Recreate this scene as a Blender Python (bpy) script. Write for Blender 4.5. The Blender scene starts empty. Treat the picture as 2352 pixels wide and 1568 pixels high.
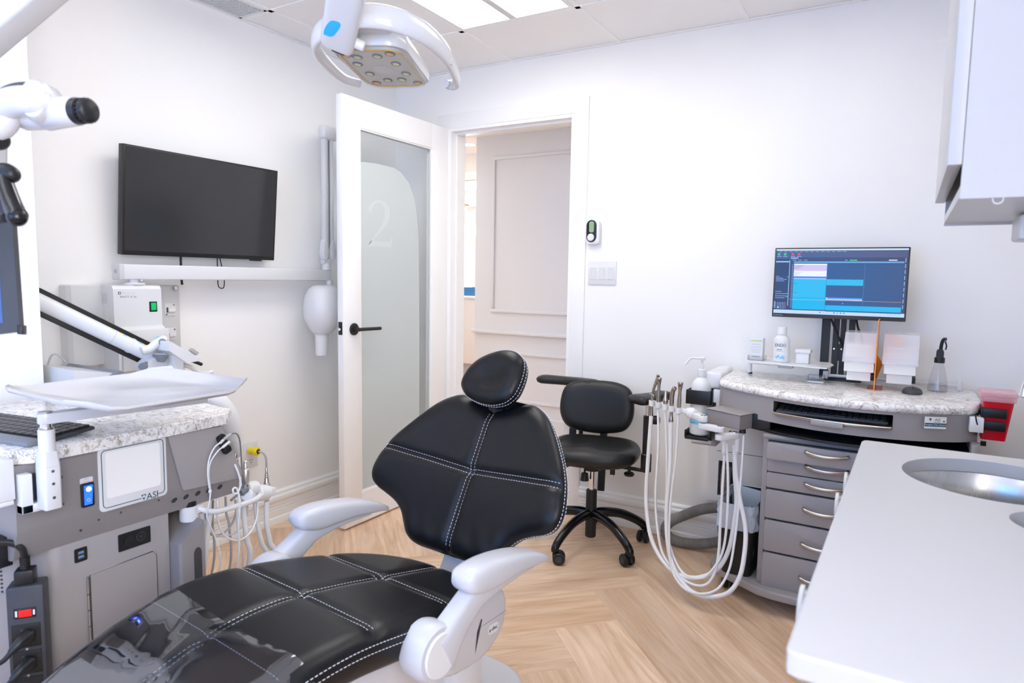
import bpy, bmesh, math, random
from mathutils import Vector, Matrix
R = math.radians
random.seed(7)
SC = bpy.context.scene
COL = SC.collection
ORG = {}

# ---------------------------------------------------------------- materials
def srgb(r, g, b):
    def f(c):
        c /= 255.0
        return c/12.92 if c <= 0.04045 else ((c+0.055)/1.055)**2.4
    return (f(r), f(g), f(b), 1)

def mat(name, col, rough=.5, metal=0, spec=.5, trans=0, ior=1.45, emit=None, estr=0, alpha=1, bump=None, coat=0):
    m = bpy.data.materials.new(name); m.use_nodes = True
    nt = m.node_tree; b = nt.nodes['Principled BSDF']
    if len(col) == 3: col = (*col, 1)
    b.inputs['Base Color'].default_value = col
    b.inputs['Roughness'].default_value = rough
    b.inputs['Metallic'].default_value = metal
    b.inputs['Specular IOR Level'].default_value = spec
    b.inputs['Transmission Weight'].default_value = trans
    b.inputs['IOR'].default_value = ior
    b.inputs['Alpha'].default_value = alpha
    b.inputs['Coat Weight'].default_value = coat
    if emit:
        b.inputs['Emission Color'].default_value = (*emit[:3], 1)
        b.inputs['Emission Strength'].default_value = estr
    if bump:
        sc, st = bump
        tc = nt.nodes.new('ShaderNodeTexCoord')
        n = nt.nodes.new('ShaderNodeTexNoise'); n.inputs['Scale'].default_value = sc; n.inputs['Detail'].default_value = 3
        bp = nt.nodes.new('ShaderNodeBump'); bp.inputs['Strength'].default_value = st; bp.inputs['Distance'].default_value = .002
        nt.links.new(tc.outputs['Object'], n.inputs['Vector'])
        nt.links.new(n.outputs['Fac'], bp.inputs['Height'])
        nt.links.new(bp.outputs['Normal'], b.inputs['Normal'])
    return m

def glassy(name, col, mix=.85, rough=.0):
    """thin clear sheet: mostly transparent with a glossy skin (no caustic noise)"""
    m = bpy.data.materials.new(name); m.use_nodes = True
    nt = m.node_tree; nt.nodes.remove(nt.nodes['Principled BSDF'])
    out = nt.nodes['Material Output']
    t = nt.nodes.new('ShaderNodeBsdfTransparent'); t.inputs['Color'].default_value = (*col[:3], 1)
    g = nt.nodes.new('ShaderNodeBsdfGlossy'); g.inputs['Roughness'].default_value = rough
    lw = nt.nodes.new('ShaderNodeLayerWeight'); lw.inputs['Blend'].default_value = .5
    pw = nt.nodes.new('ShaderNodeMath'); pw.operation = 'POWER'; pw.inputs[1].default_value = 4
    fr = nt.nodes.new('ShaderNodeMapRange'); fr.inputs['To Min'].default_value = .045; fr.inputs['To Max'].default_value = .8
    nt.links.new(lw.outputs['Facing'], pw.inputs[0]); nt.links.new(pw.outputs[0], fr.inputs['Value'])
    mx = nt.nodes.new('ShaderNodeMixShader')
    nt.links.new(fr.outputs[0], mx.inputs['Fac'])
    nt.links.new(t.outputs[0], mx.inputs[1]); nt.links.new(g.outputs[0], mx.inputs[2])
    nt.links.new(mx.outputs[0], out.inputs['Surface'])
    return m

def milky(name, col, tr=.5, rough=.3):
    """translucent plastic or frosted film: diffuse skin mixed with see-through"""
    m = bpy.data.materials.new(name); m.use_nodes = True
    nt = m.node_tree; b = nt.nodes['Principled BSDF']
    b.inputs['Base Color'].default_value = (*col[:3], 1); b.inputs['Roughness'].default_value = rough
    t = nt.nodes.new('ShaderNodeBsdfTransparent'); t.inputs['Color'].default_value = (1, 1, 1, 1)
    mx = nt.nodes.new('ShaderNodeMixShader'); mx.inputs['Fac'].default_value = tr
    nt.links.new(b.outputs[0], mx.inputs[1]); nt.links.new(t.outputs[0], mx.inputs[2])
    nt.links.new(mx.outputs[0], nt.nodes['Material Output'].inputs['Surface'])
    return m

def ramp(nt, stops):
    r = nt.nodes.new('ShaderNodeValToRGB')
    e = r.color_ramp.elements
    while len(e) < len(stops): e.new(.5)
    for el, (p, c) in zip(e, stops): el.position = p; el.color = c if len(c) == 4 else (*c, 1)
    return r

def granite():
    m = mat('speckled quartz', (.8, .8, .8), .18)
    nt = m.node_tree; b = nt.nodes['Principled BSDF']; L = nt.links.new
    tc = nt.nodes.new('ShaderNodeTexCoord')
    mp = nt.nodes.new('ShaderNodeMapping'); mp.inputs['Scale'].default_value = (1, 1.5, 1); mp.inputs['Rotation'].default_value = (0, 0, .6)
    n0 = nt.nodes.new('ShaderNodeTexNoise'); n0.inputs['Scale'].default_value = 14; n0.inputs['Detail'].default_value = 5
    ad = nt.nodes.new('ShaderNodeMixRGB'); ad.blend_type = 'ADD'; ad.inputs['Fac'].default_value = .13
    n1 = nt.nodes.new('ShaderNodeTexNoise'); n1.inputs['Scale'].default_value = 16; n1.inputs['Detail'].default_value = 8; n1.inputs['Roughness'].default_value = .62; n1.inputs['Distortion'].default_value = 1.2
    r1 = ramp(nt, [(.40, srgb(243, 241, 239)), (.487, srgb(236, 233, 230)), (.505, srgb(128, 120, 112)), (.523, srgb(234, 230, 226)), (.64, srgb(245, 244, 243)), (.74, srgb(224, 219, 213))])
    n2 = nt.nodes.new('ShaderNodeTexNoise'); n2.inputs['Scale'].default_value = 34; n2.inputs['Detail'].default_value = 9; n2.inputs['Roughness'].default_value = .7; n2.inputs['Distortion'].default_value = .8
    r2 = ramp(nt, [(.34, srgb(112, 104, 97)), (.41, srgb(226, 221, 216)), (.50, (1, 1, 1)), (1, (1, 1, 1))])
    mu = nt.nodes.new('ShaderNodeMixRGB'); mu.blend_type = 'MULTIPLY'; mu.inputs['Fac'].default_value = .85
    L(tc.outputs['Object'], mp.inputs['Vector']); L(mp.outputs[0], n0.inputs['Vector'])
    L(mp.outputs[0], ad.inputs[1]); L(n0.outputs['Color'], ad.inputs[2])
    L(ad.outputs[0], n1.inputs['Vector']); L(ad.outputs[0], n2.inputs['Vector'])
    L(n1.outputs['Fac'], r1.inputs['Fac']); L(n2.outputs['Fac'], r2.inputs['Fac'])
    L(r1.outputs[0], mu.inputs[1]); L(r2.outputs[0], mu.inputs[2]); L(mu.outputs[0], b.inputs['Base Color'])
    return m

def wood():
    m = mat('herringbone oak planks', (.6, .45, .3), .38)
    nt = m.node_tree; b = nt.nodes['Principled BSDF']; L = nt.links.new
    uv = nt.nodes.new('ShaderNodeUVMap'); uv.uv_map = 'UVMap'
    at = nt.nodes.new('ShaderNodeAttribute'); at.attribute_name = 'tone'
    mp = nt.nodes.new('ShaderNodeMapping'); mp.inputs['Scale'].default_value = (1.6, 17, 1)
    n1 = nt.nodes.new('ShaderNodeTexNoise'); n1.inputs['Scale'].default_value = 1.3; n1.inputs['Detail'].default_value = 8; n1.inputs['Roughness'].default_value = .62; n1.inputs['Distortion'].default_value = 1.4
    r1 = ramp(nt, [(.22, srgb(190, 152, 119)), (.42, srgb(214, 181, 149)), (.55, srgb(225, 196, 167)), (.78, srgb(235, 213, 189))])
    mp2 = nt.nodes.new('ShaderNodeMapping'); mp2.inputs['Scale'].default_value = (.9, 4.2, 1)
    n2 = nt.nodes.new('ShaderNodeTexNoise'); n2.inputs['Scale'].default_value = 1.0; n2.inputs['Detail'].default_value = 3; n2.inputs['Distortion'].default_value = .8
    r2 = ramp(nt, [(.3, srgb(228, 222, 217)), (.62, (1, 1, 1))])
    mu = nt.nodes.new('ShaderNodeMixRGB'); mu.blend_type = 'MULTIPLY'; mu.inputs['Fac'].default_value = 1
    hs = nt.nodes.new('ShaderNodeHueSaturation')
    mr = nt.nodes.new('ShaderNodeMapRange'); mr.inputs['To Min'].default_value = .97; mr.inputs['To Max'].default_value = 1.14
    L(uv.outputs[0], mp.inputs['Vector']); L(mp.outputs[0], n1.inputs['Vector']); L(n1.outputs['Fac'], r1.inputs['Fac'])
    L(uv.outputs[0], mp2.inputs['Vector']); L(mp2.outputs[0], n2.inputs['Vector']); L(n2.outputs['Fac'], r2.inputs['Fac'])
    L(r1.outputs[0], mu.inputs[1]); L(r2.outputs[0], mu.inputs[2])
    L(at.outputs['Fac'], mr.inputs['Value']); L(mr.outputs[0], hs.inputs['Value']); L(mu.outputs[0], hs.inputs['Color'])
    L(hs.outputs[0], b.inputs['Base Color'])
    bp = nt.nodes.new('ShaderNodeBump'); bp.inputs['Strength'].default_value = .12; bp.inputs['Distance'].default_value = .001
    L(n1.outputs['Fac'], bp.inputs['Height']); L(bp.outputs[0], b.inputs['Normal'])
    return m

def brushed(name, col, rough=.3, axis=0):
    m = mat(name, col, rough, 1)
    nt = m.node_tree; b = nt.nodes['Principled BSDF']
    tc = nt.nodes.new('ShaderNodeTexCoord'); mp = nt.nodes.new('ShaderNodeMapping')
    s = [220, 220, 220]; s[axis] = 4; mp.inputs['Scale'].default_value = s
    n = nt.nodes.new('ShaderNodeTexNoise'); n.inputs['Scale'].default_value = 1.5; n.inputs['Detail'].default_value = 2
    mr = nt.nodes.new('ShaderNodeMapRange'); mr.inputs['To Min'].default_value = rough*.75; mr.inputs['To Max'].default_value = rough*1.35
    nt.links.new(tc.outputs['Object'], mp.inputs['Vector']); nt.links.new(mp.outputs[0], n.inputs['Vector'])
    nt.links.new(n.outputs['Fac'], mr.inputs['Value']); nt.links.new(mr.outputs[0], b.inputs['Roughness'])
    return m

M = dict(
    wall=mat('white wall paint', (.90, .89, .88), .6, bump=(180, .05)),
    trim=mat('white satin trim', (.90, .89, .88), .35),
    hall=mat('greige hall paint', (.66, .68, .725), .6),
    ceil=mat('ceiling tile', (.90, .885, .875), .8, bump=(260, .12)),
    tbar=mat('ceiling grid white', (.90, .89, .88), .5),
    gap=mat('shadow gap dark', (.05, .05, .05), .8),
    grille=mat('vent grille white', (.74, .74, .75), .5),
    wood=wood(), granite=granite(),
    vinyl=mat('black vinyl', (.006, .006, .0075), .34, bump=(420, .10), spec=.36),
    vinyl2=mat('black polyurethane', (.010, .010, .011), .42, bump=(300, .06)),
    stitch=mat('white thread', (.70, .70, .74), .6),
    black=mat('black plastic', (.012, .012, .013), .38),
    blackgloss=mat('gloss black', (.006, .006, .007), .12),
    blackmat=mat('matte black metal', (.014, .014, .015), .5),
    dark=mat('dark grey plastic', (.045, .047, .055), .45),
    greyd=mat('slate grey plastic', (.20, .215, .25), .4),
    greym=mat('mid grey plastic', (.42, .43, .45), .4),
    grey=mat('light grey plastic', (.60, .60, .61), .35),
    greyw=mat('pale grey enamel', (.70, .70, .71), .35),
    white=mat('white plastic', (.74, .74, .75), .3),
    whiteg=mat('white gloss enamel', (.61, .61, .63), .16, coat=.3),
    chairw=mat('pale grey moulded shell', (.60, .60, .63), .25),
    taupe=mat('taupe powder coat', (.265, .245, .245), .38, bump=(500, .05)),
    taupel=mat('light taupe powder coat', (.33, .305, .30), .38),
    chrome=mat('chrome', (.8, .8, .82), .06, 1),
    steel=brushed('brushed steel', (.50, .49, .48), .24, 2),
    nickel=mat('satin nickel', (.55, .51, .46), .26, 1),
    silver=mat('satin silver', (.80, .79, .77), .38, 1),
    bronze=mat('warm steel', (.48, .43, .38), .24, 1),
    tubew=mat('white silicone tube', (.80, .80, .81), .32),
    tubeg=mat('grey tube', (.45, .45, .47), .4),
    hoseg=mat('ribbed grey hose', (.26, .245, .235), .55),
    counter=mat('white solid surface', (.57, .56, .56), .35),
    lamin=mat('white laminate', (.50, .50, .51), .3),
    glass=glassy('clear glass', (.97, .985, .98)),
    clear=glassy('clear plastic', (.93, .93, .94), rough=.08),
    frost=milky('frosted film', (.66, .71, .70), .30, .5), number=milky('clear-cut numeral', (.74, .77, .745), .30, .35),
    tint=glassy('clear vinyl cover', (.62, .66, .74), rough=.04),
    liner=milky('bin liner film', (.55, .64, .76), .14, .35),
    binlid=milky('cloudy lid plastic', (.80, .80, .86), .62, .2),
    binw=mat('ivory bin plastic', (.82, .80, .77), .35),
    orange=glassy('orange acrylic', (1, .36, .10), rough=.05),
    orangep=mat('orange translucent plastic', (.85, .33, .05), .35),
    red=mat('red sharps plastic', (.62, .004, .018), .25),
    redclear=milky('pinkish clear lid', (.85, .45, .50), .5, .2),
    yellow=mat('yellow plug', (.85, .68, .01), .35),
    blue=mat('blue label', (.02, .42, .85), .4),
    bluebox=mat('blue tissue box', (.03, .16, .36), .5),
    bluepack=mat('blue wipes pack', (.10, .28, .55), .5),
    teal=mat('teal ink', (.02, .10, .14), .5),
    green=mat('green switch', (.0, .25, .06), .25, emit=(.0, .8, .18), estr=.35),
    ink=mat('grey ink', (.10, .10, .11), .6),
    inkl=mat('pale ink', (.45, .45, .47), .6),
    cyanlab=mat('sky blue label', (.22, .55, .85), .4),
    marble=mat('white marble', (.70, .69, .71), .3),
    lens=mat('troffer lens', (.9, .9, .9), .5, emit=(1, .99, .94), estr=6.6),
    lensmid=mat('mid troffer lens', (.9, .9, .9), .5, emit=(1, .985, .945), estr=3.2),
    lenslow=mat('low troffer lens', (.9, .9, .9), .5, emit=(1, .985, .95), estr=3.2),
    lensfill=mat('rear fill lens', (.9, .9, .9), .5, emit=(1, .985, .95), estr=2.5),
    lenshallfill=mat('hall fill lens', (.9, .9, .9), .5, emit=(.95, .97, 1), estr=13),
    downl=mat('downlight lens', (.9, .9, .9), .5, emit=(1, .98, .95), estr=22),
    ledw=mat('white LED emitter', (.70, .70, .45), .3),
    ledy=mat('amber LED emitter', (.80, .40, .06), .3),
    vent=mat('amber tint', (.9, .5, .08), .3),
    swblue=mat('blue lit rocker', (.0, .02, .4), .2, emit=(.02, .10, 1), estr=2.2),
    swhot=mat('bright blue lamp', (.2, .4, 1), .2, emit=(.45, .65, 1), estr=5),
    redled=mat('red lit rocker', (.3, .0, .0), .2, emit=(1, .02, .02), estr=.8),
    lcd=mat('green LCD', (.20, .32, .18), .3, emit=(.2, .36, .16), estr=.3),
    sky=mat('bright window pane', (.8, .85, 1), .5, emit=(.80, .90, 1), estr=5),
    panefill=mat('added fill pane', (.8, .85, .9), .2, emit=(1, .985, .97), estr=7),
    skyblue=mat('daylight window pane', (.3, .5, .9), .2, emit=(.08, .38, 1.0), estr=4.2),
    screenoff=mat('dark screen', (.030, .030, .031), .13),
    scr_edge=mat('screen border reflection', (.011, .011, .012), .3),
)

# ---------------------------------------------------------------- mesh builder
def frame(o, x, y, z=None):
    x = Vector(x).normalized(); y = Vector(y).normalized()
    z = x.cross(y).normalized() if z is None else Vector(z).normalized()
    y = z.cross(x).normalized()
    m = Matrix.Identity(4)
    for i in range(3): m[i][0] = x[i]; m[i][1] = y[i]; m[i][2] = z[i]; m[i][3] = o[i]
    return m

def zframe(p0, p1, up=(0, 0, 1)):
    z = (Vector(p1)-Vector(p0)).normalized(); u = Vector(up)
    if abs(z.dot(u)) > .97: u = Vector((1, 0, 0))
    x = u.cross(z).normalized(); y = z.cross(x)
    return frame(p0, x, y, z)

def T(x=0, y=0, z=0): return Matrix.Translation((x, y, z))
def RZ(a): return Matrix.Rotation(a, 4, 'Z')
def RX(a): return Matrix.Rotation(a, 4, 'X')
def RY(a): return Matrix.Rotation(a, 4, 'Y')

def rrect(w, h, r, n=5, cx=0, cy=0):
    pts = []
    for (sx, sy, a0) in ((1, 1, 0), (-1, 1, 90), (-1, -1, 180), (1, -1, 270)):
        for k in range(n+1):
            a = R(a0+90*k/n)
            pts.append((cx+sx*(w/2-r)+r*math.cos(a), cy+sy*(h/2-r)+r*math.sin(a)))
    return pts

def spline(pts, n=8, closed=False):
    P = [Vector(p) for p in pts]; out = []
    k = len(P); rng = k if closed else k-1
    for i in range(rng):
        p1, p2 = P[i], P[(i+1) % k]
        p0 = P[i-1] if (i > 0 or closed) else p1*2-p2
        p3 = P[(i+2) % k] if (i+2 < k or closed) else p2*2-p1
        for j in range(n):
            t = j/n
            out.append(.5*((2*p1)+(p2-p0)*t+(2*p0-5*p1+4*p2-p3)*t*t+(3*p1-p0-3*p2+p3)*t**3))
    if not closed: out.append(P[-1].copy())
    return out

class MB:
    def __init__(s): s.bm = bmesh.new(); s.mats = []
    def mi(s, m):
        m = M[m] if isinstance(m, str) else m
        if m not in s.mats: s.mats.append(m)
        return s.mats.index(m)
    def merge(s, t, m, xf=None):
        i = s.mi(m); vm = {}
        for v in t.verts: vm[v] = s.bm.verts.new(xf @ v.co if xf is not None else v.co)
        flip = xf is not None and xf.determinant() < 0
        for f in t.faces:
            vs = [vm[v] for v in f.verts]
            if flip: vs.reverse()
            try: s.bm.faces.new(vs).material_index = i
            except ValueError: pass
        t.free(); return s
    def box(s, x0, x1, y0, y1, z0, z1, m, bev=0, seg=2, xf=None, top=None):
        t = bmesh.new(); bmesh.ops.create_cube(t, size=1)
        for v in t.verts:
            v.co = Vector(((x0+x1)/2+v.co.x*(x1-x0), (y0+y1)/2+v.co.y*(y1-y0), (z0+z1)/2+v.co.z*(z1-z0)))
        if top:
            sx, sy = top; cx, cy = (x0+x1)/2, (y0+y1)/2
            for v in t.verts:
                if v.co.z > (z0+z1)/2: v.co.x = cx+(v.co.x-cx)*sx; v.co.y = cy+(v.co.y-cy)*sy
        if bev: bmesh.ops.bevel(t, geom=t.edges[:], offset=bev, segments=seg, profile=.5, affect='EDGES', clamp_overlap=True)
        return s.merge(t, m, xf)
    def prism(s, poly, z0, z1, m, bev=0, seg=2, xf=None, top=1.0):
        t = bmesh.new()
        n = len(poly); cx = sum(p[0] for p in poly)/n; cy = sum(p[1] for p in poly)/n
        a = [t.verts.new((p[0], p[1], z0)) for p in poly]
        b = [t.verts.new((cx+(p[0]-cx)*top, cy+(p[1]-cy)*top, z1)) for p in poly]
        t.faces.new(a[::-1]); t.faces.new(b)
        for i in range(n): t.faces.new((a[i], a[(i+1) % n], b[(i+1) % n], b[i]))
        bmesh.ops.recalc_face_normals(t, faces=t.faces)
        if bev:
            es = [e for e in t.edges if abs(e.verts[0].co.z-e.verts[1].co.z) < 1e-6]
            bmesh.ops.bevel(t, geom=es, offset=bev, segments=seg, profile=.5, affect='EDGES', clamp_overlap=True)
        return s.merge(t, m, xf)
    def lathe(s, prof, m, xf=None, n=28, sx=1, sy=1):
        t = bmesh.new(); rings = []
        for r, z in prof:
            if r < 1e-6: rings.append([t.verts.new((0, 0, z))])
            else: rings.append([t.verts.new((r*sx*math.cos(2*math.pi*k/n), r*sy*math.sin(2*math.pi*k/n), z)) for k in range(n)])
        for a, b in zip(rings, rings[1:]):
            for k in range(n):
                k2 = (k+1) % n
                if len(a) == 1 and len(b) == 1: continue
                if len(a) == 1: t.faces.new((a[0], b[k2], b[k]))
                elif len(b) == 1: t.faces.new((a[k], a[k2], b[0]))
                else: t.faces.new((a[k], a[k2], b[k2], b[k]))
        bmesh.ops.recalc_face_normals(t, faces=t.faces)
        return s.merge(t, m, xf)
    def cyl(s, p0, p1, r0, m, r1=None, n=20, bev=0):
        r1 = r0 if r1 is None else r1; L = (Vector(p1)-Vector(p0)).length
        b = min(bev, L*.45)
        pr = [(0, 0), (r0-b, 0), (r0, b), (r1, L-b), (r1-b, L), (0, L)] if b else [(0, 0), (r0, 0), (r1, L), (0, L)]
        return s.lathe(pr, m, zframe(p0, p1), n)
    def sphere(s, c, r, m, n=20, sc=(1, 1, 1), xf=None):
        pr = [(r*math.sin(math.pi*k/12), -r*math.cos(math.pi*k/12)) for k in range(13)]; pr[0] = (0, -r); pr[-1] = (0, r)
        x = T(*c) @ Matrix.Diagonal((*sc, 1))
        return s.lathe(pr, m, x if xf is None else xf @ x, n)
    def tube(s, pts, r, m, n=10, closed=False, sm=0, caps=True, ry=None, up=None):
        P = spline(pts, sm, closed) if sm else [Vector(p) for p in pts]
        k = len(P); t = bmesh.new(); rings = []; prev = None
        for i in range(k):
            a = P[i-1] if (i > 0 or closed) else P[i]; b = P[(i+1) % k] if (i < k-1 or closed) else P[i]
            d = (b-a).normalized()
            if up is not None: x = d.cross(Vector(up)).normalized()
            elif prev is None:
                x = d.cross(Vector((0, 0, 1)) if abs(d.z) < .95 else Vector((1, 0, 0))).normalized()
            else: x = (prev-d*prev.dot(d)).normalized()
            prev = x; y = d.cross(x)
            rr = r(i/(k-1)) if callable(r) else r
            r2 = rr if ry is None else (ry(i/(k-1)) if callable(ry) else ry)
            rings.append([t.verts.new(P[i]+x*rr*math.cos(2*math.pi*j/n)+y*r2*math.sin(2*math.pi*j/n)) for j in range(n)])
        m_ = k if closed else k-1
        for i in range(m_):
            A, B = rings[i], rings[(i+1) % k]
            for j in range(n): t.faces.new((A[j], A[(j+1) % n], B[(j+1) % n], B[j]))
        if caps and not closed: t.faces.new(rings[0][::-1]); t.faces.new(rings[-1])
        bmesh.ops.recalc_face_normals(t, faces=t.faces)
        return s.merge(t, m)
    def loft(s, rings, m, caps=True, closed=False):
        t = bmesh.new(); V = [[t.verts.new(p) for p in r] for r in rings]; n = len(V[0])
        for A, B in list(zip(V, V[1:]))+([(V[-1], V[0])] if closed else []):
            for j in range(n): t.faces.new((A[j], A[(j+1) % n], B[(j+1) % n], B[j]))
        if caps and not closed: t.faces.new(V[0][::-1]); t.faces.new(V[-1])
        bmesh.ops.recalc_face_normals(t, faces=t.faces)
        return s.merge(t, m)
    def grid(s, rows, m):
        t = bmesh.new(); V = [[t.verts.new(p) for p in r] for r in rows]
        for A, B in zip(V, V[1:]):
            for j in range(len(A)-1): t.faces.new((A[j], A[j+1], B[j+1], B[j]))
        return s.merge(t, m)
    def quad(s, a, b, c, d, m):
        vs = [s.bm.verts.new(p) for p in (a, b, c, d)]; s.bm.faces.new(vs).material_index = s.mi(m); return s
    def poly(s, pts, m):
        vs = [s.bm.verts.new(p) for p in pts]; s.bm.faces.new(vs).material_index = s.mi(m); return s
    def text(s, txt, size, xf, m, ext=.0004, align='CENTER', sx=1):
        cu = bpy.data.curves.new('lettering', 'FONT'); cu.body = txt; cu.size = size; cu.extrude = ext
        cu.align_x = align; cu.align_y = 'CENTER'; cu.resolution_u = 3
        o = bpy.data.objects.new('lettering', cu); COL.objects.link(o)
        dg = bpy.context.evaluated_depsgraph_get(); me = bpy.data.meshes.new_from_object(o.evaluated_get(dg))
        t = bmesh.new(); t.from_mesh(me)
        bpy.data.objects.remove(o); bpy.data.curves.remove(cu); bpy.data.meshes.remove(me)
        return s.merge(t, m, xf @ Matrix.Diagonal((sx, 1, 1, 1)))
    def build(s, name, parent=None, sharp=35, label=None, cat=None, group=None, kind=None, loc=None):
        me = bpy.data.meshes.new(name)
        if parent is not None: org = ORG[parent.name]
        elif loc is not None: org = Vector(loc)
        else:
            vs = [v.co for v in s.bm.verts]
            if kind == 'structure' or not vs: org = Vector((0, 0, 0))
            else:
                lo = [min(v[i] for v in vs) for i in range(3)]; hi = [max(v[i] for v in vs) for i in range(3)]
                org = Vector(((lo[0]+hi[0])/2, (lo[1]+hi[1])/2, lo[2]))
        bmesh.ops.translate(s.bm, verts=s.bm.verts, vec=-org)
        s.bm.to_mesh(me); s.bm.free()
        for m in s.mats: me.materials.append(m)
        for p in me.polygons: p.use_smooth = True
        me.set_sharp_from_angle(angle=R(sharp))
        o = bpy.data.objects.new(name, me); COL.objects.link(o)
        ORG[o.name] = org
        if parent is not None: o.parent = parent
        else: o.location = org
        tag(o, label, cat, group, kind)
        return o

def tag(o, label=None, cat=None, group=None, kind=None):
    if label: o['label'] = label
    if cat: o['category'] = cat
    if group: o['group'] = group
    if kind: o['kind'] = kind

def thing(name, label, cat, loc, group=None):
    o = bpy.data.objects.new(name, None); COL.objects.link(o); o.empty_display_size = .05
    o.location = loc; ORG[o.name] = Vector(loc)
    tag(o, label, cat, group)
    return o

def struct(mb, name, parent=None): return mb.build(name, parent, kind='structure')

def poly_dist(p, poly):
    best = 1e9; x, y = p; n = len(poly)
    for i in range(n):
        ax, ay = poly[i]; bx, by = poly[(i+1) % n]
        dx, dy = bx-ax, by-ay; L = dx*dx+dy*dy
        t = 0 if L == 0 else max(0, min(1, ((x-ax)*dx+(y-ay)*dy)/L))
        d = math.hypot(x-ax-t*dx, y-ay-t*dy)
        if d < best: best = d
    return best

def path_dist(p, pl):
    best = 1e9; x, y = p
    for (ax, ay), (bx, by) in zip(pl, pl[1:]):
        dx, dy = bx-ax, by-ay; L = dx*dx+dy*dy
        t = 0 if L == 0 else max(0, min(1, ((x-ax)*dx+(y-ay)*dy)/L))
        best = min(best, math.hypot(x-ax-t*dx, y-ay-t*dy))
    return best

def smooth2(pts, n=6, closed=True):
    return [(p.x, p.y) for p in spline([(a, b, 0) for a, b in pts], n, closed)]

def pillow(mb, poly, front, back, Rf, Rb, fmap, m, nw=60, nu=48, grooves=(), dish=None):
    """stuffed cushion over the closed outline POLY (u,w): rounded front and back skins, sunk seams; fmap(u,w,h) -> world"""
    ws = [p[1] for p in poly]; w0, w1 = min(ws), max(ws)
    def extent(w):
        xs = []
        n = len(poly)
        for i in range(n):
            (ax, ay), (bx, by) = poly[i], poly[(i+1) % n]
            if (ay <= w < by) or (by <= w < ay): xs.append(ax+(w-ay)/(by-ay)*(bx-ax))
        return (min(xs), max(xs)) if len(xs) > 1 else None
    rows_f, rows_b = [], []
    for j in range(nw+1):
        t = .5-.5*math.cos(math.pi*j/nw); t = .35*j/nw+.65*t
        w = w0+(w1-w0)*min(max(t, .0012), .9988)
        e = extent(w)
        if e is None: continue
        rf, rb = [], []
        for i in range(nu+1):
            s_ = .5-.5*math.cos(math.pi*i/nu); s_ = .35*i/nu+.65*s_
            u = e[0]+(e[1]-e[0])*s_
            d = poly_dist((u, w), poly) if 0 < i < nu else 0.0
            def rnd(Th, Rr):
                q = min(d/Rr, 1); return Th*math.sqrt(max(0, 1-(1-q)**2))
            hf = rnd(front, Rf)
            for pl, dep_, wid in grooves:
                g = path_dist((u, w), pl); hf -= dep_*math.exp(-(g/wid)**2)*min(1, d/.012)
            if dish: hf += dish(u, w)*min(1, d/Rf)
            rf.append(fmap(u, w, hf)); rb.append(fmap(u, w, -rnd(back, Rb)))
        rows_f.append(rf); rows_b.append(rb)
    rings = [f+b[::-1][1:-1] for f, b in zip(rows_f, rows_b)]
    mb.loft(rings, m)
    def surf(u, w, lift=0):
        d = poly_dist((u, w), poly); q = min(d/Rf, 1); hf = front*math.sqrt(max(0, 1-(1-q)**2))
        for pl, dep_, wid in grooves:
            g = path_dist((u, w), pl); hf -= dep_*math.exp(-(g/wid)**2)*min(1, d/.012)
        if dish: hf += dish(u, w)*min(1, d/Rf)
        return fmap(u, w, hf+lift)
    return surf

def dashes(mb, pts, r=.00075, dash=.006, gap=.004, m='stitch'):
    P = [Vector(p) for p in pts]; acc = 0.0; on = True; cur = [P[0]]
    for a, b in zip(P, P[1:]):
        L = (b-a).length
        if L < 1e-9: continue
        pos = 0
        while True:
            need = (dash if on else gap)-acc
            if pos+need > L: acc += L-pos; cur.append(b); break
            pos += need; q = a+(b-a)*(pos/L); cur.append(q)
            if on and len(cur) > 1: mb.tube(cur, r, m, n=4)
            cur = [q]; on = not on; acc = 0.0

# ---------------------------------------------------------------- camera
cam = bpy.data.cameras.new('camera'); co = bpy.data.objects.new('camera', cam); COL.objects.link(co)
yw, pt, rl = -0.533779627, -0.0946398665, 0.0164719989
fw = Vector((math.sin(yw)*math.cos(pt), math.cos(yw)*math.cos(pt), math.sin(pt)))
rt = Vector((math.cos(yw), -math.sin(yw), 0)); up = rt.cross(fw)
r2 = rt*math.cos(rl)+up*math.sin(rl); u2 = up*math.cos(rl)-rt*math.sin(rl)
co.matrix_world = frame((2.73668, -3.21429, 1.27326), r2, u2, -fw)
cam.sensor_width = 36; cam.lens = 36*1532.277/2352; cam.clip_start = .02
cam.dof.use_dof = True; cam.dof.focus_distance = 2.75; cam.dof.aperture_fstop = 4.5
SC.camera = co

# ---------------------------------------------------------------- room shell
XR, YF, H = 3.28, -4.6, 2.442          # right wall, front wall (behind the camera), ceiling
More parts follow.
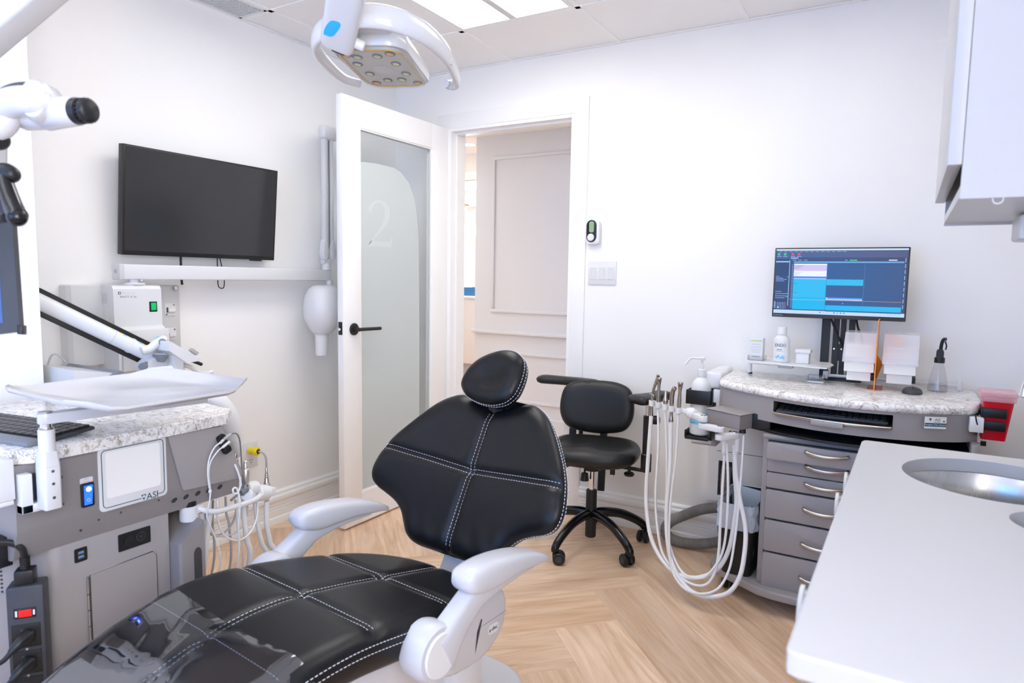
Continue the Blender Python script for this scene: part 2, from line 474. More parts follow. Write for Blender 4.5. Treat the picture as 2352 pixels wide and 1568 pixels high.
# floor: herringbone planks, 0.247 x 1.235 m, laid at 45 degrees
def floor_mesh(name, rects):
    bm = bmesh.new(); uvl = bm.loops.layers.uv.new('UVMap'); tn = bm.faces.layers.float.new('tone')
    w = .247; L = 5*w; q = math.sqrt(.5); O = Vector((1.876, -.595))
    X = Vector((q, -q)); Y = Vector((-q, -q))
    def clip(poly, ax, v, keep_gt):
        out = []
        for i in range(len(poly)):
            a, b = poly[i], poly[(i+1) % len(poly)]
            ina = (a[ax] >= v) == keep_gt; inb = (b[ax] >= v) == keep_gt
            if ina: out.append(a)
            if ina != inb:
                t = (v-a[ax])/(b[ax]-a[ax]); out.append(a.lerp(b, t))
        return out
    rnd = random.Random(3)
    for k in range(-40, 41):
        for mm in range(-8, 9):
            ox = k*w+mm*L; oy = k*w-mm*L
            for (x0, x1, y0, y1, hor) in ((ox, ox+L, oy, oy+w, 1), (ox, ox+w, oy+w, oy+w+L, 0)):
                tone = rnd.random(); du, dv = rnd.random()*40, rnd.random()*40
                quad = [O+X*a+Y*b for a, b in ((x0, y0), (x1, y0), (x1, y1), (x0, y1))]
                for (ax0, ax1, ay0, ay1) in rects:
                    p = clip(clip(clip(clip(quad, 0, ax0, True), 0, ax1, False), 1, ay0, True), 1, ay1, False) if len(quad) > 2 else []
                    if len(p) < 3: continue
                    vs = [bm.verts.new((c.x, c.y, 0)) for c in p]
                    try: f = bm.faces.new(vs)
                    except ValueError: continue
                    f[tn] = tone
                    if f.normal.z < 0: f.normal_flip()
                    f.normal_update()
                    if f.normal.z < 0: f.normal_flip()
                    for lp in f.loops:
                        c = Vector((lp.vert.co.x, lp.vert.co.y))-O
                        a, b = c.dot(X), c.dot(Y)
                        lp[uvl].uv = ((a-x0+du, b-y0+dv) if hor else (b-y0+du, a-x0+dv))
    me = bpy.data.meshes.new(name); bm.to_mesh(me); bm.free(); me.materials.append(M['wood'])
    o = bpy.data.objects.new(name, me); COL.objects.link(o); o['kind'] = 'structure'; ORG[name] = Vector((0, 0, 0))
    return o
floor_mesh('floor', [(-.02, XR, YF, 0.0)])
floor_mesh('floor_hall', [(-4.2, XR, 0.0, 1.55), (-4.2, -.455, 1.55, 5.0)])

W = MB().box(-.1, 0, YF, 0.12, 0, 2.75, 'wall'); struct(W, 'wall_left')
W = MB()
W.box(0, .397, 0, .12, 0, 2.75, 'wall'); W.box(1.197, XR+.1, 0, .12, 0, 2.75, 'wall'); W.box(.397, 1.197, 0, .12, 2.126, 2.75, 'wall')
struct(W, 'wall_back')
W = MB()
ry0, ry1, rz0, rz1 = -4.35, -2.95, .90, 2.15
W.box(XR, XR+.1, YF, ry0, 0, 2.75, 'wall'); W.box(XR, XR+.1, ry1, 0, 0, 2.75, 'wall'); W.box(XR, XR+.1, ry0, ry1, 0, rz0, 'wall'); W.box(XR, XR+.1, ry0, ry1, rz1, 2.75, 'wall')
struct(W, 'wall_right')
W = MB()
for a, b, c, d in ((ry0, ry0+.05, rz0, rz1), (ry1-.05, ry1, rz0, rz1), (ry0+.05, ry1-.05, rz0, rz0+.05), (ry0+.05, ry1-.05, rz1-.05, rz1), ((ry0+ry1)/2-.025, (ry0+ry1)/2+.025, rz0+.05, rz1-.05)): W.box(XR+.02, XR+.08, a, b, c, d, 'trim', .004)
wr_ = struct(W, 'fill_window')  # unseen window, added with glowing panes to brighten the left wall
for a, b in ((ry0+.05, (ry0+ry1)/2-.025), ((ry0+ry1)/2+.025, ry1-.05)): MB().box(XR+.055, XR+.062, a, b, rz0+.05, rz1-.05, 'panefill').build('pane', wr_)
W = MB()
wx0, wx1, wz0, wz1 = .75, 2.45, .75, 2.05
W.box(-.1, wx0, YF-.12, YF, 0, 2.75, 'wall'); W.box(wx1, XR+.1, YF-.12, YF, 0, 2.75, 'wall')
W.box(wx0, wx1, YF-.12, YF, 0, wz0, 'wall'); W.box(wx0, wx1, YF-.12, YF, wz1, 2.75, 'wall')
struct(W, 'wall_front')
W = MB()                                  # the window behind the photographer
for a, b, c, d in ((wx0, wx0+.06, wz0, wz1), (wx1-.06, wx1, wz0, wz1), (wx0+.06, wx1-.06, wz0, wz0+.06), (wx0+.06, wx1-.06, wz1-.06, wz1), ((wx0+wx1)/2-.03, (wx0+wx1)/2+.03, wz0+.06, wz1-.06)):
    W.box(a, b, YF-.09, YF-.03, c, d, 'trim', .004)
wf = struct(W, 'window_1')
for a, b in ((wx0+.06, (wx0+wx1)/2-.03), ((wx0+wx1)/2+.03, wx1-.06)):
    MB().box(a, b, YF-.075, YF-.065, wz0+.06, wz1-.06, 'skyblue').build('pane', wf)
MB().box(wx0-.02, wx1+.02, YF-.03, YF+.06, wz0-.03, wz0, 'trim', .004).build('window_sill', wf)

# pier at the far left: its edge hides the end of the wall behind it
W = MB().box(0, .30, YF, -2.125, 0, H+.01, 'wall'); struct(W, 'wall_pier')

# ceiling: lay-in tiles on a white grid
gx = [.212+.61*k for k in range(-1, 7)]; gy = [-.495-.61*k for k in range(-1, 8)]
C = MB()
C.box(-.1, XR+.1, YF-.1, .12, H+.10, H+.14, 'gap')
TROF = [(.822, 1.432, -1.715, -.495), (2.042, 2.652, -1.715, -.495), (.822, 1.432, -4.155, -2.935)]  # the last is an unseen fill light added behind the camera
VENT = (.02, .212, -1.715, -1.105)
xs = [0.006]+[x for x in gx if .05 < x < XR-.03]+[XR-.006]; ys = [-.006]+[y for y in gy if YF+.03 < y < -.05]+[YF+.006]
for a, b in zip(xs, xs[1:]):
    for d, c in zip(ys, ys[1:]):
        cx, cy = (a+b)/2, (c+d)/2
        if any(t[0] < cx < t[1] and t[2] < cy < t[3] for t in TROF) or (VENT[0] < cx < VENT[1] and VENT[2] < cy < VENT[3]): continue
        C.box(a+.008, b-.008, c+.008, d-.008, H+.002, H+.02, 'ceil')
for x in xs[1:-1]:
    for d, c in zip(ys, ys[1:]):
        if any(t[0]+.05 < x < t[1]-.05 and t[2] < (c+d)/2 < t[3] for t in TROF): continue
        C.box(x-.0115, x+.0115, c, d, H-.002, H+.01, 'tbar')
for y in ys[1:-1]:
    for a, b in zip(xs, xs[1:]):
        if any(t[2]+.05 < y < t[3]-.05 and t[0] < (a+b)/2 < t[1] for t in TROF): continue
        C.box(a, b, y-.0115, y+.0115, H-.002, H+.01, 'tbar')
for (a, b, c, d) in ((0, .02, YF, 0), (XR-.02, XR, YF, 0), (0, XR, -.02, 0), (0, XR, YF, YF+.02)):
    C.box(a, b, c, d, H-.004, H+.001, 'tbar')
struct(C, 'ceiling')
for i, (a, b, c, d) in enumerate(TROF):
    t = thing('ceiling_light', ('recessed ceiling light with two bright lenses above the open glass door' if i == 0 else
        ['', 'recessed two-lens ceiling light above the supply cart', 'added two-lens fill light behind the camera on the pier side', 'recessed two-lens ceiling light behind the camera on the counter side'][i]), 'ceiling light', ((a+b)/2, (c+d)/2, H), 'recessed ceiling lights')
    f = MB(); zt = H-.001
    for (p, q, r_, s_) in ((a+.012, a+.03, c+.012, d-.012), (b-.03, b-.012, c+.012, d-.012), (a+.03, b-.03, c+.012, c+.03), (a+.03, b-.03, d-.03, d-.012)): f.box(p, q, r_, s_, zt-.002, zt+.05, 'tbar')
    f.box(a+.012, b-.012, c+.012, d-.012, zt+.05, zt+.055, 'tbar'); f.build('frame', t)
    m_ = (a+b)/2
    MB().box(m_-.018, m_+.018, c+.03, d-.03, zt-.004, zt+.05, 'greyw', .004).build('spine', t)
    for (p, q) in ((a+.03, m_-.018), (m_+.018, b-.03)): MB().box(p+.001, q-.001, c+.031, d-.031, zt+.018, zt+.022, ('lens', 'lensmid', 'lensfill', 'lenslow')[i]).build('lens', t)
t = thing('ceiling_vent', 'white egg-crate air grille set in the ceiling along the side wall', 'vent', (.115, -1.41, H))
a, b, c, d = .022, .200, -1.70, -1.117
g = MB()
for (p, q, r_, s_) in ((a, a+.012, c, d), (b-.012, b, c, d), (a, b, c, c+.012), (a, b, d-.012, d)): g.box(p, q, r_, s_, H-.004, H+.012, 'grille')
g.build('frame', t)
g = MB()
n = 12
for k in range(n+1): x = a+.012+(b-a-.024)*k/n; g.box(x-.0016, x+.0016, c+.012, d-.012, H-.002, H+.012, 'grille')
n = 44
for k in range(n+1): y = c+.012+(d-c-.024)*k/n; g.box(a+.012, b-.012, y-.0016, y+.0016, H-.002, H+.012, 'grille')
g.build('grille', t)
MB().box(a, b, c, d, H+.03, H+.035, 'dark').build('duct', t)

# baseboards, moulded
BP = [(.0, 0), (.024, 0), (.024, .022), (.021, .030), (.015, .034), (.015, .070), (.011, .073), (.015, .076), (.015, .083), (.011, .086), (.015, .089), (.015, .108), (.021, .116), (.023, .126), (.021, .138), (.014, .145), (.012, .150), (.014, .156), (.010, .163), (.004, .168), (0, .168)]
def baseboard(name, p0, p1, nrm):
    p0, p1, nrm = Vector((*p0, 0)), Vector((*p1, 0)), Vector((*nrm, 0)); mb = MB()
    mb.loft([[p+nrm*d+Vector((0, 0, z)) for d, z in BP] for p in (p0, p1)], 'trim')
    return struct(mb, name)
baseboard('baseboard_left', (0, -2.125), (0, 0), (1, 0))
baseboard('baseboard_back', (1.277, 0), (XR, 0), (0, -1))
baseboard('baseboard_corner', (0, 0), (.317, 0), (0, -1))
baseboard('baseboard_right', (XR, YF), (XR, 0), (-1, 0))
baseboard('baseboard_pier', (.30, YF), (.30, -2.125), (1, 0))

# door casing and jamb
Tm = MB()
Tm.box(1.197, 1.276, -.012, 0, 0, 2.126, 'trim', .002); Tm.box(.318, .397, -.012, 0, 0, 2.126, 'trim', .002); Tm.box(.318, 1.276, -.012, 0, 2.126, 2.205, 'trim', .002)
struct(Tm, 'trim_1')
Tm = MB()
Tm.box(.397, .415, -.012, .132, 0, 2.126, 'trim'); Tm.box(1.179, 1.197, -.008, .132, 0, 2.126, 'trim'); Tm.box(.415, 1.179, -.008, .132, 2.108, 2.126, 'trim')
for (a, b, c, d) in ((.415, .427, 0, 2.108), (1.167, 1.179, 0, 2.108), (.427, 1.167, 2.096, 2.108)): Tm.box(a, b, .035, .075, c, d, 'trim')
struct(Tm, 'trim_2')

# open glazed door, swung at a right angle into the room
dx0, dx1 = .355, .393; y0, y1 = -.856, -.004
D = MB()
D.box(dx0, dx1, y0, -.735, .012, 2.124, 'trim', .0015); D.box(dx0, dx1, -.160, y1, .012, 2.124, 'trim', .0015)
D.box(dx0, dx1, -.735, -.160, 1.99, 2.124, 'trim', .0); D.box(dx0, dx1, -.735, -.160, .012, .17, 'trim', .0)
dr = struct(D, 'door_1')
s = MB()
for xa, xb in ((dx0+.004, dx0+.012), (dx1-.012, dx1-.004)):
    for (a, b, c, d) in ((-.735, -.727, .17, 1.99), (-.168, -.160, .17, 1.99), (-.727, -.168, 1.982, 1.99), (-.727, -.168, .17, .178)): s.box(xa, xb, a, b, c, d, 'trim')
s.build('glazing_bead', dr)
MB().box(.371, .377, -.735, -.160, .17, 1.99, 'glass').build('glass_pane', dr)
fz = [(-.727, .178), (-.250, .178), (-.252, 1.0), (-.262, 1.5), (-.275, 1.60), (-.300, 1.70), (-.345, 1.775), (-.41, 1.822), (-.47, 1.838), (-.60, 1.840), (-.727, 1.830)]
MB().prism(fz, .3772, .3776, 'frost', xf=frame((0, 0, 0), (0, 1, 0), (0, 0, 1))).build('frosted_film', dr)
nf = frame((.3779, -.578, 1.541), (0, 1, 0), (0, 0, 1)) @ Matrix.Diagonal((.235, .235, 1, 1))
nm_ = MB(); st_ = [(-.31, .20, .035), (-.30, .29, .10), (-.24, .38, .085), (-.12, .455, .055), (.02, .475, .055), (.15, .43, .10), (.235, .33, .155), (.245, .20, .165), (.19, .06, .13), (.07, -.09, .085), (-.08, -.23, .055), (-.23, -.36, .04), (-.35, -.46, .03)]
P_ = spline([(a, c, w_) for a, c, w_ in st_], 5); L1, L2 = [], []
for i, p in enumerate(P_):
    d_ = Vector(((P_[min(i+1, len(P_)-1)]-P_[max(i-1, 0)]).x, (P_[min(i+1, len(P_)-1)]-P_[max(i-1, 0)]).y)).normalized(); L1.append(nf @ Vector((p.x-d_.y*p.z/2, p.y+d_.x*p.z/2, 0))); L2.append(nf @ Vector((p.x+d_.y*p.z/2, p.y-d_.x*p.z/2, 0)))
nm_.grid([L1, L2], 'number'); nm_.poly([nf @ Vector(v) for v in ((-.36, -.50, 0), (.37, -.50, 0), (.42, -.27, 0), (.39, -.27, 0), (.345, -.36, 0), (.29, -.385, 0), (-.36, -.385, 0))], 'number')
nm_.build('number', dr)
h = MB()
h.cyl((.393, -.787, 1.010), (.402, -.787, 1.010), .030, 'blackmat', n=28, bev=.002)
h.cyl((.402, -.787, 1.010), (.435, -.787, 1.010), .010, 'blackmat', n=16)
h.tube([(.435, -.797, 1.010), (.437, -.75, 1.010), (.437, -.64, 1.008)], .0085, 'blackmat', n=12, sm=4)
h.build('handle', dr)
h = MB(); h.box(.362, .386, y0-.003, y0+.001, .985, 1.048, 'blackmat', .0008); h.cyl((.374, y0-.003, 1.012), (.374, y0-.012, 1.012), .008, 'chrome', n=12, bev=.003)
h.build('latch', dr)

# ---------------------------------------------------------------- hall and reception seen through the doorway
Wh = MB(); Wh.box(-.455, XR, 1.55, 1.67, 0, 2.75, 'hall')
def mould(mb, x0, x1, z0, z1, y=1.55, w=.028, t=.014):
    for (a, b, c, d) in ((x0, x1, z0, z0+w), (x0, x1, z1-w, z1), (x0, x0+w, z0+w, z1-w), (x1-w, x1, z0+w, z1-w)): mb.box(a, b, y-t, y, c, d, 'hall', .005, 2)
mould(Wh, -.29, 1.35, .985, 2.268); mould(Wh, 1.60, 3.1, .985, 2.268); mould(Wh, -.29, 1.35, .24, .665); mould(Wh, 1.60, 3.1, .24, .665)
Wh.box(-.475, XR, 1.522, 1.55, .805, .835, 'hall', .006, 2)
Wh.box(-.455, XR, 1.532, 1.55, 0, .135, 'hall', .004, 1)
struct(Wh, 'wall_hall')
Wh = MB(); Wh.box(XR, XR+.1, .12, 1.55, 0, 2.75, 'hall'); struct(Wh, 'wall_hall_end')
Wh = MB(); Wh.box(-4.3, -4.2, 0, 5.1, 0, 2.75, 'wall'); Wh.box(-4.2, -.1, 0.0, .12, 0, 2.75, 'wall'); struct(Wh, 'wall_reception')
Wh = MB(); Wh.box(-.455, -.335, 1.67, 5.1, 0, 2.75, 'wall'); struct(Wh, 'wall_reception_side')
Ch = MB(); Ch.box(-4.2, XR, .12, 2.13, H, H+.05, 'ceil'); Ch.box(-4.2, -.455, 2.13, 2.16, 2.27, H+.05, 'wall'); Ch.box(-4.2, -.455, 2.16, 5.1, 2.30, 2.36, 'ceil')
for k in range(5): Ch.box(-4.2, -.455, 2.6+.61*k, 2.61+.61*k, 2.297, 2.301, 'tbar')
Ch.box(-4.2, XR, .85, .862, H-.003, H+.001, 'tbar'); Ch.box(-4.2, XR, 1.46, 1.472, H-.003, H+.001, 'tbar')
struct(Ch, 'ceiling_hall')
Wh = MB(); Wh.box(-4.2, -3.5, 5.0, 5.12, 0, 2.7, 'wall'); Wh.box(-2.2, -.335, 5.0, 5.12, 0, 2.7, 'wall'); Wh.box(-3.5, -2.2, 5.0, 5.12, 0, .55, 'wall'); Wh.box(-3.5, -2.2, 5.0, 5.12, 2.09, 2.7, 'wall')
struct(Wh, 'wall_reception_far')
Wn = MB()
for (a, b, c, d) in ((-3.5, -3.44, .55, 2.09), (-2.26, -2.2, .55, 2.09), (-3.44, -2.26, .55, .61), (-3.44, -2.26, 2.06, 2.09), (-3.44, -2.26, 1.80, 1.88), (-2.82, -2.76, .61, 1.80)): Wn.box(a, b, 5.0, 5.06, c, d, 'trim', .004)
wn = struct(Wn, 'window_2')
MB().box(-3.44, -2.26, 5.04, 5.05, .61, 2.06, 'sky').build('pane', wn)

t = thing('reception_desk', 'marble-fronted reception desk with white top beyond the doorway', 'desk', (-1.9, 3.3, 0))
MB().box(-2.9, -.95, 3.0, 3.05, .30, 1.04, 'marble', .003).build('front_panel', t)
MB().box(-2.95, -.9, 2.96, 3.45, 1.04, 1.065, 'white', .004).build('top', t)
MB().box(-2.85, -1.0, 3.06, 3.40, 0, .30, 'greym').build('plinth', t)
MB().box(-2.9, -.95, 3.06, 3.42, .30, 1.04, 'white').build('body', t)
b = MB(); b.box(-1.63, -1.40, 3.05, 3.2, 1.065, 1.165, 'bluebox', .008); b.build('storage_box', None, label='small dark blue box on the reception desk beyond the doorway', cat='box')
b = MB(); b.box(-1.80, -1.66, 3.08, 3.2, 1.065, 1.078, 'dark', .004); b.build('tablet', None, label='dark flat tablet lying on the reception desk beyond the doorway', cat='tablet')
t = thing('pendant_lamp', 'flush glowing drum lamp with gold rim under the reception ceiling', 'lamp', (-2.08, 3.5, 2.0))
MB().cyl((-2.08, 3.5, 2.00), (-2.08, 3.5, 2.13), .15, mat('glowing drum shade', (.9, .85, .75), .5, emit=(1, .93, .8), estr=2.2), n=28, bev=.02).build('shade', t)
MB().lathe([(.152, 2.13), (.185, 2.13), (.185, 2.15), (.02, 2.155), (.02, 2.297), (0, 2.297)], mat('brushed gold', (.65, .45, .16), .3, 1), T(-2.08, 3.5, 0)).build('rim', t)
for i, (x, y, z) in enumerate(((-.68, 1.572+.2, H), (-2.25, 4.0, 2.30), (1.9, .85, H), (.4, .85, H))):
    t = thing('downlight', ['small round ceiling downlight just past the end of the hall wall', 'small round downlight in the reception ceiling near the window', 'round hall downlight beyond the door casing', 'round hall downlight right outside the doorway'][i], 'downlight', (x, y, z-.004), 'hall downlights')
    MB().lathe([(.050, 0), (.062, 0), (.062, -.004), (.050, -.004), (.050, 0)], 'white', T(x, y, z)).build('ring', t)
    MB().cyl((x, y, z-.003), (x, y, z-.001), .05, 'downl', n=24).build('lens', t)

for i, (a, b_, c, d_, zz) in enumerate(((1.65, 2.26, .55, 1.16, H), (-1.7, -1.09, .55, 1.16, H), (-1.9, -.68, 2.75, 3.36, 2.30))):  # glowing panels added to brighten the hall and reception
    t = thing('ceiling_light', ['added flat fill panel in the hall beyond the door casing', 'added flat fill panel in the hall towards reception', 'added flat fill panel above the reception desk'][i], 'ceiling light', ((a+b_)/2, (c+d_)/2, zz), 'added hall fill panels')
    MB().box(a, b_, c, d_, zz-.012, zz-.002, 'trim').build('frame', t); MB().box(a+.02, b_-.02, c+.02, d_-.02, zz-.014, zz-.0122, 'lenshallfill').build('lens', t)

# ---------------------------------------------------------------- dental chair
CO = Vector((1.609, -1.948, 0)); cv = Vector((.1, 1, 0)).normalized(); cu_ = Vector((cv.y, -cv.x, 0)); cz = Vector((0, 0, 1))
def CH(u, v, z): return CO+cu_*u+cv*v+cz*z
CHX = frame(CO, cu_, cv, cz)
PROF = [(.30, .425), (.24, .448), (.2, .457), (.1, .479), (0, .501), (-.1, .523), (-.2, .542), (-.27, .553), (-.33, .558), (-.40, .557), (-.48, .546), (-.6, .510), (-.8, .420), (-1.0, .325), (-1.35, .165)]
PS = spline([(a, b, 0) for a, b in PROF], 8)
def prof(v):
    for a, b in zip(PS, PS[1:]):
        if b.x <= v <= a.x: return a.y+(b.y-a.y)*(a.x-v)/max(a.x-b.x, 1e-9)
    return PS[0].y if v > PS[0].x else PS[-1].y
chair = thing('dental_chair', 'black vinyl dental chair with white stitching and pale grey armrests', 'dental chair', tuple(CO))
half = [(0, .238), (.07, .232), (.125, .212), (.18, .172), (.222, .115), (.246, .05), (.257, -.05), (.264, -.15), (.267, -.27), (.266, -.40), (.258, -.52), (.246, -.65), (.232, -.85), (.215, -1.05), (.19, -1.2), (.12, -1.27), (0, -1.29)]
seat_poly = smooth2(half+[(-u, v) for u, v in half[1:-1][::-1]], 5)
def nseat(v):
    d = (prof(v+.01)-prof(v-.01))/.02; n = cz-cv*d; return n.normalized()
def fseat(u, v, h): return CH(u, v, prof(v))+nseat(v)*(h-.030)
sg = [([(0, .24), (0, -1.3)], .010, .012), ([(-.3, .005), (0, 0), (.3, .005)], .010, .012), ([(-.3, -.245), (0, -.25), (.3, -.245)], .010, .012), ([(-.3, -.475), (0, -.48), (.3, -.475)], .008, .011), ([(-.3, -.82), (0, -.825), (.3, -.82)], .008, .011)]
mb = MB(); S1 = pillow(mb, seat_poly, .030, .062, .055, .018, fseat, 'vinyl', 110, 64, sg)
seat = mb.build('seat', chair, 60)
st = MB()
def sline(mb, S, pts, lift=.0008, n=10): dashes(mb, [S(u, v, lift) for u, v in [(a[0]+(b[0]-a[0])*k/n, a[1]+(b[1]-a[1])*k/n) for a, b in zip(pts, pts[1:]) for k in range(n)]])
for o_ in (-.0075, .0075):
    sline(st, S1, [(o_, .225), (o_, -1.28)], n=120)
    for v in (0.003, -.247, -.477, -.822):
        w_ = .236 if v > -.1 else .255 if v > -.6 else .225
        sline(st, S1, [(-w_, v+o_), (w_, v+o_)], n=40)
for hh in (.004, -.012):
    dashes(st, [fseat(u*1.0035, v*1.003 if v > 0 else v*1.001, hh) for u, v in seat_poly+seat_poly[:1]], .0009)
st.build('stitching', seat)

# backrest
B0 = CO+cv*.347+cz*.701; bw = (cv*.21+cz*.385).normalized(); bn = cu_.cross(bw)
def fback(u, w, h): return B0+cu_*u+bw*w+bn*(h-.036+.45*u*u)
hb = [(0, .200), (.05, .212), (.09, .228), (.125, .235), (.155, .230), (.19, .212), (.222, .186), (.255, .148), (.29, .102), (.322, .055), (.343, .010), (.356, -.04), (.357, -.075), (.345, -.103), (.318, -.120), (.28, -.132), (.24, -.148), (.212, -.170), (.192, -.198), (.168, -.228), (.13, -.245), (.07, -.248), (0, -.246)]
back_poly = smooth2(hb+[(-u, w) for u, w in hb[1:-1][::-1]], 4)
bg = [([(0, .25), (0, -.25)], .011, .012), ([(-.4, .012), (-.17, .008), (0, 0), (.17, .008), (.4, .012)], .012, .013)]
def wr(u, w):   # soft pull creases in the lower lobes
    return -.003*math.exp(-((w+.2)/.05)**2)*(math.sin(u*90+w*30)*.5+.5)*min(1, abs(u)*12)
mb = MB(); S2 = pillow(mb, back_poly, .036, .045, .060, .05, fback, 'vinyl', 84, 90, bg, dish=wr)
back = mb.build('backrest', chair, 60)
st = MB()
for o_ in (-.007, .007):
    sline(st, S2, [(o_, .185), (o_, -.235)], n=60)
    sline(st, S2, [(-.335, .012+o_), (-.17, .008+o_), (0, o_), (.17, .008+o_), (.335, .012+o_)], n=24)
for hh in (.004, -.012):
    dashes(st, [fback(u*1.004, w*1.004, hh) for u, w in back_poly+back_poly[:1]], .0009)
st.build('stitching', back)

# headrest
hp = [(-.106, .241), (-.113, .262), (-.110, .285), (-.100, .312), (-.072, .344), (-.029, .368), (.012, .380), (.055, .377), (.088, .358), (.103, .334), (.108, .305), (.107, .272), (.098, .238), (.073, .212), (.030, .199), (-.025, .201), (-.075, .216)]
head_poly = smooth2(hp, 5)
def fhead(u, w, h): return B0+cu_*u+bw*w+bn*(h+.030)
mb = MB(); S3 = pillow(mb, head_poly, .030, .055, .05, .04, fhead, 'vinyl', 56, 44, (), dish=lambda u, w: -.016*math.exp(-(((u-.0)/.055)**2+((w-.285)/.05)**2)))
hr = mb.build('headrest', chair, 60)
st = MB()
for hh in (.004, -.012): dashes(st, [fhead(u+(u-0)*.004, w+(w-.288)*.006, hh) for u, w in head_poly+head_poly[:1]], .0009)
st.build('stitching', hr)
mb = MB(); mb.box(-.028, .028, 0, .02, .17, .30, 'black', .006, xf=frame(B0-bn*.025, cu_, -bn, bw)); mb.build('headrest_post', chair)

# support plate between seat and backrest
mb = MB()
pl = [CH(0, .20, .36), CH(0, .27, .385), CH(0, .315, .45), CH(0, .36, .56), CH(0, .41, .68)]
mb.loft([[p+cu_*a+d for a, d in ((-.062, Vector()), (.062, Vector()), (.062, cv*.016), (-.062, cv*.016))] for p in spline(pl, 5)], 'chairw')
mb.build('back_bracket', chair, 50)

# armrests: pad, sloping link, round hub and cap
for s_, nm in ((1, 'R'), (-1, 'L')):
    arm = MB(); uc = .305*s_
    top = [(-.048, .600), (-.030, .614), (.02, .618), (.08, .613), (.15, .600), (.21, .583), (.258, .563), (.286, .546)]
    bot = [(-.050, .578), (-.030, .560), (.02, .547), (.08, .548), (.15, .549), (.21, .542), (.26, .537), (.288, .528)]
    wid = [.024, .036, .040, .041, .040, .038, .034, .026]
    rings = []
    for (v, zt), (vb, zb), wd in zip([(p.x, p.y) for p in spline([(a, b, 0) for a, b in top], 4)], [(p.x, p.y) for p in spline([(a, b, 0) for a, b in bot], 4)], [p.x for p in spline([(a, 0, 0) for a in wid], 4)]):
        zc, hh = (zt+zb)/2, (zt-zb)/2; ring = []
        for k in range(24):
            a = 2*math.pi*k/24; ca, sa = math.cos(a), math.sin(a)
            e = .55
            ring.append(CH(uc+wd*math.copysign(abs(ca)**e, ca), (v+vb)/2, zc+hh*math.copysign(abs(sa)**e, sa)))
        rings.append(ring)
    arm.loft(rings, 'chairw')
    ap = arm.build('armrest', chair, 55)
    lk = MB()
    path = [(-.115, .462, .030, .052), (-.085, .492, .028, .040), (-.05, .520, .026, .033), (0, .548, .026, .030), (.06, .556, .028, .020), (.14, .556, .028, .012), (.215, .550, .024, .006)]
    rings = []
    for v, z, hw, hz in [tuple(p) for p in [(q.x, q.y, r_.x, r_.y) for q, r_ in zip(spline([(a, b, 0) for a, b, c, d in path], 4), spline([(c, d, 0) for a, b, c, d in path], 4))]]:
        dirv = Vector((0, -.45, .9)) if z < .545 else Vector((0, 0, 1))
        rings.append([CH(uc+hw*math.copysign(abs(math.cos(t))**.5, math.cos(t)), v+dirv.y*hz*math.copysign(abs(math.sin(t))**.5, math.sin(t)), z-.008+dirv.z*hz*math.copysign(abs(math.sin(t))**.5, math.sin(t))) for t in [2*math.pi*k/20 for k in range(20)]])
    lk.loft(rings, 'chairw'); lk.build('armrest_link', ap, 55)
    hc = (-.130, .462)
    hu = MB(); hu.lathe([(0, 0), (.048, 0), (.060, .008), (.064, .022), (.064, .060), (.058, .072), (0, .072)], 'chairw', zframe(CH(.250*s_, *hc), CH(.33*s_, *hc)), 32); hu.build('armrest_hub', ap)
    hu = MB(); hu.cyl(CH(.321*s_, *hc), CH(.329*s_, *hc), .050, 'white', n=36, bev=.003); hu.build('hub_cap', ap)
    hu = MB(); hu.cyl(CH(.18*s_, hc[0], hc[1]-.02), CH(.252*s_, hc[0], hc[1]-.012), .030, 'chairw', n=24, bev=.004); hu.build('armrest_axle', ap)

# under-seat shell, side covers, base
mb = MB(); rings = []
for v, w, top, bot in ((.24, .08, .06, .11), (.20, .14, .055, .15), (.1, .18, .055, .20), (0, .2, .055, .235), (-.12, .205, .055, .25), (-.3, .20, .06, .25), (-.5, .19, .06, .20), (-.75, .18, .06, .13), (-1.0, .16, .06, .10), (-1.2, .12, .06, .085)):
    zt, zb = prof(v)-top, prof(v)-bot
    rings.append([CH(w*x, v, (zt+zb)/2+(zt-zb)/2*z) for x, z in rrect(2, 2, .5, 4)])
mb.loft(rings, 'chairw'); mb.build('seat_shell', chair, 50)
for s_ in (1, -1):
    mb = MB(); poly = [(-.04, .33), (.0, .315), (.071, .305), (.115, .306), (.145, .314), (.185, .335), (.208, .36), (.219, .395), (.219, .428), (.209, .452), (.190, .467), (.16, .470), (.05, .45), (-.02, .43)]
    mb.prism(poly, -.11, .0, 'chairw', .012, 3, xf=frame(CH(.243*s_, 0, 0), cv, cz, cu_*s_) if s_ > 0 else frame(CH(-.243, 0, 0), cv, cz, -cu_) @ Matrix.Diagonal((1, 1, 1, 1)))
    cp = mb.build('side_cover', chair, 40)
    if s_ > 0:
        fx = frame(CH(.2435, 0, 0), cv, cz, cu_)
        l = MB(); l.prism(rrect(.044, .026, .012, 4, .158, .372), 0, .0006, 'white', xf=fx); l.text('a-dec', .016, fx @ T(.158, .372, .001), 'teal', .0003); l.build('maker_badge', cp)
        l = MB(); l.poly([fx @ Vector(p) for p in ((.085, .335, .0008), (.112, .415, .0008), (.108, .418, .0008), (.092, .39, .0008))], 'gap'); l.box(.10, .216, .396, .3975, 0, .0006, 'greym', xf=fx); l.build('panel_seam', cp)
mb = MB()
mb.box(-.15, .17, -.42, .12, .10, .33, 'chairw', .03, 3, xf=CHX); mb.build('lift_column', chair, 40)
mb = MB(); mb.box(.06, .21, .05, .16, .19, .285, 'greyw', .008, 2, xf=CHX); mb.box(.05, .215, -.02, .17, .06, .205, 'chairw', .03, 3, xf=CHX); mb.build('pump_cover', chair, 40)
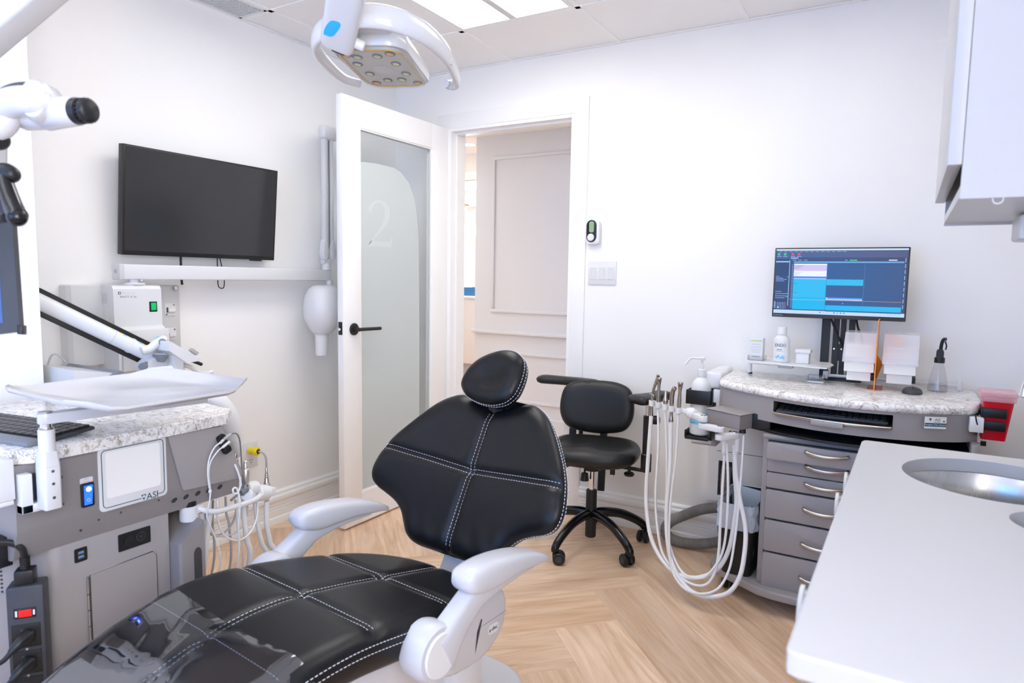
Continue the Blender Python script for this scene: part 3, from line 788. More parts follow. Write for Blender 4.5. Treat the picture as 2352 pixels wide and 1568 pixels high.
mb = MB(); mb.prism(smooth2([(0, .485), (.10, .47), (.17, .40), (.20, .25), (.22, 0), (.24, -.4), (.2, -.75), (0, -.82), (-.2, -.75), (-.24, -.4), (-.22, 0), (-.2, .25), (-.17, .40), (-.10, .47)], 5), 0, .055, 'chairw', .018, 3, xf=CHX)
mb.build('base_plate', chair, 40)

# clear cover slipped over the leg rest
cvm = M['tint']; nt = cvm.node_tree
tc = nt.nodes.new('ShaderNodeTexCoord'); nz = nt.nodes.new('ShaderNodeTexNoise'); nz.inputs['Scale'].default_value = 4.5; nz.inputs['Detail'].default_value = 2; nz.inputs['Distortion'].default_value = .8
bp = nt.nodes.new('ShaderNodeBump'); bp.inputs['Strength'].default_value = .35; bp.inputs['Distance'].default_value = .02
nt.links.new(tc.outputs['Object'], nz.inputs['Vector']); nt.links.new(nz.outputs['Fac'], bp.inputs['Height'])
for nd in nt.nodes:
    if nd.type == 'BSDF_GLOSSY': nt.links.new(bp.outputs[0], nd.inputs['Normal'])
    if nd.type == 'LAYER_WEIGHT': nt.links.new(bp.outputs[0], nd.inputs['Normal'])
    if nd.type == 'MAP_RANGE': nd.inputs['To Min'].default_value = .20
mb = MB(); rows = []
for j in range(61):
    row = []
    for i in range(49):
        s_ = -1+2*i/48; v0 = -.432-.85*j/60+(.02*s_*s_ if j < 8 else 0)
        hw = .262 if v0 > -.5 else max(.16, .262-.075*(-v0-.5))
        a = s_*1.13
        if abs(a) <= 1: u = hw*a; p = fseat(u, v0, .034-.030*max(0, (abs(a)-.80)/.20)**2)
        else: p = fseat(math.copysign(hw+.006, a), v0, .002-(abs(a)-1)*.42)
        row.append(p+cz*.002*math.sin(v0*21+s_*5))
    rows.append(row)
mb.grid(rows, 'tint')
mb.build('foot_cover', None, 60, 'clear plastic sleeve pulled over the leg rest of the black dental chair', 'cover')

# ---------------------------------------------------------------- assistant stool
SO = Vector((1.493, -.339, 0)); sf = Vector((.22, -.97, 0)).normalized(); su = Vector((-sf.y, sf.x, 0))   # sf: way the stool faces, su: to its left as seen from the camera's right
def ST(a, b, z): return SO+su*a+sf*b+Vector((0, 0, z))      # a: +right in the picture, b: towards the front edge
stool = thing('assistant_stool', 'black assistant stool on five castors by the doorway with two arm pads', 'stool', tuple(SO))
# seat: saddle-fronted pad
half = [(0, .205), (.07, .200), (.13, .185), (.18, .15), (.212, .09), (.222, 0), (.215, -.08), (.185, -.15), (.12, -.19), (0, -.20)]
seat_p = smooth2(half+[(-a, b) for a, b in half[1:-1][::-1]], 5)
mb = MB()
pillow(mb, seat_p, .045, .040, .06, .05, lambda a, b, h: ST(a, b, .462+h+.06*a*a), 'vinyl2', 60, 44, (), dish=lambda a, b: -.020*math.exp(-((b+.02)/.11)**2)*(1-.75*math.exp(-(a/.07)**2)*(1 if b > 0 else .1))+.010*math.exp(-(a/.05)**2-((b-.12)/.08)**2))
mb.build('seat', stool, 60)
# backrest
bo = ST(-.022, -.205, .635); bx = su; bz = (Vector((0, 0, 1))-sf*.14).normalized(); bN = bx.cross(bz)
if bN.dot(sf) < 0: bN = -bN
mb = MB(); bp_ = smooth2([(a*1.0, b) for a, b in [(.10, .128), (.165, .095), (.187, .02), (.180, -.055), (.140, -.108), (.05, -.128), (-.05, -.128), (-.140, -.108), (-.180, -.055), (-.187, .02), (-.165, .095), (-.10, .128), (0, .135)]], 6)
pillow(mb, bp_, .034, .024, .05, .03, lambda u, w, h: bo+bx*u+bz*w+bN*(h+.5*u*u), 'vinyl2', 44, 40)
mb.build('backrest', stool, 60)
mb = MB()
mb.box(-.018, .018, -.016, -.004, -.42, .08, 'blackmat', .003, xf=frame(bo-bN*.024+bx*.035, -bx, bN)); mb.build('backrest_bar', stool)
mb = MB(); mb.box(-.018, .018, -.014, -.004, -.20, .06, 'blackmat', .003, xf=frame(bo-bN*.024-bx*.125, -bx, bN)); mb.build('backrest_bar', stool)
# mechanism, levers, knobs
mb = MB(); mb.box(-.085, .085, -.10, .10, .405, .428, 'black', .006, xf=frame(SO, su, sf, (0, 0, 1)) if False else frame(SO, su, -sf))
mb.cyl(ST(0, 0, .372), ST(0, 0, .41), .040, 'black', r1=.05, n=20)
mb.box(-.02, .02, .06, .215, .405, .417, 'blackmat', .002, xf=frame(SO, su, -sf)); mb.build('mechanism', stool)
for a0, b0, a1, b1 in ((-.06, .02, -.20, .03), (-.06, .05, -.15, .085)):
    mb = MB(); p = [ST(a0, b0, .405), ST((a0+a1)/2, (b0+b1)/2, .398), ST(a1+.03, b1, .385), ST(a1, b1, .352)]
    mb.tube(p, lambda t: .006+.006*max(0, (t-.5)*2), 'black', n=10, sm=6); mb.build('lever', stool)
mb = MB(); mb.cyl(ST(-.03, .03, .325), ST(-.03, .03, .360), .021, 'black', r1=.016, n=12); mb.cyl(ST(-.03, .03, .355), ST(-.03, .03, .41), .005, 'black', n=8); mb.build('tension_knob', stool)
mb = MB(); mb.cyl(ST(.10, .02, .365), ST(.10, .02, .41), .012, 'black', n=12); mb.cyl(ST(.10, .02, .358), ST(.10, .02, .366), .007, 'chrome', n=10); mb.build('clamp_screw', stool)
mb = MB(); mb.cyl(ST(0, 0, .26), ST(0, 0, .38), .0135, 'chrome', n=18); mb.build('gas_lift', stool)
mb = MB(); mb.cyl(ST(0, 0, .045), ST(0, 0, .275), .026, 'blackmat', n=24, bev=.003); mb.build('column', stool)
# star base with five arched legs and twin-wheel castors
for k in range(5):
    a = R(-100+72*k); d = Vector((math.cos(a), math.sin(a), 0)); n_ = Vector((-d.y, d.x, 0)); z = Vector((0, 0, 1))
    lg = MB(); P = [SO+d*.015+z*.158, SO+d*.07+z*.160, SO+d*.15+z*.148, SO+d*.22+z*.118, SO+d*.262+z*.092, SO+d*.282+z*.070, SO+d*.282+z*.058]
    lg.tube(P, lambda t: .020-.003*t, 'blackgloss', n=14, sm=5, ry=lambda t: .024-.006*t)
    leg = lg.build('leg', stool, 60)
    c = SO+d*.282; ca = a+R(35+50*k); w1 = Vector((math.cos(ca), math.sin(ca), 0)); wf = Vector((-w1.y, w1.x, 0))
    cs = MB(); cs.cyl(c+z*.052, c+z*.082, .011, 'black', n=12); cs.box(-.006, .006, -.022, .02, .022, .062, 'black', .005, xf=frame(c+wf*.010, w1, wf)); 
    cst = cs.build('caster', leg)
    for s_ in (-1, 1):
        wh = MB(); q = c+wf*.018+w1*s_*.017+z*.028
        wh.cyl(q-w1*.010, q+w1*.010, .028, 'black', n=26, bev=.004); wh.cyl(q+w1*s_*.009, q+w1*s_*.0115, .015, 'dark', n=16); wh.build('wheel', leg)
# arm pads on posts
def armpad(pts, z, wd):
    m_ = MB(); rings = []
    P = spline([(x, y, z) for x, y in pts], 6); n = len(P)
    for i, p in enumerate(P):
        d = (P[min(i+1, n-1)]-P[max(i-1, 0)]).normalized(); s_ = Vector((-d.y, d.x, 0)); t = i/(n-1)
        e = math.sqrt(max(.02, 1-max(0, (abs(2*t-1)-.72)/.28)**2)); w_ = wd(t)*e; hgt = .022*e
        rings.append([p+s_*w_*math.copysign(abs(math.cos(a))**.7, math.cos(a))+Vector((0, 0, hgt*math.copysign(abs(math.sin(a))**.7, math.sin(a)))) for a in [2*math.pi*k/18 for k in range(18)]])
    m_.loft(rings, 'vinyl2'); return m_
L0 = Vector((1.185, -.12, .752))
armpad([(1.075, -.14), (1.16, -.128), (1.26, -.118), (1.36, -.12), (1.41, -.14)], .748, lambda t: .052-.012*math.exp(-((t-.45)/.18)**2)-.008*t).build('arm_pad', stool, 60)
mb = MB(); mb.tube([(1.33, -.125, .735), (1.33, -.125, .60), (1.335, -.13, .43), (1.36, -.17, .415), (1.42, -.27, .415)], .011, 'blackmat', sm=4); mb.cyl((1.25, -.12, .712), (1.25, -.12, .73), .006, 'chrome', n=10); mb.build('arm_post', stool)
armpad([(1.715, -.42), (1.75, -.35), (1.775, -.26), (1.78, -.18)], .742, lambda t: .062-.020*math.exp(-((t-.6)/.2)**2)-.010*t).build('arm_pad', stool, 60)
mb = MB(); mb.cyl((1.757, -.34, .60), (1.757, -.34, .730), .0105, 'chrome', n=14); mb.cyl((1.757, -.34, .47), (1.757, -.34, .665), .0185, 'black', n=16, bev=.003); mb.cyl((1.757, -.34, .405), (1.757, -.34, .49), .024, 'black', n=16, bev=.004)
mb.cyl((1.775, -.33, .645), (1.805, -.315, .645), .020, 'black', n=14, bev=.004); mb.cyl((1.757, -.34, .645), (1.78, -.33, .645), .008, 'black', n=10)
mb.box(1.56, 1.757, -.355, -.335, .404, .417, 'blackmat', .002); mb.cyl((1.68, -.345, .375), (1.68, -.345, .39), .024, 'black', n=14, bev=.004); mb.cyl((1.68, -.345, .385), (1.68, -.345, .41), .008, 'black', n=10); mb.build('arm_post', stool)

# ---------------------------------------------------------------- treatment cart on the left
YZ = lambda x: frame((x, 0, 0), (0, 1, 0), (0, 0, 1))      # local (y, z) drawn on a plane facing +x
lc = thing('treatment_cart', 'taupe treatment cart with quartz top and white touch panel beside the dental chair', 'dental cart', (.75, -2.23, 0))
out = [(.42, -2.555), (.96, -2.555), (1.005, -2.535), (1.040, -2.50), (1.052, -2.45), (1.055, -2.25), (1.052, -2.03), (1.040, -1.975), (1.0, -1.945), (.95, -1.935), (.42, -1.935)]
MB().prism(smooth2(out, 3), .835, .867, 'granite', .0145, 4).build('worktop', lc, 40)
# upper housing: section in x-z bends back below the controls; right end runs out to a point
b = MB()
def yr(z): return -2.004+(.834-z)*.44 if z > .674 else -1.933
sec = [(1.036, .834), (1.040, .828), (1.040, .690), (1.038, .676), (1.012, .610), (1.0, .606), (.47, .606), (.47, .834)]
b.loft([[(x, -2.525, z) for x, z in sec], [(x, -2.523 if x < 1 else -2.52, z) for x, z in sec], [(x, yr(z), z) for x, z in sec]], 'taupe')
b.build('housing', lc, 25)
p = MB(); p.prism([(-2.166, .836), (-2.128, .678), (-2.122, .672), (-1.946, .663), (-1.934, .672), (-1.936, .686), (-2.004, .832)], 0, .006, 'taupel', .002, 2, xf=YZ(1.040)); p.build('end_panel', lc)
# white touch panel with printed border
tp = MB(); tp.prism(rrect(.176, .164, .012, 6, -2.259, .757), 0, .004, 'white', .001, 2, xf=YZ(1.040)); panel = tp.build('touch_panel', lc)
d = MB(); d.prism(rrect(.140, .118, .008, 5, -2.259, .765), 0, .0008, 'trim', .0004, 1, xf=YZ(1.044)); d.build('panel_window', panel)
d = MB(); fx = YZ(1.0446); pts = rrect(.160, .146, .010, 5, -2.259, .757)
path = [fx @ Vector((a, c, 0)) for a, c in pts]
k0 = [i for i, (a, c) in enumerate(pts) if c < .69 and a > -2.2]
line = [fx @ Vector((-2.190, .684, 0))]
P = sorted(range(len(pts)), key=lambda i: i)
# border starts right of the emblem, runs round, ends left of it
ring = [Vector((-2.197, .684, 0))]+[Vector((a, c, 0)) for a, c in pts[18:24]]+[Vector((a, c, 0)) for a, c in pts[0:18]]+[Vector((-2.243, .684, 0))]
d.tube([fx @ q for q in ring], .0010, 'teal', n=6)
d.text('ASI', .024, fx @ T(-2.213, .684, .0004), 'teal', .0002)
d.poly([fx @ Vector((-2.243+a, .684+c, .0006)) for a, c in ((-.0005, .009), (.013, .009), (.0062, -.007))], 'teal')
d.poly([fx @ Vector((-2.2368+.0035*math.cos(R(t)), .688+.0035*math.sin(R(t)), .0008)) for t in range(0, 360, 30)], 'white')
d.box(-2.243, -2.188, .6735, .6742, .0003, .0006, 'inkl', xf=fx)
d.build('printed_border', panel)
# lit rocker switch
s = MB(); s.prism(rrect(.031, .060, .005, 4, -2.374, .730), 0, .006, 'black', .002, 2, xf=YZ(1.040)); sw = s.build('rocker_switch', lc)
s = MB(); s.loft([[YZ(1.0) @ Vector((-2.374+a, z, x-1.0)) for a in (-.009, .009)]+[YZ(1.0) @ Vector((-2.374+a, z, 1.044-1.0)) for a in (.009, -.009)] for x, z in ((1.053, .754), (1.049, .730), (1.0465, .706))], 'swblue'); rk = s.build('rocker', sw)
s = MB(); s.sphere((1.0525, -2.375, .746), .006, 'swhot', sc=(.35, 1, 1)); s.tube([(1.0482, -2.374+.0035*math.cos(R(t)), .718+.0035*math.sin(R(t))) for t in range(0, 360, 30)], .0005, 'white', n=5, closed=True); s.build('lamp', sw)
s = MB(); s.prism(rrect(.030, .013, .003, 3, -2.374, .766), 0, .0012, 'white', xf=YZ(1.040)); s.text('Main', .0055, YZ(1.0414) @ T(-2.374, .769, 0), 'inkl', .0001); s.text('Power', .0055, YZ(1.0414) @ T(-2.374, .763, 0), 'inkl', .0001); s.build('switch_label', lc)
for y, z, x in ((-2.428, .787, 1.0405), (-2.428, .722, 1.0405), (-2.344, .655, 1.030), (-2.385, .640, 1.026), (-2.29, .658, 1.031), (-2.19, .662, 1.033)):
    s = MB(); s.cyl((x-.003, y, z), (x+.0012, y, z), .0028, 'steel', n=12); s.cyl((x+.0012, y, z), (x+.0014, y, z), .0014, 'gap', n=8); s.build('screw', lc)
h = MB()
for y in (-2.143, -2.108, -2.072, -2.037, -2.001):
    n = Vector((.93, 0, -.36)); c = Vector((1.0275, y, .648)); h.cyl(c-n*.001, c+n*.0012, .0095, 'gap', n=18); h.tube([c+n*.0012+.0100*(Vector((0, 1, 0))*math.cos(R(t))+Vector((.36, 0, .93))*math.sin(R(t))) for t in range(0, 360, 24)], .0012, 'taupe', n=6, closed=True)
h.build('port_hole', lc)
# lower cabinet
b = MB(); b.prism([(1.012, -2.152), (.50, -2.152), (.50, -2.545), (.86, -2.545), (.984, -2.462), (1.0, -2.449), (1.009, -2.436), (1.012, -2.424)], .055, .612, 'taupel', .003, 2); b.build('lower_cabinet', lc, 40)
f = MB(); f.box(1.012, 1.0145, -2.362, -2.190, .10, .517, 'taupel', .001, 1); fl = f.build('flap', lc)
f = MB(); f.tube([(1.0135, -2.362, .10), (1.0135, -2.362, .514), (1.0135, -2.20, .5185), (1.0135, -2.190, .505), (1.0135, -2.189, .10)], .0013, 'gap', n=6); f.build('flap_gap', fl)
f = MB(); f.cyl((1.0150, -2.368, .10), (1.0150, -2.368, .512), .0032, 'steel', n=10)
for k in range(9): f.cyl((1.0150, -2.368, .13+.042*k), (1.0150, -2.368, .132+.042*k), .0035, 'gap', n=10)
f.build('hinge', fl)
u = MB(); u.prism(rrect(.030, .035, .003, 3, -2.381, .574), 0, .003, 'black', .001, 1, xf=YZ(1.012)); us = u.build('usb_port', lc)
u = MB()
for z in (.580, .569): u.box(1.0148, 1.0158, -2.389, -2.374, z-.0042, z+.0042, 'chrome'); u.box(1.0156, 1.0162, -2.387, -2.376, z-.001, z+.0028, 'bluepack')
u.build('usb_socket', us)
u = MB(); u.prism(rrect(.086, .046, .003, 3, -2.247, .570), 0, .003, 'black', .001, 1, xf=YZ(1.012)); op = u.build('outlet_plate', lc)
u = MB(); u.cyl((1.0148, -2.262, .569), (1.017, -2.262, .569), .014, 'blackmat', n=24); u.cyl((1.0148, -2.232, .572), (1.0165, -2.232, .572), .012, 'blackmat', n=24); u.tube([(1.0168, -2.232+.012*math.cos(R(t)), .572+.012*math.sin(R(t))) for t in range(0, 360, 20)], .0009, 'dark', n=6, closed=True); u.cyl((1.016, -2.232, .572), (1.0172, -2.232, .572), .003, 'gap', n=10); u.build('outlet_cover', op)
# upright side pocket with an oval hand hole
b = MB(); pk = ((.86, -2.150), (1.052, -2.150), (1.060, -2.144), (1.060, -2.075), (.86, -2.070)); b.loft([[(x, y, .08) for x, y in pk], [(x, y, .527+(y+2.150)*.66) for x, y in pk]], 'taupe')
so = b.build('side_pocket', lc)
b = MB(); b.prism([(-2.098+.012*math.cos(R(t)), .40+(.085 if math.sin(R(t)) > 0 else -.085)+.02*math.sin(R(t))) for t in range(0, 360, 15)], 0, .0012, 'gap', xf=YZ(1.0598)); b.build('hand_hole', so)
b = MB(); b.cyl((.985, -2.075, .575), (.985, -2.075, .608), .020, 'steel', n=20); b.build('spigot', lc)
# rear body and castors
b = MB(); b.box(.46, .86, -2.45, -1.98, .055, .612, 'taupe', .01); b.build('rear_body', lc)
for x in (.53, .93):
    for y in (-2.38, -2.20): c = MB(); c.cyl((x-.012, y, .027), (x+.012, y, .027), .027, 'black', n=22, bev=.004); c.box(x-.018, x+.018, y-.012, y+.012, .03, .058, 'black', .003); c.build('caster', lc)
# clamps at the near corner
k = MB(); k.box(1.040, 1.066, -2.523, -2.455, .728, .748, 'white', .002); k.box(1.040, 1.066, -2.523, -2.500, .728, .818, 'white', .002); k.box(1.041, 1.062, -2.500, -2.485, .755, .812, 'black'); k.build('tray_clamp', lc)
k = MB(); k.box(.99, 1.05, -2.565, -2.527, .762, .856, 'white', .004); k.box(.99, 1.05, -2.565, -2.531, .752, .762, 'white', .002); k.build('side_bracket', lc)
# black inlet block on the near side
k = MB(); k.box(.86, .99, -2.545, -2.515, .592, .662, 'black', .003); k.cyl((.955, -2.545, .625), (.955, -2.56, .625), .022, 'blackmat', n=6); k.cyl((.955, -2.55, .628), (.93, -2.62, .632), .012, 'black', n=14); k.tube([(.93, -2.62, .632), (.88, -2.70, .630), (.80, -2.78, .60), (.70, -2.82, .45)], .007, 'black', sm=5); k.build('power_inlet', lc)
# perforated vent and piano hinge on the chamfered near corner
cf = frame((.922, -2.5035, 0), Vector((.124, .083, 0)), (0, 0, 1))
k = MB(); k.box(-.062, .004, .09, .50, .0005, .0025, 'taupel', .001, 1, xf=cf)
for i in range(6):
    for j in range(9): k.cyl(cf @ Vector((-.062+.010*i, .505+.010*j, .0002)), cf @ Vector((-.062+.010*i, .505+.010*j, .0008)), .003, 'gap', n=8)
k.build('side_panel', lc)
k = MB(); k.cyl(cf @ Vector((.007, .09, .004)), cf @ Vector((.007, .49, .004)), .0032, 'steel', n=8)
for i in range(8): k.box(.0045, .0095, .12+.046*i, .138+.046*i, .0066, .0076, 'gap', xf=cf)
k.build('side_hinge', lc)

# power strip hanging on the near side of the cart
ps = thing('power_strip', 'black power strip with a red-lit switch on the corner of the left cart', 'power strip', (1.02, -2.50, .06))
pn = Vector((.79, -.61, 0)).normalized(); pm = Vector((.61, .79, 0)).normalized(); PC = Vector((1.046, -2.520, 0))
fxs = frame(PC, pm, (0, 0, 1))                      # local x along the strip's width, y up, z outwards
b = MB(); b.box(-.036, .036, .04, .556, -.050, 0, 'dark', .005, 2, xf=fxs); b.build('body', ps)
b = MB(); b.box(-.022, .021, .482, .506, 0, .002, 'black', .0008, xf=fxs); b.box(-.012, .013, .486, .502, .002, .0045, 'redled', .001, xf=fxs); b.box(-.019, -.015, .487, .501, .002, .0024, 'stitch', xf=fxs); b.box(.015, .019, .488, .500, .002, .0024, 'stitch', xf=fxs); b.build('switch', ps)
for i, zc in enumerate((.440, .376, .312, .248, .184, .120)):
    b = MB(); b.box(-.028, .028, zc-.028, zc+.028, 0, .0025, 'black', .001, xf=fxs)
    for (a, c, w_, h_) in ((-.008, .012, .006, .011), (-.008, -.012, .007, .008), (.012, 0, .007, .003), (.002, 0, .004, .003)): b.box(a-w_/2, a+w_/2, zc+c-h_/2, zc+c+h_/2, .0024, .0029, 'gap', xf=fxs)
    b.cyl(fxs @ Vector((0, zc-.0325, 0)), fxs @ Vector((0, zc-.0325, .0015)), .003, 'steel', n=10); b.build('socket', ps)
def cord(lab, pts, r, plug):
    t = thing('power_cable', lab, 'cable', tuple(pts[0])); m_ = MB(); m_.tube(pts, r, 'black', n=10, sm=6); m_.build('wire', t); plug().build('plug', t); return t
def p1():
    m_ = MB(); q = fxs @ Vector((-.002, 0, -.024)); m_.box(-.019, .019, .5565, .590, -.018, .018, 'black', .004, xf=fxs @ T(-.002, 0, -.024)); m_.cyl(q+Vector((0, 0, .588)), q+Vector((0, 0, .622)), .009, 'black', r1=.0075, n=12)
    for k in range(5): m_.cyl(q+Vector((0, 0, .594+.005*k)), q+Vector((0, 0, .5965+.005*k)), .0105, 'black', n=12)
    return m_
q = fxs @ Vector((-.002, 0, -.024))
cord('thick black cable arching into the top of the black power strip', [q+Vector((0, 0, .612)), q+Vector((0, -.006, .640)), q+Vector((-.015, -.03, .658)), q+Vector((-.04, -.07, .652)), q+Vector((-.06, -.13, .625)), q+Vector((-.07, -.20, .55))], .0075, p1)
for i, (zc, lab) in enumerate(((.440, 'black plug and cable in the uppermost socket of the power strip'), (.376, 'black plug and cable in the second socket of the power strip'))):
    def pp():
        m_ = MB(); m_.tube([fxs @ Vector(v) for v in ((.006, zc+.003, .010), (-.006, zc-.002, .030), (-.020, zc-.016, .042))], lambda t: .016-.008*t, 'black', n=12, sm=4); m_.box(-.010, .018, zc-.013, zc+.013, .0032, .012, 'black', .003, xf=fxs); return m_
    cord(lab, [fxs @ Vector(v) for v in ((-.019, zc-.014, .041), (-.034, zc-.030, .046), (-.055, zc-.038, .040), (-.085, zc-.028, .03), (-.14, zc-.05, .02))], .0055, pp)

# keyboard on the quartz top
kb = thing('keyboard', 'dark wireless keyboard lying on the quartz top of the left cart', 'keyboard', (.80, -2.42, .868))
kx = frame((.80, -2.425, .868), (.985, .17, 0), (-.17, .985, 0))
b = MB(); b.box(-.235, .205, -.062, .070, 0, .010, 'dark', .004, 2, xf=kx @ RX(R(3)) @ T(0, 0, .003)); b.box(-.235, .205, -.098, -.058, 0, .012, 'greyd', .005, 2, xf=kx @ RX(R(3)) @ T(0, 0, .003)); b.build('case', kb)
b = MB()
for r_ in range(5):
    for c_ in range(16):
        x = -.228+.0268*c_; b.box(x, x+.0242, -.054+.0235*r_, -.033+.0235*r_, .012, .0185, 'black', .0015, 1, xf=kx @ RX(R(3)))
b.build('keys', kb)

# instrument tray on its folding arm
ta = thing('instrument_tray', 'white flared instrument tray on a folding arm over the left cart', 'tray', (1.07, -2.474, .735))
b = MB(); b.prism(rrect(.042, .036, .006, 3, 1.085, -2.476), .735, .835, 'white', .003); b.prism(rrect(.042, .036, .006, 3, 1.085, -2.476), .835, .868, 'white', 0, top=.82); b.cyl((1.085, -2.476, .866), (1.085, -2.476, .918), .0165, 'white', n=24, bev=.002); b.cyl((1.085, -2.476, .918), (1.085, -2.476, .921), .0155, 'bronze', n=24); b.cyl((1.085, -2.476, .92), (1.085, -2.476, .932), .012, 'chrome', n=20)
for z in (.824, .795, .763): b.cyl((1.105, -2.476, z), (1.1068, -2.476, z), .0035, 'steel', n=12); b.cyl((1.1068, -2.476, z), (1.1072, -2.476, z), .0018, 'gap', n=8)
b.build('post', ta)
def bar(m_, a, c, z0, z1, w):
    a, c = Vector(a), Vector(c); d = (c-a).normalized(); L = (c-a).length; n_ = 8
    poly = [(L+w*math.sin(R(t)), w*math.cos(R(t))) for t in range(0, 181, 20)]+[(-w*math.sin(R(t)), -w*math.cos(R(t))) for t in range(0, 181, 20)]
    m_.prism(poly, 0, z1-z0, 'whiteg', .002, 2, xf=frame((a.x, a.y, z0), (d.x, d.y, 0), (-d.y, d.x, 0)))
b = MB(); bar(b, (1.085, -2.476, 0), (1.140, -2.130, 0), .931, .955, .0165); b.cyl((1.085, -2.476, .955), (1.085, -2.476, .958), .014, 'steel', n=20); b.cyl((1.140, -2.130, .955), (1.140, -2.130, .960), .010, 'chrome', n=18); b.build('lower_arm', ta)
b = MB(); bar(b, (1.140, -2.130, 0), (1.10, -2.30, 0), .959, .9785, .0155); b.build('upper_arm', ta)
# tray plate: flat with both ends flared up and clipped corners
b = MB(); th = .006
TY = [-2.512, -2.486, -2.462, -2.43, -2.30, -2.18, -2.158, -2.138, -2.108]; TZ = [1.004, .999, .990, .986, .986, .986, .990, 1.000, 1.007]
TX0 = [.99, .94, .905, .90, .90, .90, .905, .93, .98]; TX1 = [1.25, 1.285, 1.326, 1.330, 1.330, 1.330, 1.328, 1.322, 1.30]
rings = []
for y, z, a, c in zip(TY, TZ, TX0, TX1):
    rings.append([(a, y, z+.008), (a+.012, y, z), (c-.012, y, z), (c, y, z+.004), (c, y, z-th+.004), (c-.012, y, z-th-.004), (a+.012, y, z-th), (a, y, z+.008-th)])
b.loft(rings, 'whiteg'); b.build('tray_plate', ta, 50)

# ---------------------------------------------------------------- instrument rack and cables at the right end of the left cart
rk_ = thing('instrument_rack', 'white tubular instrument rack hanging under the end of the left cart', 'holder', (1.0, -1.97, .54))
b = MB(); q = Vector((1.000,-2.082,0.590)); b.cyl(q-Vector((0, 0, .024)), q+Vector((0, 0, .020)), .0255, 'white', n=28, bev=.003); b.cyl(q+Vector((0, 0, .020)), q+Vector((0, 0, .034)), .021, 'black', n=20); p_ = Vector((1.015,-2.060,0.598)); b.box(-.008, .008, -.010, .010, -.012, .012, 'white', .003, xf=T(*p_)); b.cyl(q, p_, .012, 'white', n=14); b.build('swivel_cup', rk_)
b = MB(); b.tube([(1.015,-2.063,0.600), (1.030,-2.047,0.590), (1.035,-2.026,0.582), (1.030,-1.982,0.575), (1.020,-1.921,0.569), (1.000,-1.863,0.562), (0.985,-1.831,0.562), (0.970,-1.811,0.565)], .0085, 'white', n=14, sm=5); b.build('rail', rk_, 60)
b = MB(); b.cyl((0.990,-1.881,0.582), (0.930,-1.805,0.550), .019, 'white', n=24, bev=.003)
for px in ((0.991,-1.873,0.591), (0.990,-1.873,0.564)): b.cyl(px, Vector(px)+Vector((.001, 0, 0)), .004, 'dark', n=10)
b.build('pivot_disc', rk_)
b = MB(); b.cyl((0.965,-1.825,0.568), (0.955,-1.777,0.557), .0265, 'white', n=28, bev=.004); b.cyl((0.970,-1.865,0.596), (0.960,-1.821,0.587), .021, 'white', n=24, bev=.004); b.build('rotary_hub', rk_)
b = MB(); r0 = Vector((0.960,-1.784,0.557)); b.box(-.012, .014, 0, .032, -.013, .013, 'white', .003, xf=T(*r0)); b.build('clip', rk_)
b = MB(); b.cyl((0.985,-1.899,0.594), (0.985,-1.876,0.605), .0135, 'greyd', n=18, bev=.002); b.tube([(0.985,-1.897,0.591), (0.985,-1.915,0.588), (0.985,-1.933,0.579)], .004, 'greyd', n=8); b.build('sensor_holder', rk_)
b = MB(); b.box(.94, .98, -2.075, -2.045, .545, .600, 'black', .003); b.build('stop_block', rk_)
def hp2(lab, fn, r_, pts, m='tubew'):
    t = thing('handpiece', lab, 'handpiece', pts[0], 'handpieces on the left cart'); fn(t)
    q = list(pts); q.append((q[-1][0]-.06, q[-1][1]-.03, .12)); q.append((q[-1][0]-.2, q[-1][1]-.06, .09))
    m_ = MB(); m_.tube(q, r_, m, n=12, sm=6); m_.build('hose', t, 60)
def motor(t):
    a = Vector((0.965,-1.863,0.611)); m_ = MB(); m_.lathe([(0, -.004), (.010, -.004), (.0105, 0), (.0120, .004), (.0120, .044), (.0105, .047), (.0075, .048), (.0075, .060), (.0062, .062), (.0062, .071), (.004, .073), (0, .073)], 'silver', T(*a), 24); m_.cyl(a-Vector((0, 0, .010)), a-Vector((0, 0, .003)), .0105, 'black', n=18); m_.build('body', t)
def scaler(t):
    a = Vector((0.955,-1.775,0.527)); m_ = MB(); m_.lathe([(0, 0), (.0065, 0), (.0075, .003), (.0075, .018), (0, .018)], 'silver', T(*a), 20); m_.lathe([(.0075, .040), (.0105, .042), (.0110, .058), (.0080, .062), (.0070, .075), (.0055, .078), (.0055, .081), (.0062, .083), (.0050, .086), (.0056, .089), (.0042, .092), (.0046, .095), (.0036, .098), (.0036, .112), (.0030, .113), (0, .113)], 'steel', T(*a), 20); m_.build('body', t)
def stub(t):
    a = Vector((0.900,-1.850,0.660)); m_ = MB(); m_.lathe([(0, 0), (.009, 0), (.009, .016), (.006, .019), (.006, .032), (.0045, .036), (0, .036)], 'nickel', T(*a), 18); m_.build('body', t)
hp2('silver motor handpiece with a ribbed tip standing in the rack of the left cart', motor, .0085, [(0.970,-1.874,0.564), (0.970,-1.876,0.519), (0.970,-1.867,0.429), (0.970,-1.859,0.355)])
hp2('slim stepped metal handpiece at the far right clip of the left cart', scaler, .0085, [(0.955,-1.776,0.526), (0.955,-1.777,0.450), (0.955,-1.766,0.382), (0.955,-1.755,0.326)])
hp2('short metal handpiece tip peeking out behind the end panel of the left cart', stub, .0075, [(0.900,-1.850,0.660), (0.910,-1.853,0.613), (0.920,-1.827,0.550), (0.950,-1.819,0.533), (0.960,-1.819,0.472), (0.960,-1.803,0.395), (0.960,-1.784,0.322)])
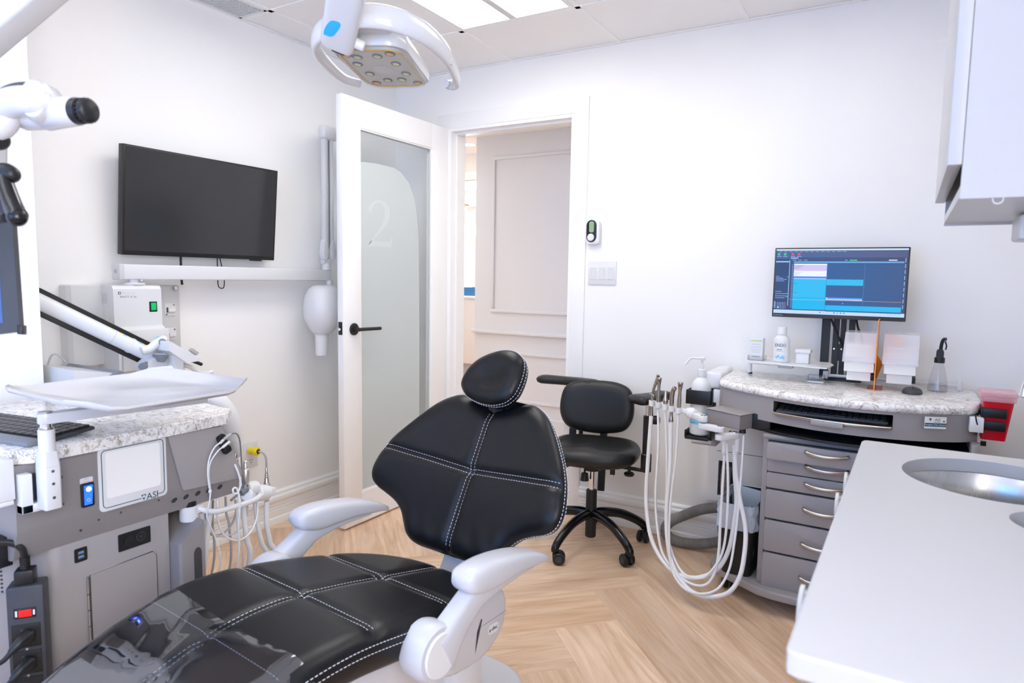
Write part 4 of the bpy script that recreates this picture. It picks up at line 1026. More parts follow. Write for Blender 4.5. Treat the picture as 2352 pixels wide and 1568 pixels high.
for pts, r_, m_ in (([(1.000,-2.017,0.570), (1.000,-2.019,0.552), (1.000,-2.028,0.507), (1.000,-2.045,0.396)], .0095, 'tubew'), ([(0.990,-2.039,0.574), (0.990,-2.039,0.543), (0.990,-2.047,0.446), (0.990,-2.057,0.384)], .0095, 'tubew'), ([(0.960,-2.043,0.557), (0.960,-2.047,0.473), (0.960,-2.050,0.367)], .0095, 'tubew')):
    q = list(pts)+[(pts[-1][0]-.05, pts[-1][1]-.02, .12), (pts[-1][0]-.2, pts[-1][1]-.02, .09)]
    b = MB(); b.tube(q, r_, m_, n=12, sm=6); b.build('supply_hose', rk_, 60)
# cables
hub = thing('usb_hub', 'black three-lobed cable hub stuck on the end panel of the left cart', 'hub', (1.05, -1.99, .75))
b = MB(); c0_, c1_ = Vector((1.047,-2.010,0.798)), Vector((1.047,-1.994,0.762)); dh = (c1_-c0_).normalized()
for k in (0, .5, 1): b.prism(rrect(.026, .022, .007, 4), 0, .014, 'black', .003, xf=frame(c0_.lerp(c1_, k), dh.cross(Vector((1, 0, 0))), dh*-1, (1, 0, 0)))
b.build('body', hub)
def cable(lab, pts, r_, m_, ends=()):
    t = thing('cable', lab, 'cable', pts[0]); b = MB(); b.tube(pts, r_, m_, n=8, sm=6); b.build('wire', t, 60)
    for a_, c_, rr_, mm in ends: e = MB(); e.cyl(a_, c_, rr_, mm, n=12, bev=.0012); e.build('connector', t)
cable('white twin cable drooping from the black hub down the front of the left cart', [(1.062,-2.013,0.774), (1.066,-2.031,0.767), (1.066,-2.054,0.742), (1.066,-2.062,0.706), (1.066,-2.058,0.658), (1.066,-2.063,0.622), (1.058,-2.066,0.591), (1.050,-2.051,0.552), (1.040,-2.026,0.497), (1.030,-2.006,0.407), (.99, -2.01, .15)], .0022, 'tubew', [((1.062,-2.014,0.773), (1.062,-1.989,0.786), .0042, 'white'), ((1.066,-2.059,0.662), (1.066,-2.059,0.652), .0045, 'white')])
cable('second white cable running from the black hub beside the first', [(1.063,-2.017,0.789), (1.068,-2.041,0.782), (1.069,-2.060,0.754), (1.069,-2.067,0.714), (1.068,-2.062,0.666)], .0022, 'tubew', [((1.063,-2.022,0.787), (1.063,-2.009,0.796), .004, 'grey')])
cable('dark grey cable arching from the hub to the sensor holder', [(1.062,-2.008,0.797), (1.050,-1.973,0.804), (1.040,-1.946,0.796), (1.030,-1.929,0.763), (1.020,-1.918,0.691), (1.000,-1.900,0.624), (0.990,-1.890,0.605)], .0024, 'greyd', [((1.062,-2.008,0.797), (1.052,-1.977,0.804), .0048, 'greym')])
cable('white cable making a small curl below the end panel', [(1.046,-1.962,0.709), (1.050,-1.955,0.686), (1.050,-1.947,0.654), (1.050,-1.949,0.635), (1.050,-1.958,0.622), (1.050,-1.970,0.624), (1.050,-1.973,0.636), (1.050,-1.964,0.639), (1.050,-1.955,0.623), (1.050,-1.950,0.579), (1.040,-1.949,0.522), (1.030,-1.941,0.451), (1.020,-1.942,0.381), (.97, -1.93, .16)], .0030, 'tubew')
cable('white cable hanging in a wide loop below the tubular rack', [(1.000,-1.990,0.610), (1.010,-1.998,0.574), (1.010,-1.996,0.538), (1.010,-1.976,0.489), (1.010,-1.932,0.457), (1.000,-1.879,0.461), (0.990,-1.844,0.499), (0.980,-1.831,0.542)], .0032, 'tubew')
cable('grey cable swinging behind the wide white loop', [(0.950,-1.891,0.562), (0.950,-1.892,0.514), (0.950,-1.920,0.476), (0.950,-1.961,0.470), (0.950,-2.003,0.494), (0.950,-2.029,0.491)], .0032, 'tubeg')
cable('pale grey cable bowing low between the hoses of the left cart', [(0.970,-1.859,0.554), (0.970,-1.871,0.493), (0.970,-1.913,0.465), (0.970,-1.971,0.475), (0.970,-2.002,0.510), (0.970,-2.012,0.557)], .0030, 'grey')
cable('grey cable dropping straight between the hoses nearest the cart body', [(0.940,-1.963,0.580), (0.940,-1.966,0.510), (0.940,-1.968,0.371), (.90, -2.02, .14)], .0036, 'tubeg')
cable('grey cable dropping straight behind the middle of the rack', [(0.940,-1.919,0.579), (0.940,-1.917,0.523), (0.940,-1.908,0.477), (0.940,-1.909,0.349), (.90, -1.95, .14)], .0036, 'tubeg')
cable('pale cable dropping beside the motor handpiece hose', [(0.960,-1.895,0.562), (0.960,-1.895,0.506), (0.960,-1.886,0.431), (0.960,-1.876,0.349), (.92, -1.90, .14)], .0030, 'tubew')

# ---------------------------------------------------------------- right-hand cart against the back wall
BOW = [(2.070, -.34), (2.085, -.405), (2.115, -.440), (2.19, -.495), (2.303, -.557), (2.40, -.598), (2.513, -.625), (2.65, -.628), (2.778, -.602), (2.88, -.556), (2.945, -.508), (2.972, -.46), (2.984, -.38)]
BS = [(p.x, p.y) for p in spline([(a, b, 0) for a, b in BOW], 5)]
def yb(x, off=0):
    for a, b in zip(BS, BS[1:]):
        if a[0] <= x <= b[0]: return a[1]+(b[1]-a[1])*(x-a[0])/max(b[0]-a[0], 1e-9)+off
    return -.4+off
rc = thing('supply_cart', 'taupe drawer cart with bowed quartz top against the back wall', 'dental cart', (2.62, -.32, 0))
MB().prism([(2.055, -.035), (2.062, -.25)]+BS+[(2.988, -.25), (2.988, -.035)], .836, .867, 'granite', .0145, 4).build('worktop', rc, 40)
def seg(mb, x0, x1, z0, z1, m, off=.016, yback=-.06, bev=0, n=14):
    f = [(x0+(x1-x0)*k/n, yb(x0+(x1-x0)*k/n, off)) for k in range(n+1)]
    mb.prism(f+[(x1, yback), (x0, yback)], z0, z1, m, bev)
hb_ = MB()
seg(hb_, 2.080, 2.322, .742, .836, 'taupel'); seg(hb_, 2.718, 2.972, .742, .836, 'taupel'); seg(hb_, 2.322, 2.718, .742, .776, 'taupel'); seg(hb_, 2.322, 2.718, .826, .836, 'taupel')
hb_.box(2.322, 2.718, -.10, -.06, .776, .826, 'black'); hb_.build('housing', rc, 40)
b = MB(); seg(b, 2.324, 2.716, .777, .788, 'nickel', -.004, -.545, .003); b.build('tray_lip', rc, 40)
b = MB(); seg(b, 2.463, 2.568, .766, .784, 'taupel', -.016, -.60, .003, 6); b.build('tray_pull', rc, 40)
b = MB(); b.box(2.326, 2.714, -.50, -.12, .777, .781, 'black'); b.build('keyboard_tray', rc)
# ruled nameplate
fx = frame((2.842, -.5775, .811), (.92, .39, 0), (0, 0, 1))
b = MB(); b.box(-.034, .034, -.020, .020, -.001, .001, 'binw', xf=fx); b.box(-.034, .034, -.013, -.001, .001, .0013, 'teal', xf=fx)
b.text('ASI', .013, fx @ T(.006, .010, .0013), 'teal', .0001); b.poly([fx @ Vector((-.017+a, .010+c, .0014)) for a, c in ((-.005, .005), (.005, .005), (0, -.005))], 'teal')
b.text('Designer Flex System', .0078, fx @ T(0, -.007, .0015), 'white', .0001); b.box(-.006, .016, .0015, .0026, .0012, .0014, 'ink', xf=fx); b.box(-.008, .008, -.0175, -.0165, .0012, .0014, 'inkl', xf=fx)
b.box(.023, .029, .004, .008, .0012, .0014, 'red', xf=fx); b.build('nameplate', rc)
# cavity under the housing, side panels, drawer carcass
b = MB(); seg(b, 2.20, 2.955, .696, .706, 'black', .03, -.06, .002); b.box(2.29, 2.95, -.09, -.06, .70, .742, 'black'); b.build('open_shelf', rc, 40)
b = MB(); b.box(2.950, 2.972, -.545, -.05, .10, .745, 'taupel', .003); b.build('side_panel', rc)
b = MB(); b.box(2.290, 2.735, -.535, -.06, .098, .694, 'taupel', .004); b.box(2.735, 2.95, -.535, -.06, .098, .60, 'taupel', .003); b.box(2.29, 2.74, -.548, -.53, .679, .694, 'taupel', .003); b.box(2.309, 2.728, -.538, -.534, .10, .672, 'gap'); b.build('carcass', rc)
b = MB(); b.cyl((2.972, -.40, .725), (2.990, -.40, .725), .005, 'chrome', n=10); b.cyl((2.986, -.40, .725), (3.002, -.40, .725), .009, 'black', n=14); b.build('side_knob', rc)
for i, (z0, z1, zh, pull) in enumerate(((.604, .672, .650, .028), (.551, .603, .590, .002), (.487, .550, .523, .002), (.367, .482, .426, .002), (.237, .362, .291, .002), (.094, .232, .159, .002))):
    y = -.550-pull
    d_ = MB(); d_.prism(rrect(.414, z1-z0-.003, .008, 4, 2.518, (z0+z1)/2), 0, .016, 'taupel', .002, 2, xf=frame((0, y+.016, 0), (1, 0, 0), (0, 0, 1)))
    if pull > .01: d_.box(2.325, 2.705, y+.016, -.535, z0+.01, z1-.012, 'greyd')
    dr_ = d_.build('drawer', rc)
    hnd = MB(); hnd.tube([(2.447, y-.002, zh+.004), (2.451, y-.014, zh+.003), (2.475, y-.024, zh-.001), (2.518, y-.029, zh-.003), (2.561, y-.024, zh-.001), (2.585, y-.014, zh+.003), (2.589, y-.002, zh+.004)], .0052, 'nickel', n=12, sm=4, ry=.0072); hnd.build('handle', dr_)
b = MB(); b.prism(smooth2([(2.085, -.04), (2.085, -.43), (2.125, -.49), (2.30, -.585), (2.36, -.60), (2.97, -.61), (2.97, -.04)], 1), .066, .097, 'taupel', .006, 3); b.build('base_plate', rc)
for x, y, a in ((2.165, -.43, 30), (2.90, -.50, 60), (2.165, -.12, 10), (2.90, -.12, 80)):
    c = MB()
    for s_ in (-.016, .016):
        dx, dy = math.cos(R(a))*s_, math.sin(R(a))*s_; q = Vector((x+dx, y+dy, .026)); ax = Vector((math.cos(R(a)), math.sin(R(a)), 0)); c.cyl(q-ax*.009, q+ax*.009, .026, 'black', n=22, bev=.004)
    c.box(x-.014, x+.014, y-.014, y+.014, .03, .067, 'dark', .004); c.build('caster', rc)

# keyboard in the slot
kb = thing('keyboard', 'black keyboard half hidden in the slot below the quartz top of the supply cart', 'keyboard', (2.52, -.48, .782))
b = MB(); b.box(2.335, 2.705, -.575, -.44, .7815, .795, 'dark', .003, xf=None); b.build('case', kb)
b = MB()
for r_ in range(5):
    n_ = 17; ww = .36/n_
    for c_ in range(n_):
        if r_ == 0 and 5 <= c_ <= 10:
            if c_ == 5: b.box(2.34+ww*5, 2.34+ww*11-.002, -.570, -.552, .795, .800, 'black', .001, 1)
            continue
        x = 2.34+ww*c_; b.box(x, x+ww-.002, -.570+.024*r_, -.552+.024*r_, .795, .800+.0015*r_, 'black', .001, 1)
b.build('keys', kb)
w_ = MB(); w_.box(2.43, 2.675, -.43, -.30, .7065, .722, 'bluepack', .006, 3); w_.tube([(2.50, -.434, .722), (2.53, -.436, .728), (2.56, -.435, .717), (2.60, -.436, .716), (2.63, -.436, .727), (2.64, -.434, .722)], .002, 'clear', sm=4, n=6)
w_.build('wipes_packet', None, label='flat blue packet on the dark open shelf of the supply cart', cat='packet')
b = MB(); b.sphere((2.86, -.30, .612), .030, 'dark', sc=(1.2, 1, .4)); b.box(2.80, 2.92, -.36, -.20, .6005, .606, 'black', .002); b.build('foot_control', None, label='dark dome-topped foot pedal in the right bay of the supply cart', cat='pedal')

# monitor on its slotted stand
ms = thing('monitor_stand', 'slotted black monitor stand rising from the back of the supply cart', 'stand', (2.495, -.115, .867))
b = MB()
for x0, x1 in ((2.430, 2.463), (2.474, 2.497), (2.503, 2.523), (2.533, 2.556)): b.box(x0, x1, -.118, -.106, .867, 1.20, 'blackmat', .001, 1)
b.box(2.430, 2.556, -.117, -.107, 1.15, 1.21, 'blackmat'); b.box(2.474, 2.523, -.117, -.107, .95, 1.02, 'blackmat'); b.box(2.430, 2.556, -.117, -.107, .867, .877, 'blackmat')
b.build('slotted_plate', ms)
b = MB(); b.box(2.43, 2.59, -.145, -.075, .867, .873, 'black', .002); b.build('foot', ms)
b = MB(); b.box(2.462, 2.530, -.155, -.118, 1.20, 1.30, 'black', .004); b.build('mount', ms)
for x in (2.482, 2.510): b = MB(); b.cyl((x, -.121, 1.000), (x, -.118, 1.000), .0035, 'chrome', n=10); b.build('bolt', ms)
for lab, pts in (('thin black cable slanting behind the slots of the monitor stand', [(2.46, -.128, 1.14), (2.475, -.128, 1.10), (2.51, -.13, 1.02), (2.535, -.128, .95), (2.56, -.11, .885), (2.58, -.10, .872)]), ('black cable curving down to the bins from behind the monitor', [(2.555, -.13, 1.16), (2.565, -.128, 1.10), (2.585, -.10, 1.04), (2.60, -.08, .96), (2.60, -.08, .875)])):
    b = MB(); b.tube(pts, .0042, 'black', n=8, sm=5); b.build('monitor_cable', None, label=lab, cat='cable')
mo = thing('monitor', 'desktop monitor with a dark blue appointment schedule above the supply cart', 'monitor', (2.487, -.165, 1.129))
mfx = frame((2.4865, -.186, 1.273), (1, 0, 0), (0, 0, 1))       # local x right, y up, z to the viewer
b = MB(); b.box(-.2475, .2475, -.145, .146, -.030, .003, 'dark', .003, 2, xf=mfx); b.build('bezel', mo)
SCR = {}
def sc(r, g, bl, e=1.0):
    k = (r, g, bl)
    if k not in SCR: c = srgb(r, g, bl); SCR[k] = mat('screen colour %d %d %d' % k, (0.0, 0.0, 0.0), .25, emit=c, estr=.8)
    return SCR[k]
b = MB(); fx = mfx @ T(0, 0, .0032)
SX0, SX1, SY0, SY1 = -.2415, .2415, -.1285, .1405
def rr(x0, x1, y0, y1, col, z=0.0):      # fractions of the screen, y from the top
    X0, X1 = SX0+(SX1-SX0)*x0, SX0+(SX1-SX0)*x1; Y1, Y0 = SY1-(SY1-SY0)*y0, SY1-(SY1-SY0)*y1
    b.quad(fx @ Vector((X0, Y0, z)), fx @ Vector((X1, Y0, z)), fx @ Vector((X1, Y1, z)), fx @ Vector((X0, Y1, z)), sc(*col))
D1, D2, LB, CY = (52, 62, 98), (44, 84, 138), (150, 195, 240), (40, 180, 228)
rr(0, 1, 0, 1, D1); rr(0, 1, 0, .024, (205, 225, 250), .0002); rr(0, 1, .945, 1, (190, 215, 250), .0002)
rr(.0, 1, .03, .13, (74, 82, 122), .0001); rr(.0, .115, .15, .93, (44, 52, 84), .0002)
rr(.0, .108, .185, .205, LB, .0004); rr(.112, .1155, .17, .88, (200, 220, 250), .0004)
rr(.145, .975, .19, .212, (110, 165, 215), .0003); rr(.15, .41, .225, .46, (235, 238, 252), .0004); rr(.15, .41, .245, .335, (206, 190, 226), .0005); rr(.15, .41, .42, .445, (60, 130, 230), .0006); rr(.15, .41, .445, .458, (150, 190, 245), .0006)
rr(.413, .975, .225, .95, D2, .0003)
for k in range(44):
    y = .23+.0155*k; rr(.413, .975, y, y+.006, (36, 66, 112), .0004)
rr(.15, .41, .46, .93, CY, .0005); rr(.15, .41, .74, .93, (0, 176, 228), .0006); rr(.413, .69, .46, .55, CY, .0006); rr(.413, .975, .855, .93, (0, 178, 232), .0006)
for x in (.4115, .695): rr(x, x+.002, .225, .93, (80, 140, 200), .0008)
rr(.413, .69, .735, .755, (70, 145, 235), .0007); rr(.413, .69, .755, .775, (175, 205, 248), .0007); rr(.418, .426, .738, .750, (250, 250, 255), .0009)
rr(.125, .975, .778, .782, (225, 165, 80), .0009)
for x, c in ((.012, (60, 200, 110)), (.062, (60, 210, 110)), (.125, (225, 60, 75)), (.175, (225, 70, 80))): rr(x, x+.020, .062, .095, c, .0005); rr(x-.006, x+.03, .108, .118, (150, 165, 205), .0005)
for k in range(13): rr(.02+.042*k, .02+.042*k+.028, .036, .044, (150, 165, 205), .0005)
rr(.12, .18, .13, .15, (140, 180, 220), .0004); rr(.0, .11, .135, .15, (70, 90, 135), .0004)
for k in range(3): rr(.135+.045*k, .165+.045*k, .165, .175, (140, 160, 205), .0005)
rr(.58, .635, .165, .178, (60, 220, 130), .0005); rr(.545, .562, .167, .176, (160, 180, 220), .0005); rr(.865, .925, .163, .178, (215, 225, 250), .0005)
for k in range(40): rr(.134, .146, .235+.017*k, .240+.017*k, (150, 175, 220), .0005)
for k in range(3): rr(.155, .23-.02*k, .253+.02*k, .258+.02*k, (120, 100, 150), .0008); rr(.155, .22-.02*k, .36+.02*k, .364+.02*k, (150, 155, 190), .0008)
rr(.155, .185, .53, .536, (20, 120, 190), .0008); rr(.155, .185, .67, .676, (20, 120, 190), .0008)
for y, w_ in ((.42, .03), (.445, .06), (.465, .09), (.49, .07), (.655, .05), (.69, .10), (.725, .10), (.755, .08)): rr(.006, .006+w_, y, y+.010, (135, 155, 200), .0005)
for y in (.425, .685, .735): rr(.098, .108, y, y+.012, (50, 210, 90), .0006)
for i in range(7):
    for j in range(6): rr(.014+.0135*i, .020+.0135*i, .83+.018*j, .839+.018*j, (235, 50, 60) if i in (0, 6) else (170, 190, 235), .0006)
rr(.028, .040, .90, .918, (200, 225, 250), .0005); rr(.0, .012, .815, .92, (100, 160, 215), .0004)
for k in range(9): rr(.981, .988, .14+.085*k, .20+.085*k, (130, 165, 215), .0005)
for x, c in ((.37, (60, 130, 230)), (.48, (60, 110, 190)), (.505, (160, 170, 150)), (.53, (40, 120, 220)), (.555, (120, 120, 60))): rr(x, x+.011, .960, .978, c, .0005)
for x in (.40, .43, .88, .895, .91, .935, .96): rr(x, x+.008, .965, .973, (140, 165, 205), .0005)
rr(.545, .549, .815, .829, (240, 250, 255), .001)
b.build('screen', mo)
b = MB(); b.text('ThinkVision', .0085, mfx @ T(-.223, -.137, .0034), 'inkl', .0001); b.sphere(mfx @ Vector((.228, -.146, -.004)), .0022, 'white', n=8); b.build('bezel_marks', mo)

# white shelf along the back, its rail, and the things on it
sh = thing('bottle_shelf', 'narrow white metal shelf raised over the back of the quartz top', 'shelf', (2.31, -.2, .867))
b = MB(); b.loft([[(x, y, z) for x, y in ((2.130, -.20), (2.168, -.10), (2.462, -.10), (2.492, -.20), (2.478, -.335), (2.150, -.300))] for z in (.936, .941)], 'white'); b.build('shelf_plate', sh)
b = MB(); b.tube([(2.148, -.125, .918), (2.148, -.125, .882), (2.150, -.125, .870)], .010, 'white', sm=3); b.cyl((2.150, -.125, .867), (2.150, -.125, .874), .010, 'black', n=12); b.box(2.14, 2.46, -.135, -.115, .912, .925, 'greyw', .002); b.box(2.27, 2.33, -.165, -.115, .906, .925, 'white', .004); b.build('bracket', sh)
rl_ = thing('accessory_rail', 'slim white rail along the back edge of the supply cart', 'rail', (2.7, -.12, .867))
b = MB(); b.cyl((2.46, -.12, .886), (2.93, -.12, .886), .0068, 'white', n=14); b.build('rod', rl_)
b = MB(); b.box(2.921, 2.936, -.130, -.110, .867, .908, 'white', .002); b.build('end_post', rl_)
b = MB(); b.box(2.446, 2.466, -.132, -.108, .867, .905, 'white', .002); b.build('end_post', rl_)
bx_ = thing('carton', 'small white printed carton at the left end of the raised shelf', 'box', (2.193, -.22, .941))
b = MB(); b.box(2.166, 2.219, -.245, -.195, .9415, 1.036, 'white', .001, 1, xf=None); b.build('body', bx_)
b = MB(); fx = frame((2.1925, -.2452, 0), (1, 0, 0), (0, 0, 1))
b.box(-.023, .023, 1.022, 1.027, 0, .0004, mat('pale green print', (.45, .62, .25), .5), xf=fx)
for z, w_ in ((1.010, .018), (.998, .021), (.987, .021), (.977, .016)): b.box(-w_, w_, z-.002, z+.002, 0, .0004, 'grey', xf=fx)
b.text('SEPTODONT', .007, fx @ T(0, .957, .0004), 'inkl', .0001) if False else b.box(-.016, .016, .955, .960, 0, .0004, 'inkl', xf=fx)
b.build('printing', bx_)
b = MB(); b.box(2.160, 2.228, -.252, -.188, .9412, .9428, 'clear'); b.box(2.160, 2.1612, -.252, -.188, .9428, .962, 'clear'); b.box(2.2268, 2.228, -.252, -.188, .9428, .962, 'clear'); b.box(2.1612, 2.2268, -.252, -.2508, .9428, .962, 'clear'); b.build('clear_stand', bx_)
bt = thing('solution_bottle', 'white bottle lettered ENDO with a white cap on the raised shelf', 'bottle', (2.292, -.235, .941))
b = MB(); xf = T(2.292, -.235, .9415)
b.lathe([(0, 0), (.027, 0), (.030, .003), (.030, .090), (.028, .099), (.020, .108), (.0165, .112), (.0165, .116), (0, .116)], 'white', xf, 32, 1.08, .9); b.build('body', bt)
b = MB(); b.lathe([(0, .114), (.0170, .114), (.0185, .116), (.0185, .145), (.017, .148), (0, .148)], 'white', xf, 28); b.build('cap', bt)
b = MB()
def wrap(txt, size, z, m, rad=.0325):
    fx = frame((2.292, -.235-.0272, .9415+z), (1, 0, 0), (0, 0, 1)); b.text(txt, size, fx, m, .0001, sx=.8)
wrap('ENDO', .019, .071, 'teal'); b.box(-.014, .006, .0525, .0545, 0, .0003, 'ink', xf=frame((2.292, -.2622, .9415), (1, 0, 0), (0, 0, 1))); b.box(-.016, .012, .046, .0475, 0, .0003, 'inkl', xf=frame((2.292, -.2622, .9415), (1, 0, 0), (0, 0, 1)))
fx = frame((2.292, -.2624, .9415), (1, 0, 0), (0, 0, 1))
for x, z in ((-.014, .022), (-.006, .027), (.002, .019), (.009, .025), (.014, .018)): b.prism(rrect(.009, .008, .003, 3, x, z), 0, .0004, 'cyanlab', xf=fx)
b.build('label_print', bt)
tu = thing('lidded_tub', 'square white tub with a flat lid on the raised shelf', 'tub', (2.378, -.225, .941))
b = MB(); b.box(2.352, 2.402, -.252, -.200, .9415, .985, 'white', .003); b.build('body', tu)
b = MB(); b.box(2.348, 2.407, -.256, -.196, .984, 1.000, 'white', .003); b.build('lid', tu)
bb = thing('bur_block', 'small clear block full of tiny instruments below the raised shelf', 'block', (2.433, -.235, .867))
b = MB(); b.box(2.402, 2.463, -.265, -.205, .868, .876, 'white', .001); b.build('base', bb)
b = MB()
for i in range(8): b.cyl((2.410+.0066*i, -.235, .876), (2.410+.0066*i, -.235, .888), .0012, 'steel', n=6); b.cyl((2.413+.0066*i, -.22, .876), (2.413+.0066*i, -.22, .886), .0012, 'steel', n=6)
b.build('burs', bb)
b = MB(); b.box(2.402, 2.463, -.265, -.205, .876, .898, 'clear', .001); b.build('cover', bb)

# two tilt bins either side of an orange shield
def bin_(name, lab, x0, x1, glow):
    t = thing(name, lab, 'bin', ((x0+x1)/2, -.24, .885))
    b = MB(); r0 = [(x0+.010, -.300), (x1-.010, -.300), (x1-.010, -.175), (x0+.010, -.175)]; r1 = [(x0, -.318), (x1, -.318), (x1, -.165), (x0, -.165)]
    b.loft([[(x, y, .897) for x, y in r0], [(x, y, .930) for x, y in r0], [(x, y, .934) for x, y in r1], [(x, y, .972) for x, y in r1], [(x, -.165 if y > -.2 else -.25, 1.035) for x, y in r1]], 'binw'); b.build('body', t, 25)
    b = MB()
    L_ = [Vector((0, -.326, .974)), Vector((0, -.320, .990)), Vector((0, -.235, 1.078)), Vector((0, -.165, 1.082))]
    for p_, q_ in zip(L_, L_[1:]): b.loft([[(x, v.y, v.z) for x in (x0-.007, x1+.007)]+[(x, v.y+.001, v.z+.002) for x in (x1+.007, x0-.007)] for v in (p_, q_)], 'binlid')
    for x in (x0-.007, x1+.007): b.poly([(x, v.y, v.z) for v in L_]+[(x, -.165, .985), (x, -.318, .974)], 'binlid')
    b.tube([(x0-.007, -.327, .973), (x1+.007, -.327, .973)], .003, 'binlid', n=8); b.box(x0+.004, x1-.004, -.283, -.277, 1.027, 1.031, 'white'); b.build('lid', t, 25)
    b = MB(); b.box(x1-.012, x1+.002, -.29, -.20, .900, .922, 'black', .002); b.build('side_clip', t)
    if glow: b = MB(); b.box(x0+.02, x0+.06, -.235, -.22, 1.045, 1.066, mat('amber gloves', (.95, .55, .05), .5), .004); b.build('contents', t)
    return t
bin_('tilt_bin', 'ivory tilt bin with a cloudy slanted lid, between the monitor stand and the orange shield', 2.537, 2.640, 0)
bin_('tilt_bin', 'ivory tilt bin with something amber showing through its slanted lid', 2.674, 2.778, 1)
os_ = thing('curing_shield', 'thin upright orange acrylic shield between the two tilt bins', 'shield', (2.655, -.26, .867))
b = MB(); b.loft([[(2.644, y, z) for y, z in pp]+[] for pp in [[(-.335, .868), (-.335, 1.118), (-.30, 1.135), (-.19, 1.135), (-.19, .868)]]]+[[(2.648, y, z) for y, z in pp] for pp in [[(-.335, .868), (-.335, 1.118), (-.30, 1.135), (-.19, 1.135), (-.19, .868)]]], 'orange'); b.build('panel', os_)
b = MB(); b.tube([(2.646, -.335, .868), (2.646, -.335, 1.118), (2.646, -.30, 1.135), (2.646, -.19, 1.135)], .0022, 'orangep', n=6); b.build('edge', os_)
b = MB(); b.loft([[(2.648, -.30, 1.0), (2.666, -.25, .965), (2.648, -.21, .90)], [(2.650, -.30, 1.0), (2.668, -.25, .965), (2.650, -.21, .90)]], 'orangep'); b.box(2.62, 2.672, -.30, -.19, .8675, .870, 'orange'); b.build('brace', os_)
mb = MB(); rows = []
for j in range(9):
    t_ = j/8*math.pi/2; rows.append([(2.772+.034*math.cos(a)*(math.cos(t_)**.7 if math.cos(t_) > 1e-6 else 0), -.310+.048*math.sin(a)*(math.cos(t_)**.7 if math.cos(t_) > 1e-6 else 0), .868+.023*math.sin(t_)) for a in [2*math.pi*k/28 for k in range(28)]])
mb.loft(rows, 'dark'); mb.tube([(2.772, -.345, .883), (2.772, -.328, .8895)], .003, 'black', n=8)
mb.build('mouse', None, 50, 'dark computer mouse on the quartz top in front of the spray bottle', 'mouse')
sp = thing('spray_bottle', 'clear conical spray bottle with a black trigger head', 'bottle', (2.855, -.20, .867))
xf = T(2.855, -.20, .868)
b = MB(); b.lathe([(0, 0), (.032, 0), (.0345, .003), (.034, .012), (.026, .06), (.018, .095), (.0145, .104), (.0145, .112)], 'clear', xf, 32); b.build('body', sp)
b = MB(); b.lathe([(0, .002), (.030, .002), (.0315, .012), (.0285, .030), (0, .030)], 'clear', xf, 28); b.build('liquid', sp)
b = MB(); b.cyl((2.855, -.20, .875), (2.855, -.20, .985), .0022, 'tubew', n=8); b.build('dip_tube', sp)
b = MB(); b.lathe([(0, .110), (.0175, .110), (.0175, .128), (.0155, .131), (0, .131)], 'black', xf, 20)
b.loft([[(2.855+dx, -.20+dy, .999+dz) for dx, dy in ((-s1, -.012), (s1, -.012), (s1, .012), (-s1, .012))] for dz, s1 in ((0, .0125), (.022, .012), (.030, .009))], 'black'); b.tube([(2.856, -.20, 1.028), (2.858, -.202, 1.052), (2.863, -.205, 1.068), (2.872, -.208, 1.070)], .0062, 'black', sm=4); b.tube([(2.868, -.21, 1.062), (2.873, -.213, 1.045), (2.871, -.214, 1.030)], .0028, 'black', sm=4); b.build('trigger_head', sp)

# things clamped to the ends of the cart
sc_ = thing('sharps_bin', 'red tapered sharps container with a clear lid on the right end of the supply cart', 'sharps container', (3.02, -.50, .76))
b = MB(); b.loft([[(x, y, z) for x, y in rrect(w_, d_, .008, 3, cx, -.455)] for z, w_, d_, cx in ((.757, .068, .075, 3.012), (.89, .086, .092, 3.018))], 'red'); b.build('body', sc_, 40)
b = MB(); b.prism(rrect(.096, .104, .010, 3, 3.018, -.455), .888, .905, 'redclear', .002); b.prism(rrect(.104, .112, .010, 3, 3.018, -.455), .905, .922, 'redclear', .003); b.build('lid', sc_)
b = MB()
for z0 in (.835, .792): b.box(2.974, 3.042, -.509, -.503, z0, z0+.032, 'black', .002); b.box(2.972, 2.978, -.509, -.42, z0, z0+.032, 'black', .001)
b.build('clamp', sc_)
b = MB(); b.box(2.940, 2.980, -.535, -.47, .785, .834, 'white', .003); b.tube([(2.955, -.536, .842), (2.958, -.5365, .825), (2.962, -.5365, .812)], .0022, 'black', sm=3); b.build('bracket', sc_)
hs = thing('sanitizer_bottle', 'white pump bottle with a blue band in a black holder beside the handpieces', 'bottle', (1.982, -.30, .60))
xf = T(1.982, -.30, .603)
b = MB(); b.lathe([(0, 0), (.038, 0), (.043, .006), (.043, .200), (.041, .218), (.033, .236), (.020, .248), (.0165, .252), (.0165, .262), (0, .262)], 'white', xf, 36); b.build('body', hs)
b = MB(); b.lathe([(.0434, .050), (.0436, .050), (.0436, .100), (.0434, .100)], 'cyanlab', xf, 36); b.lathe([(.0433, .100), (.0435, .100), (.0435, .135), (.0433, .135)], 'white', xf, 36); b.text('purell', .008, frame((1.968, -.3445, .660), (1, 0, 0), (0, 0, 1)), 'teal', .0001) if False else b.box(1.955, 1.972, -.3442, -.3438, .6595, .6615, 'teal'); b.build('band', hs)
b = MB(); b.lathe([(0, .258), (.0185, .258), (.0185, .285), (.016, .288), (.008, .290), (.008, .312), (.005, .314), (.005, .325), (.011, .326), (.013, .338), (.011, .342), (0, .342)], 'white', xf, 24); b.tube([(1.978, -.302, .939), (1.955, -.308, .938), (1.935, -.312, .937), (1.918, -.316, .916), (1.912, -.318, .908)], .0048, 'white', sm=4); b.build('pump', hs)
bh = thing('bottle_holder', 'black wire-form holder gripping the white pump bottle', 'holder', (1.982, -.30, .57))
b = MB()
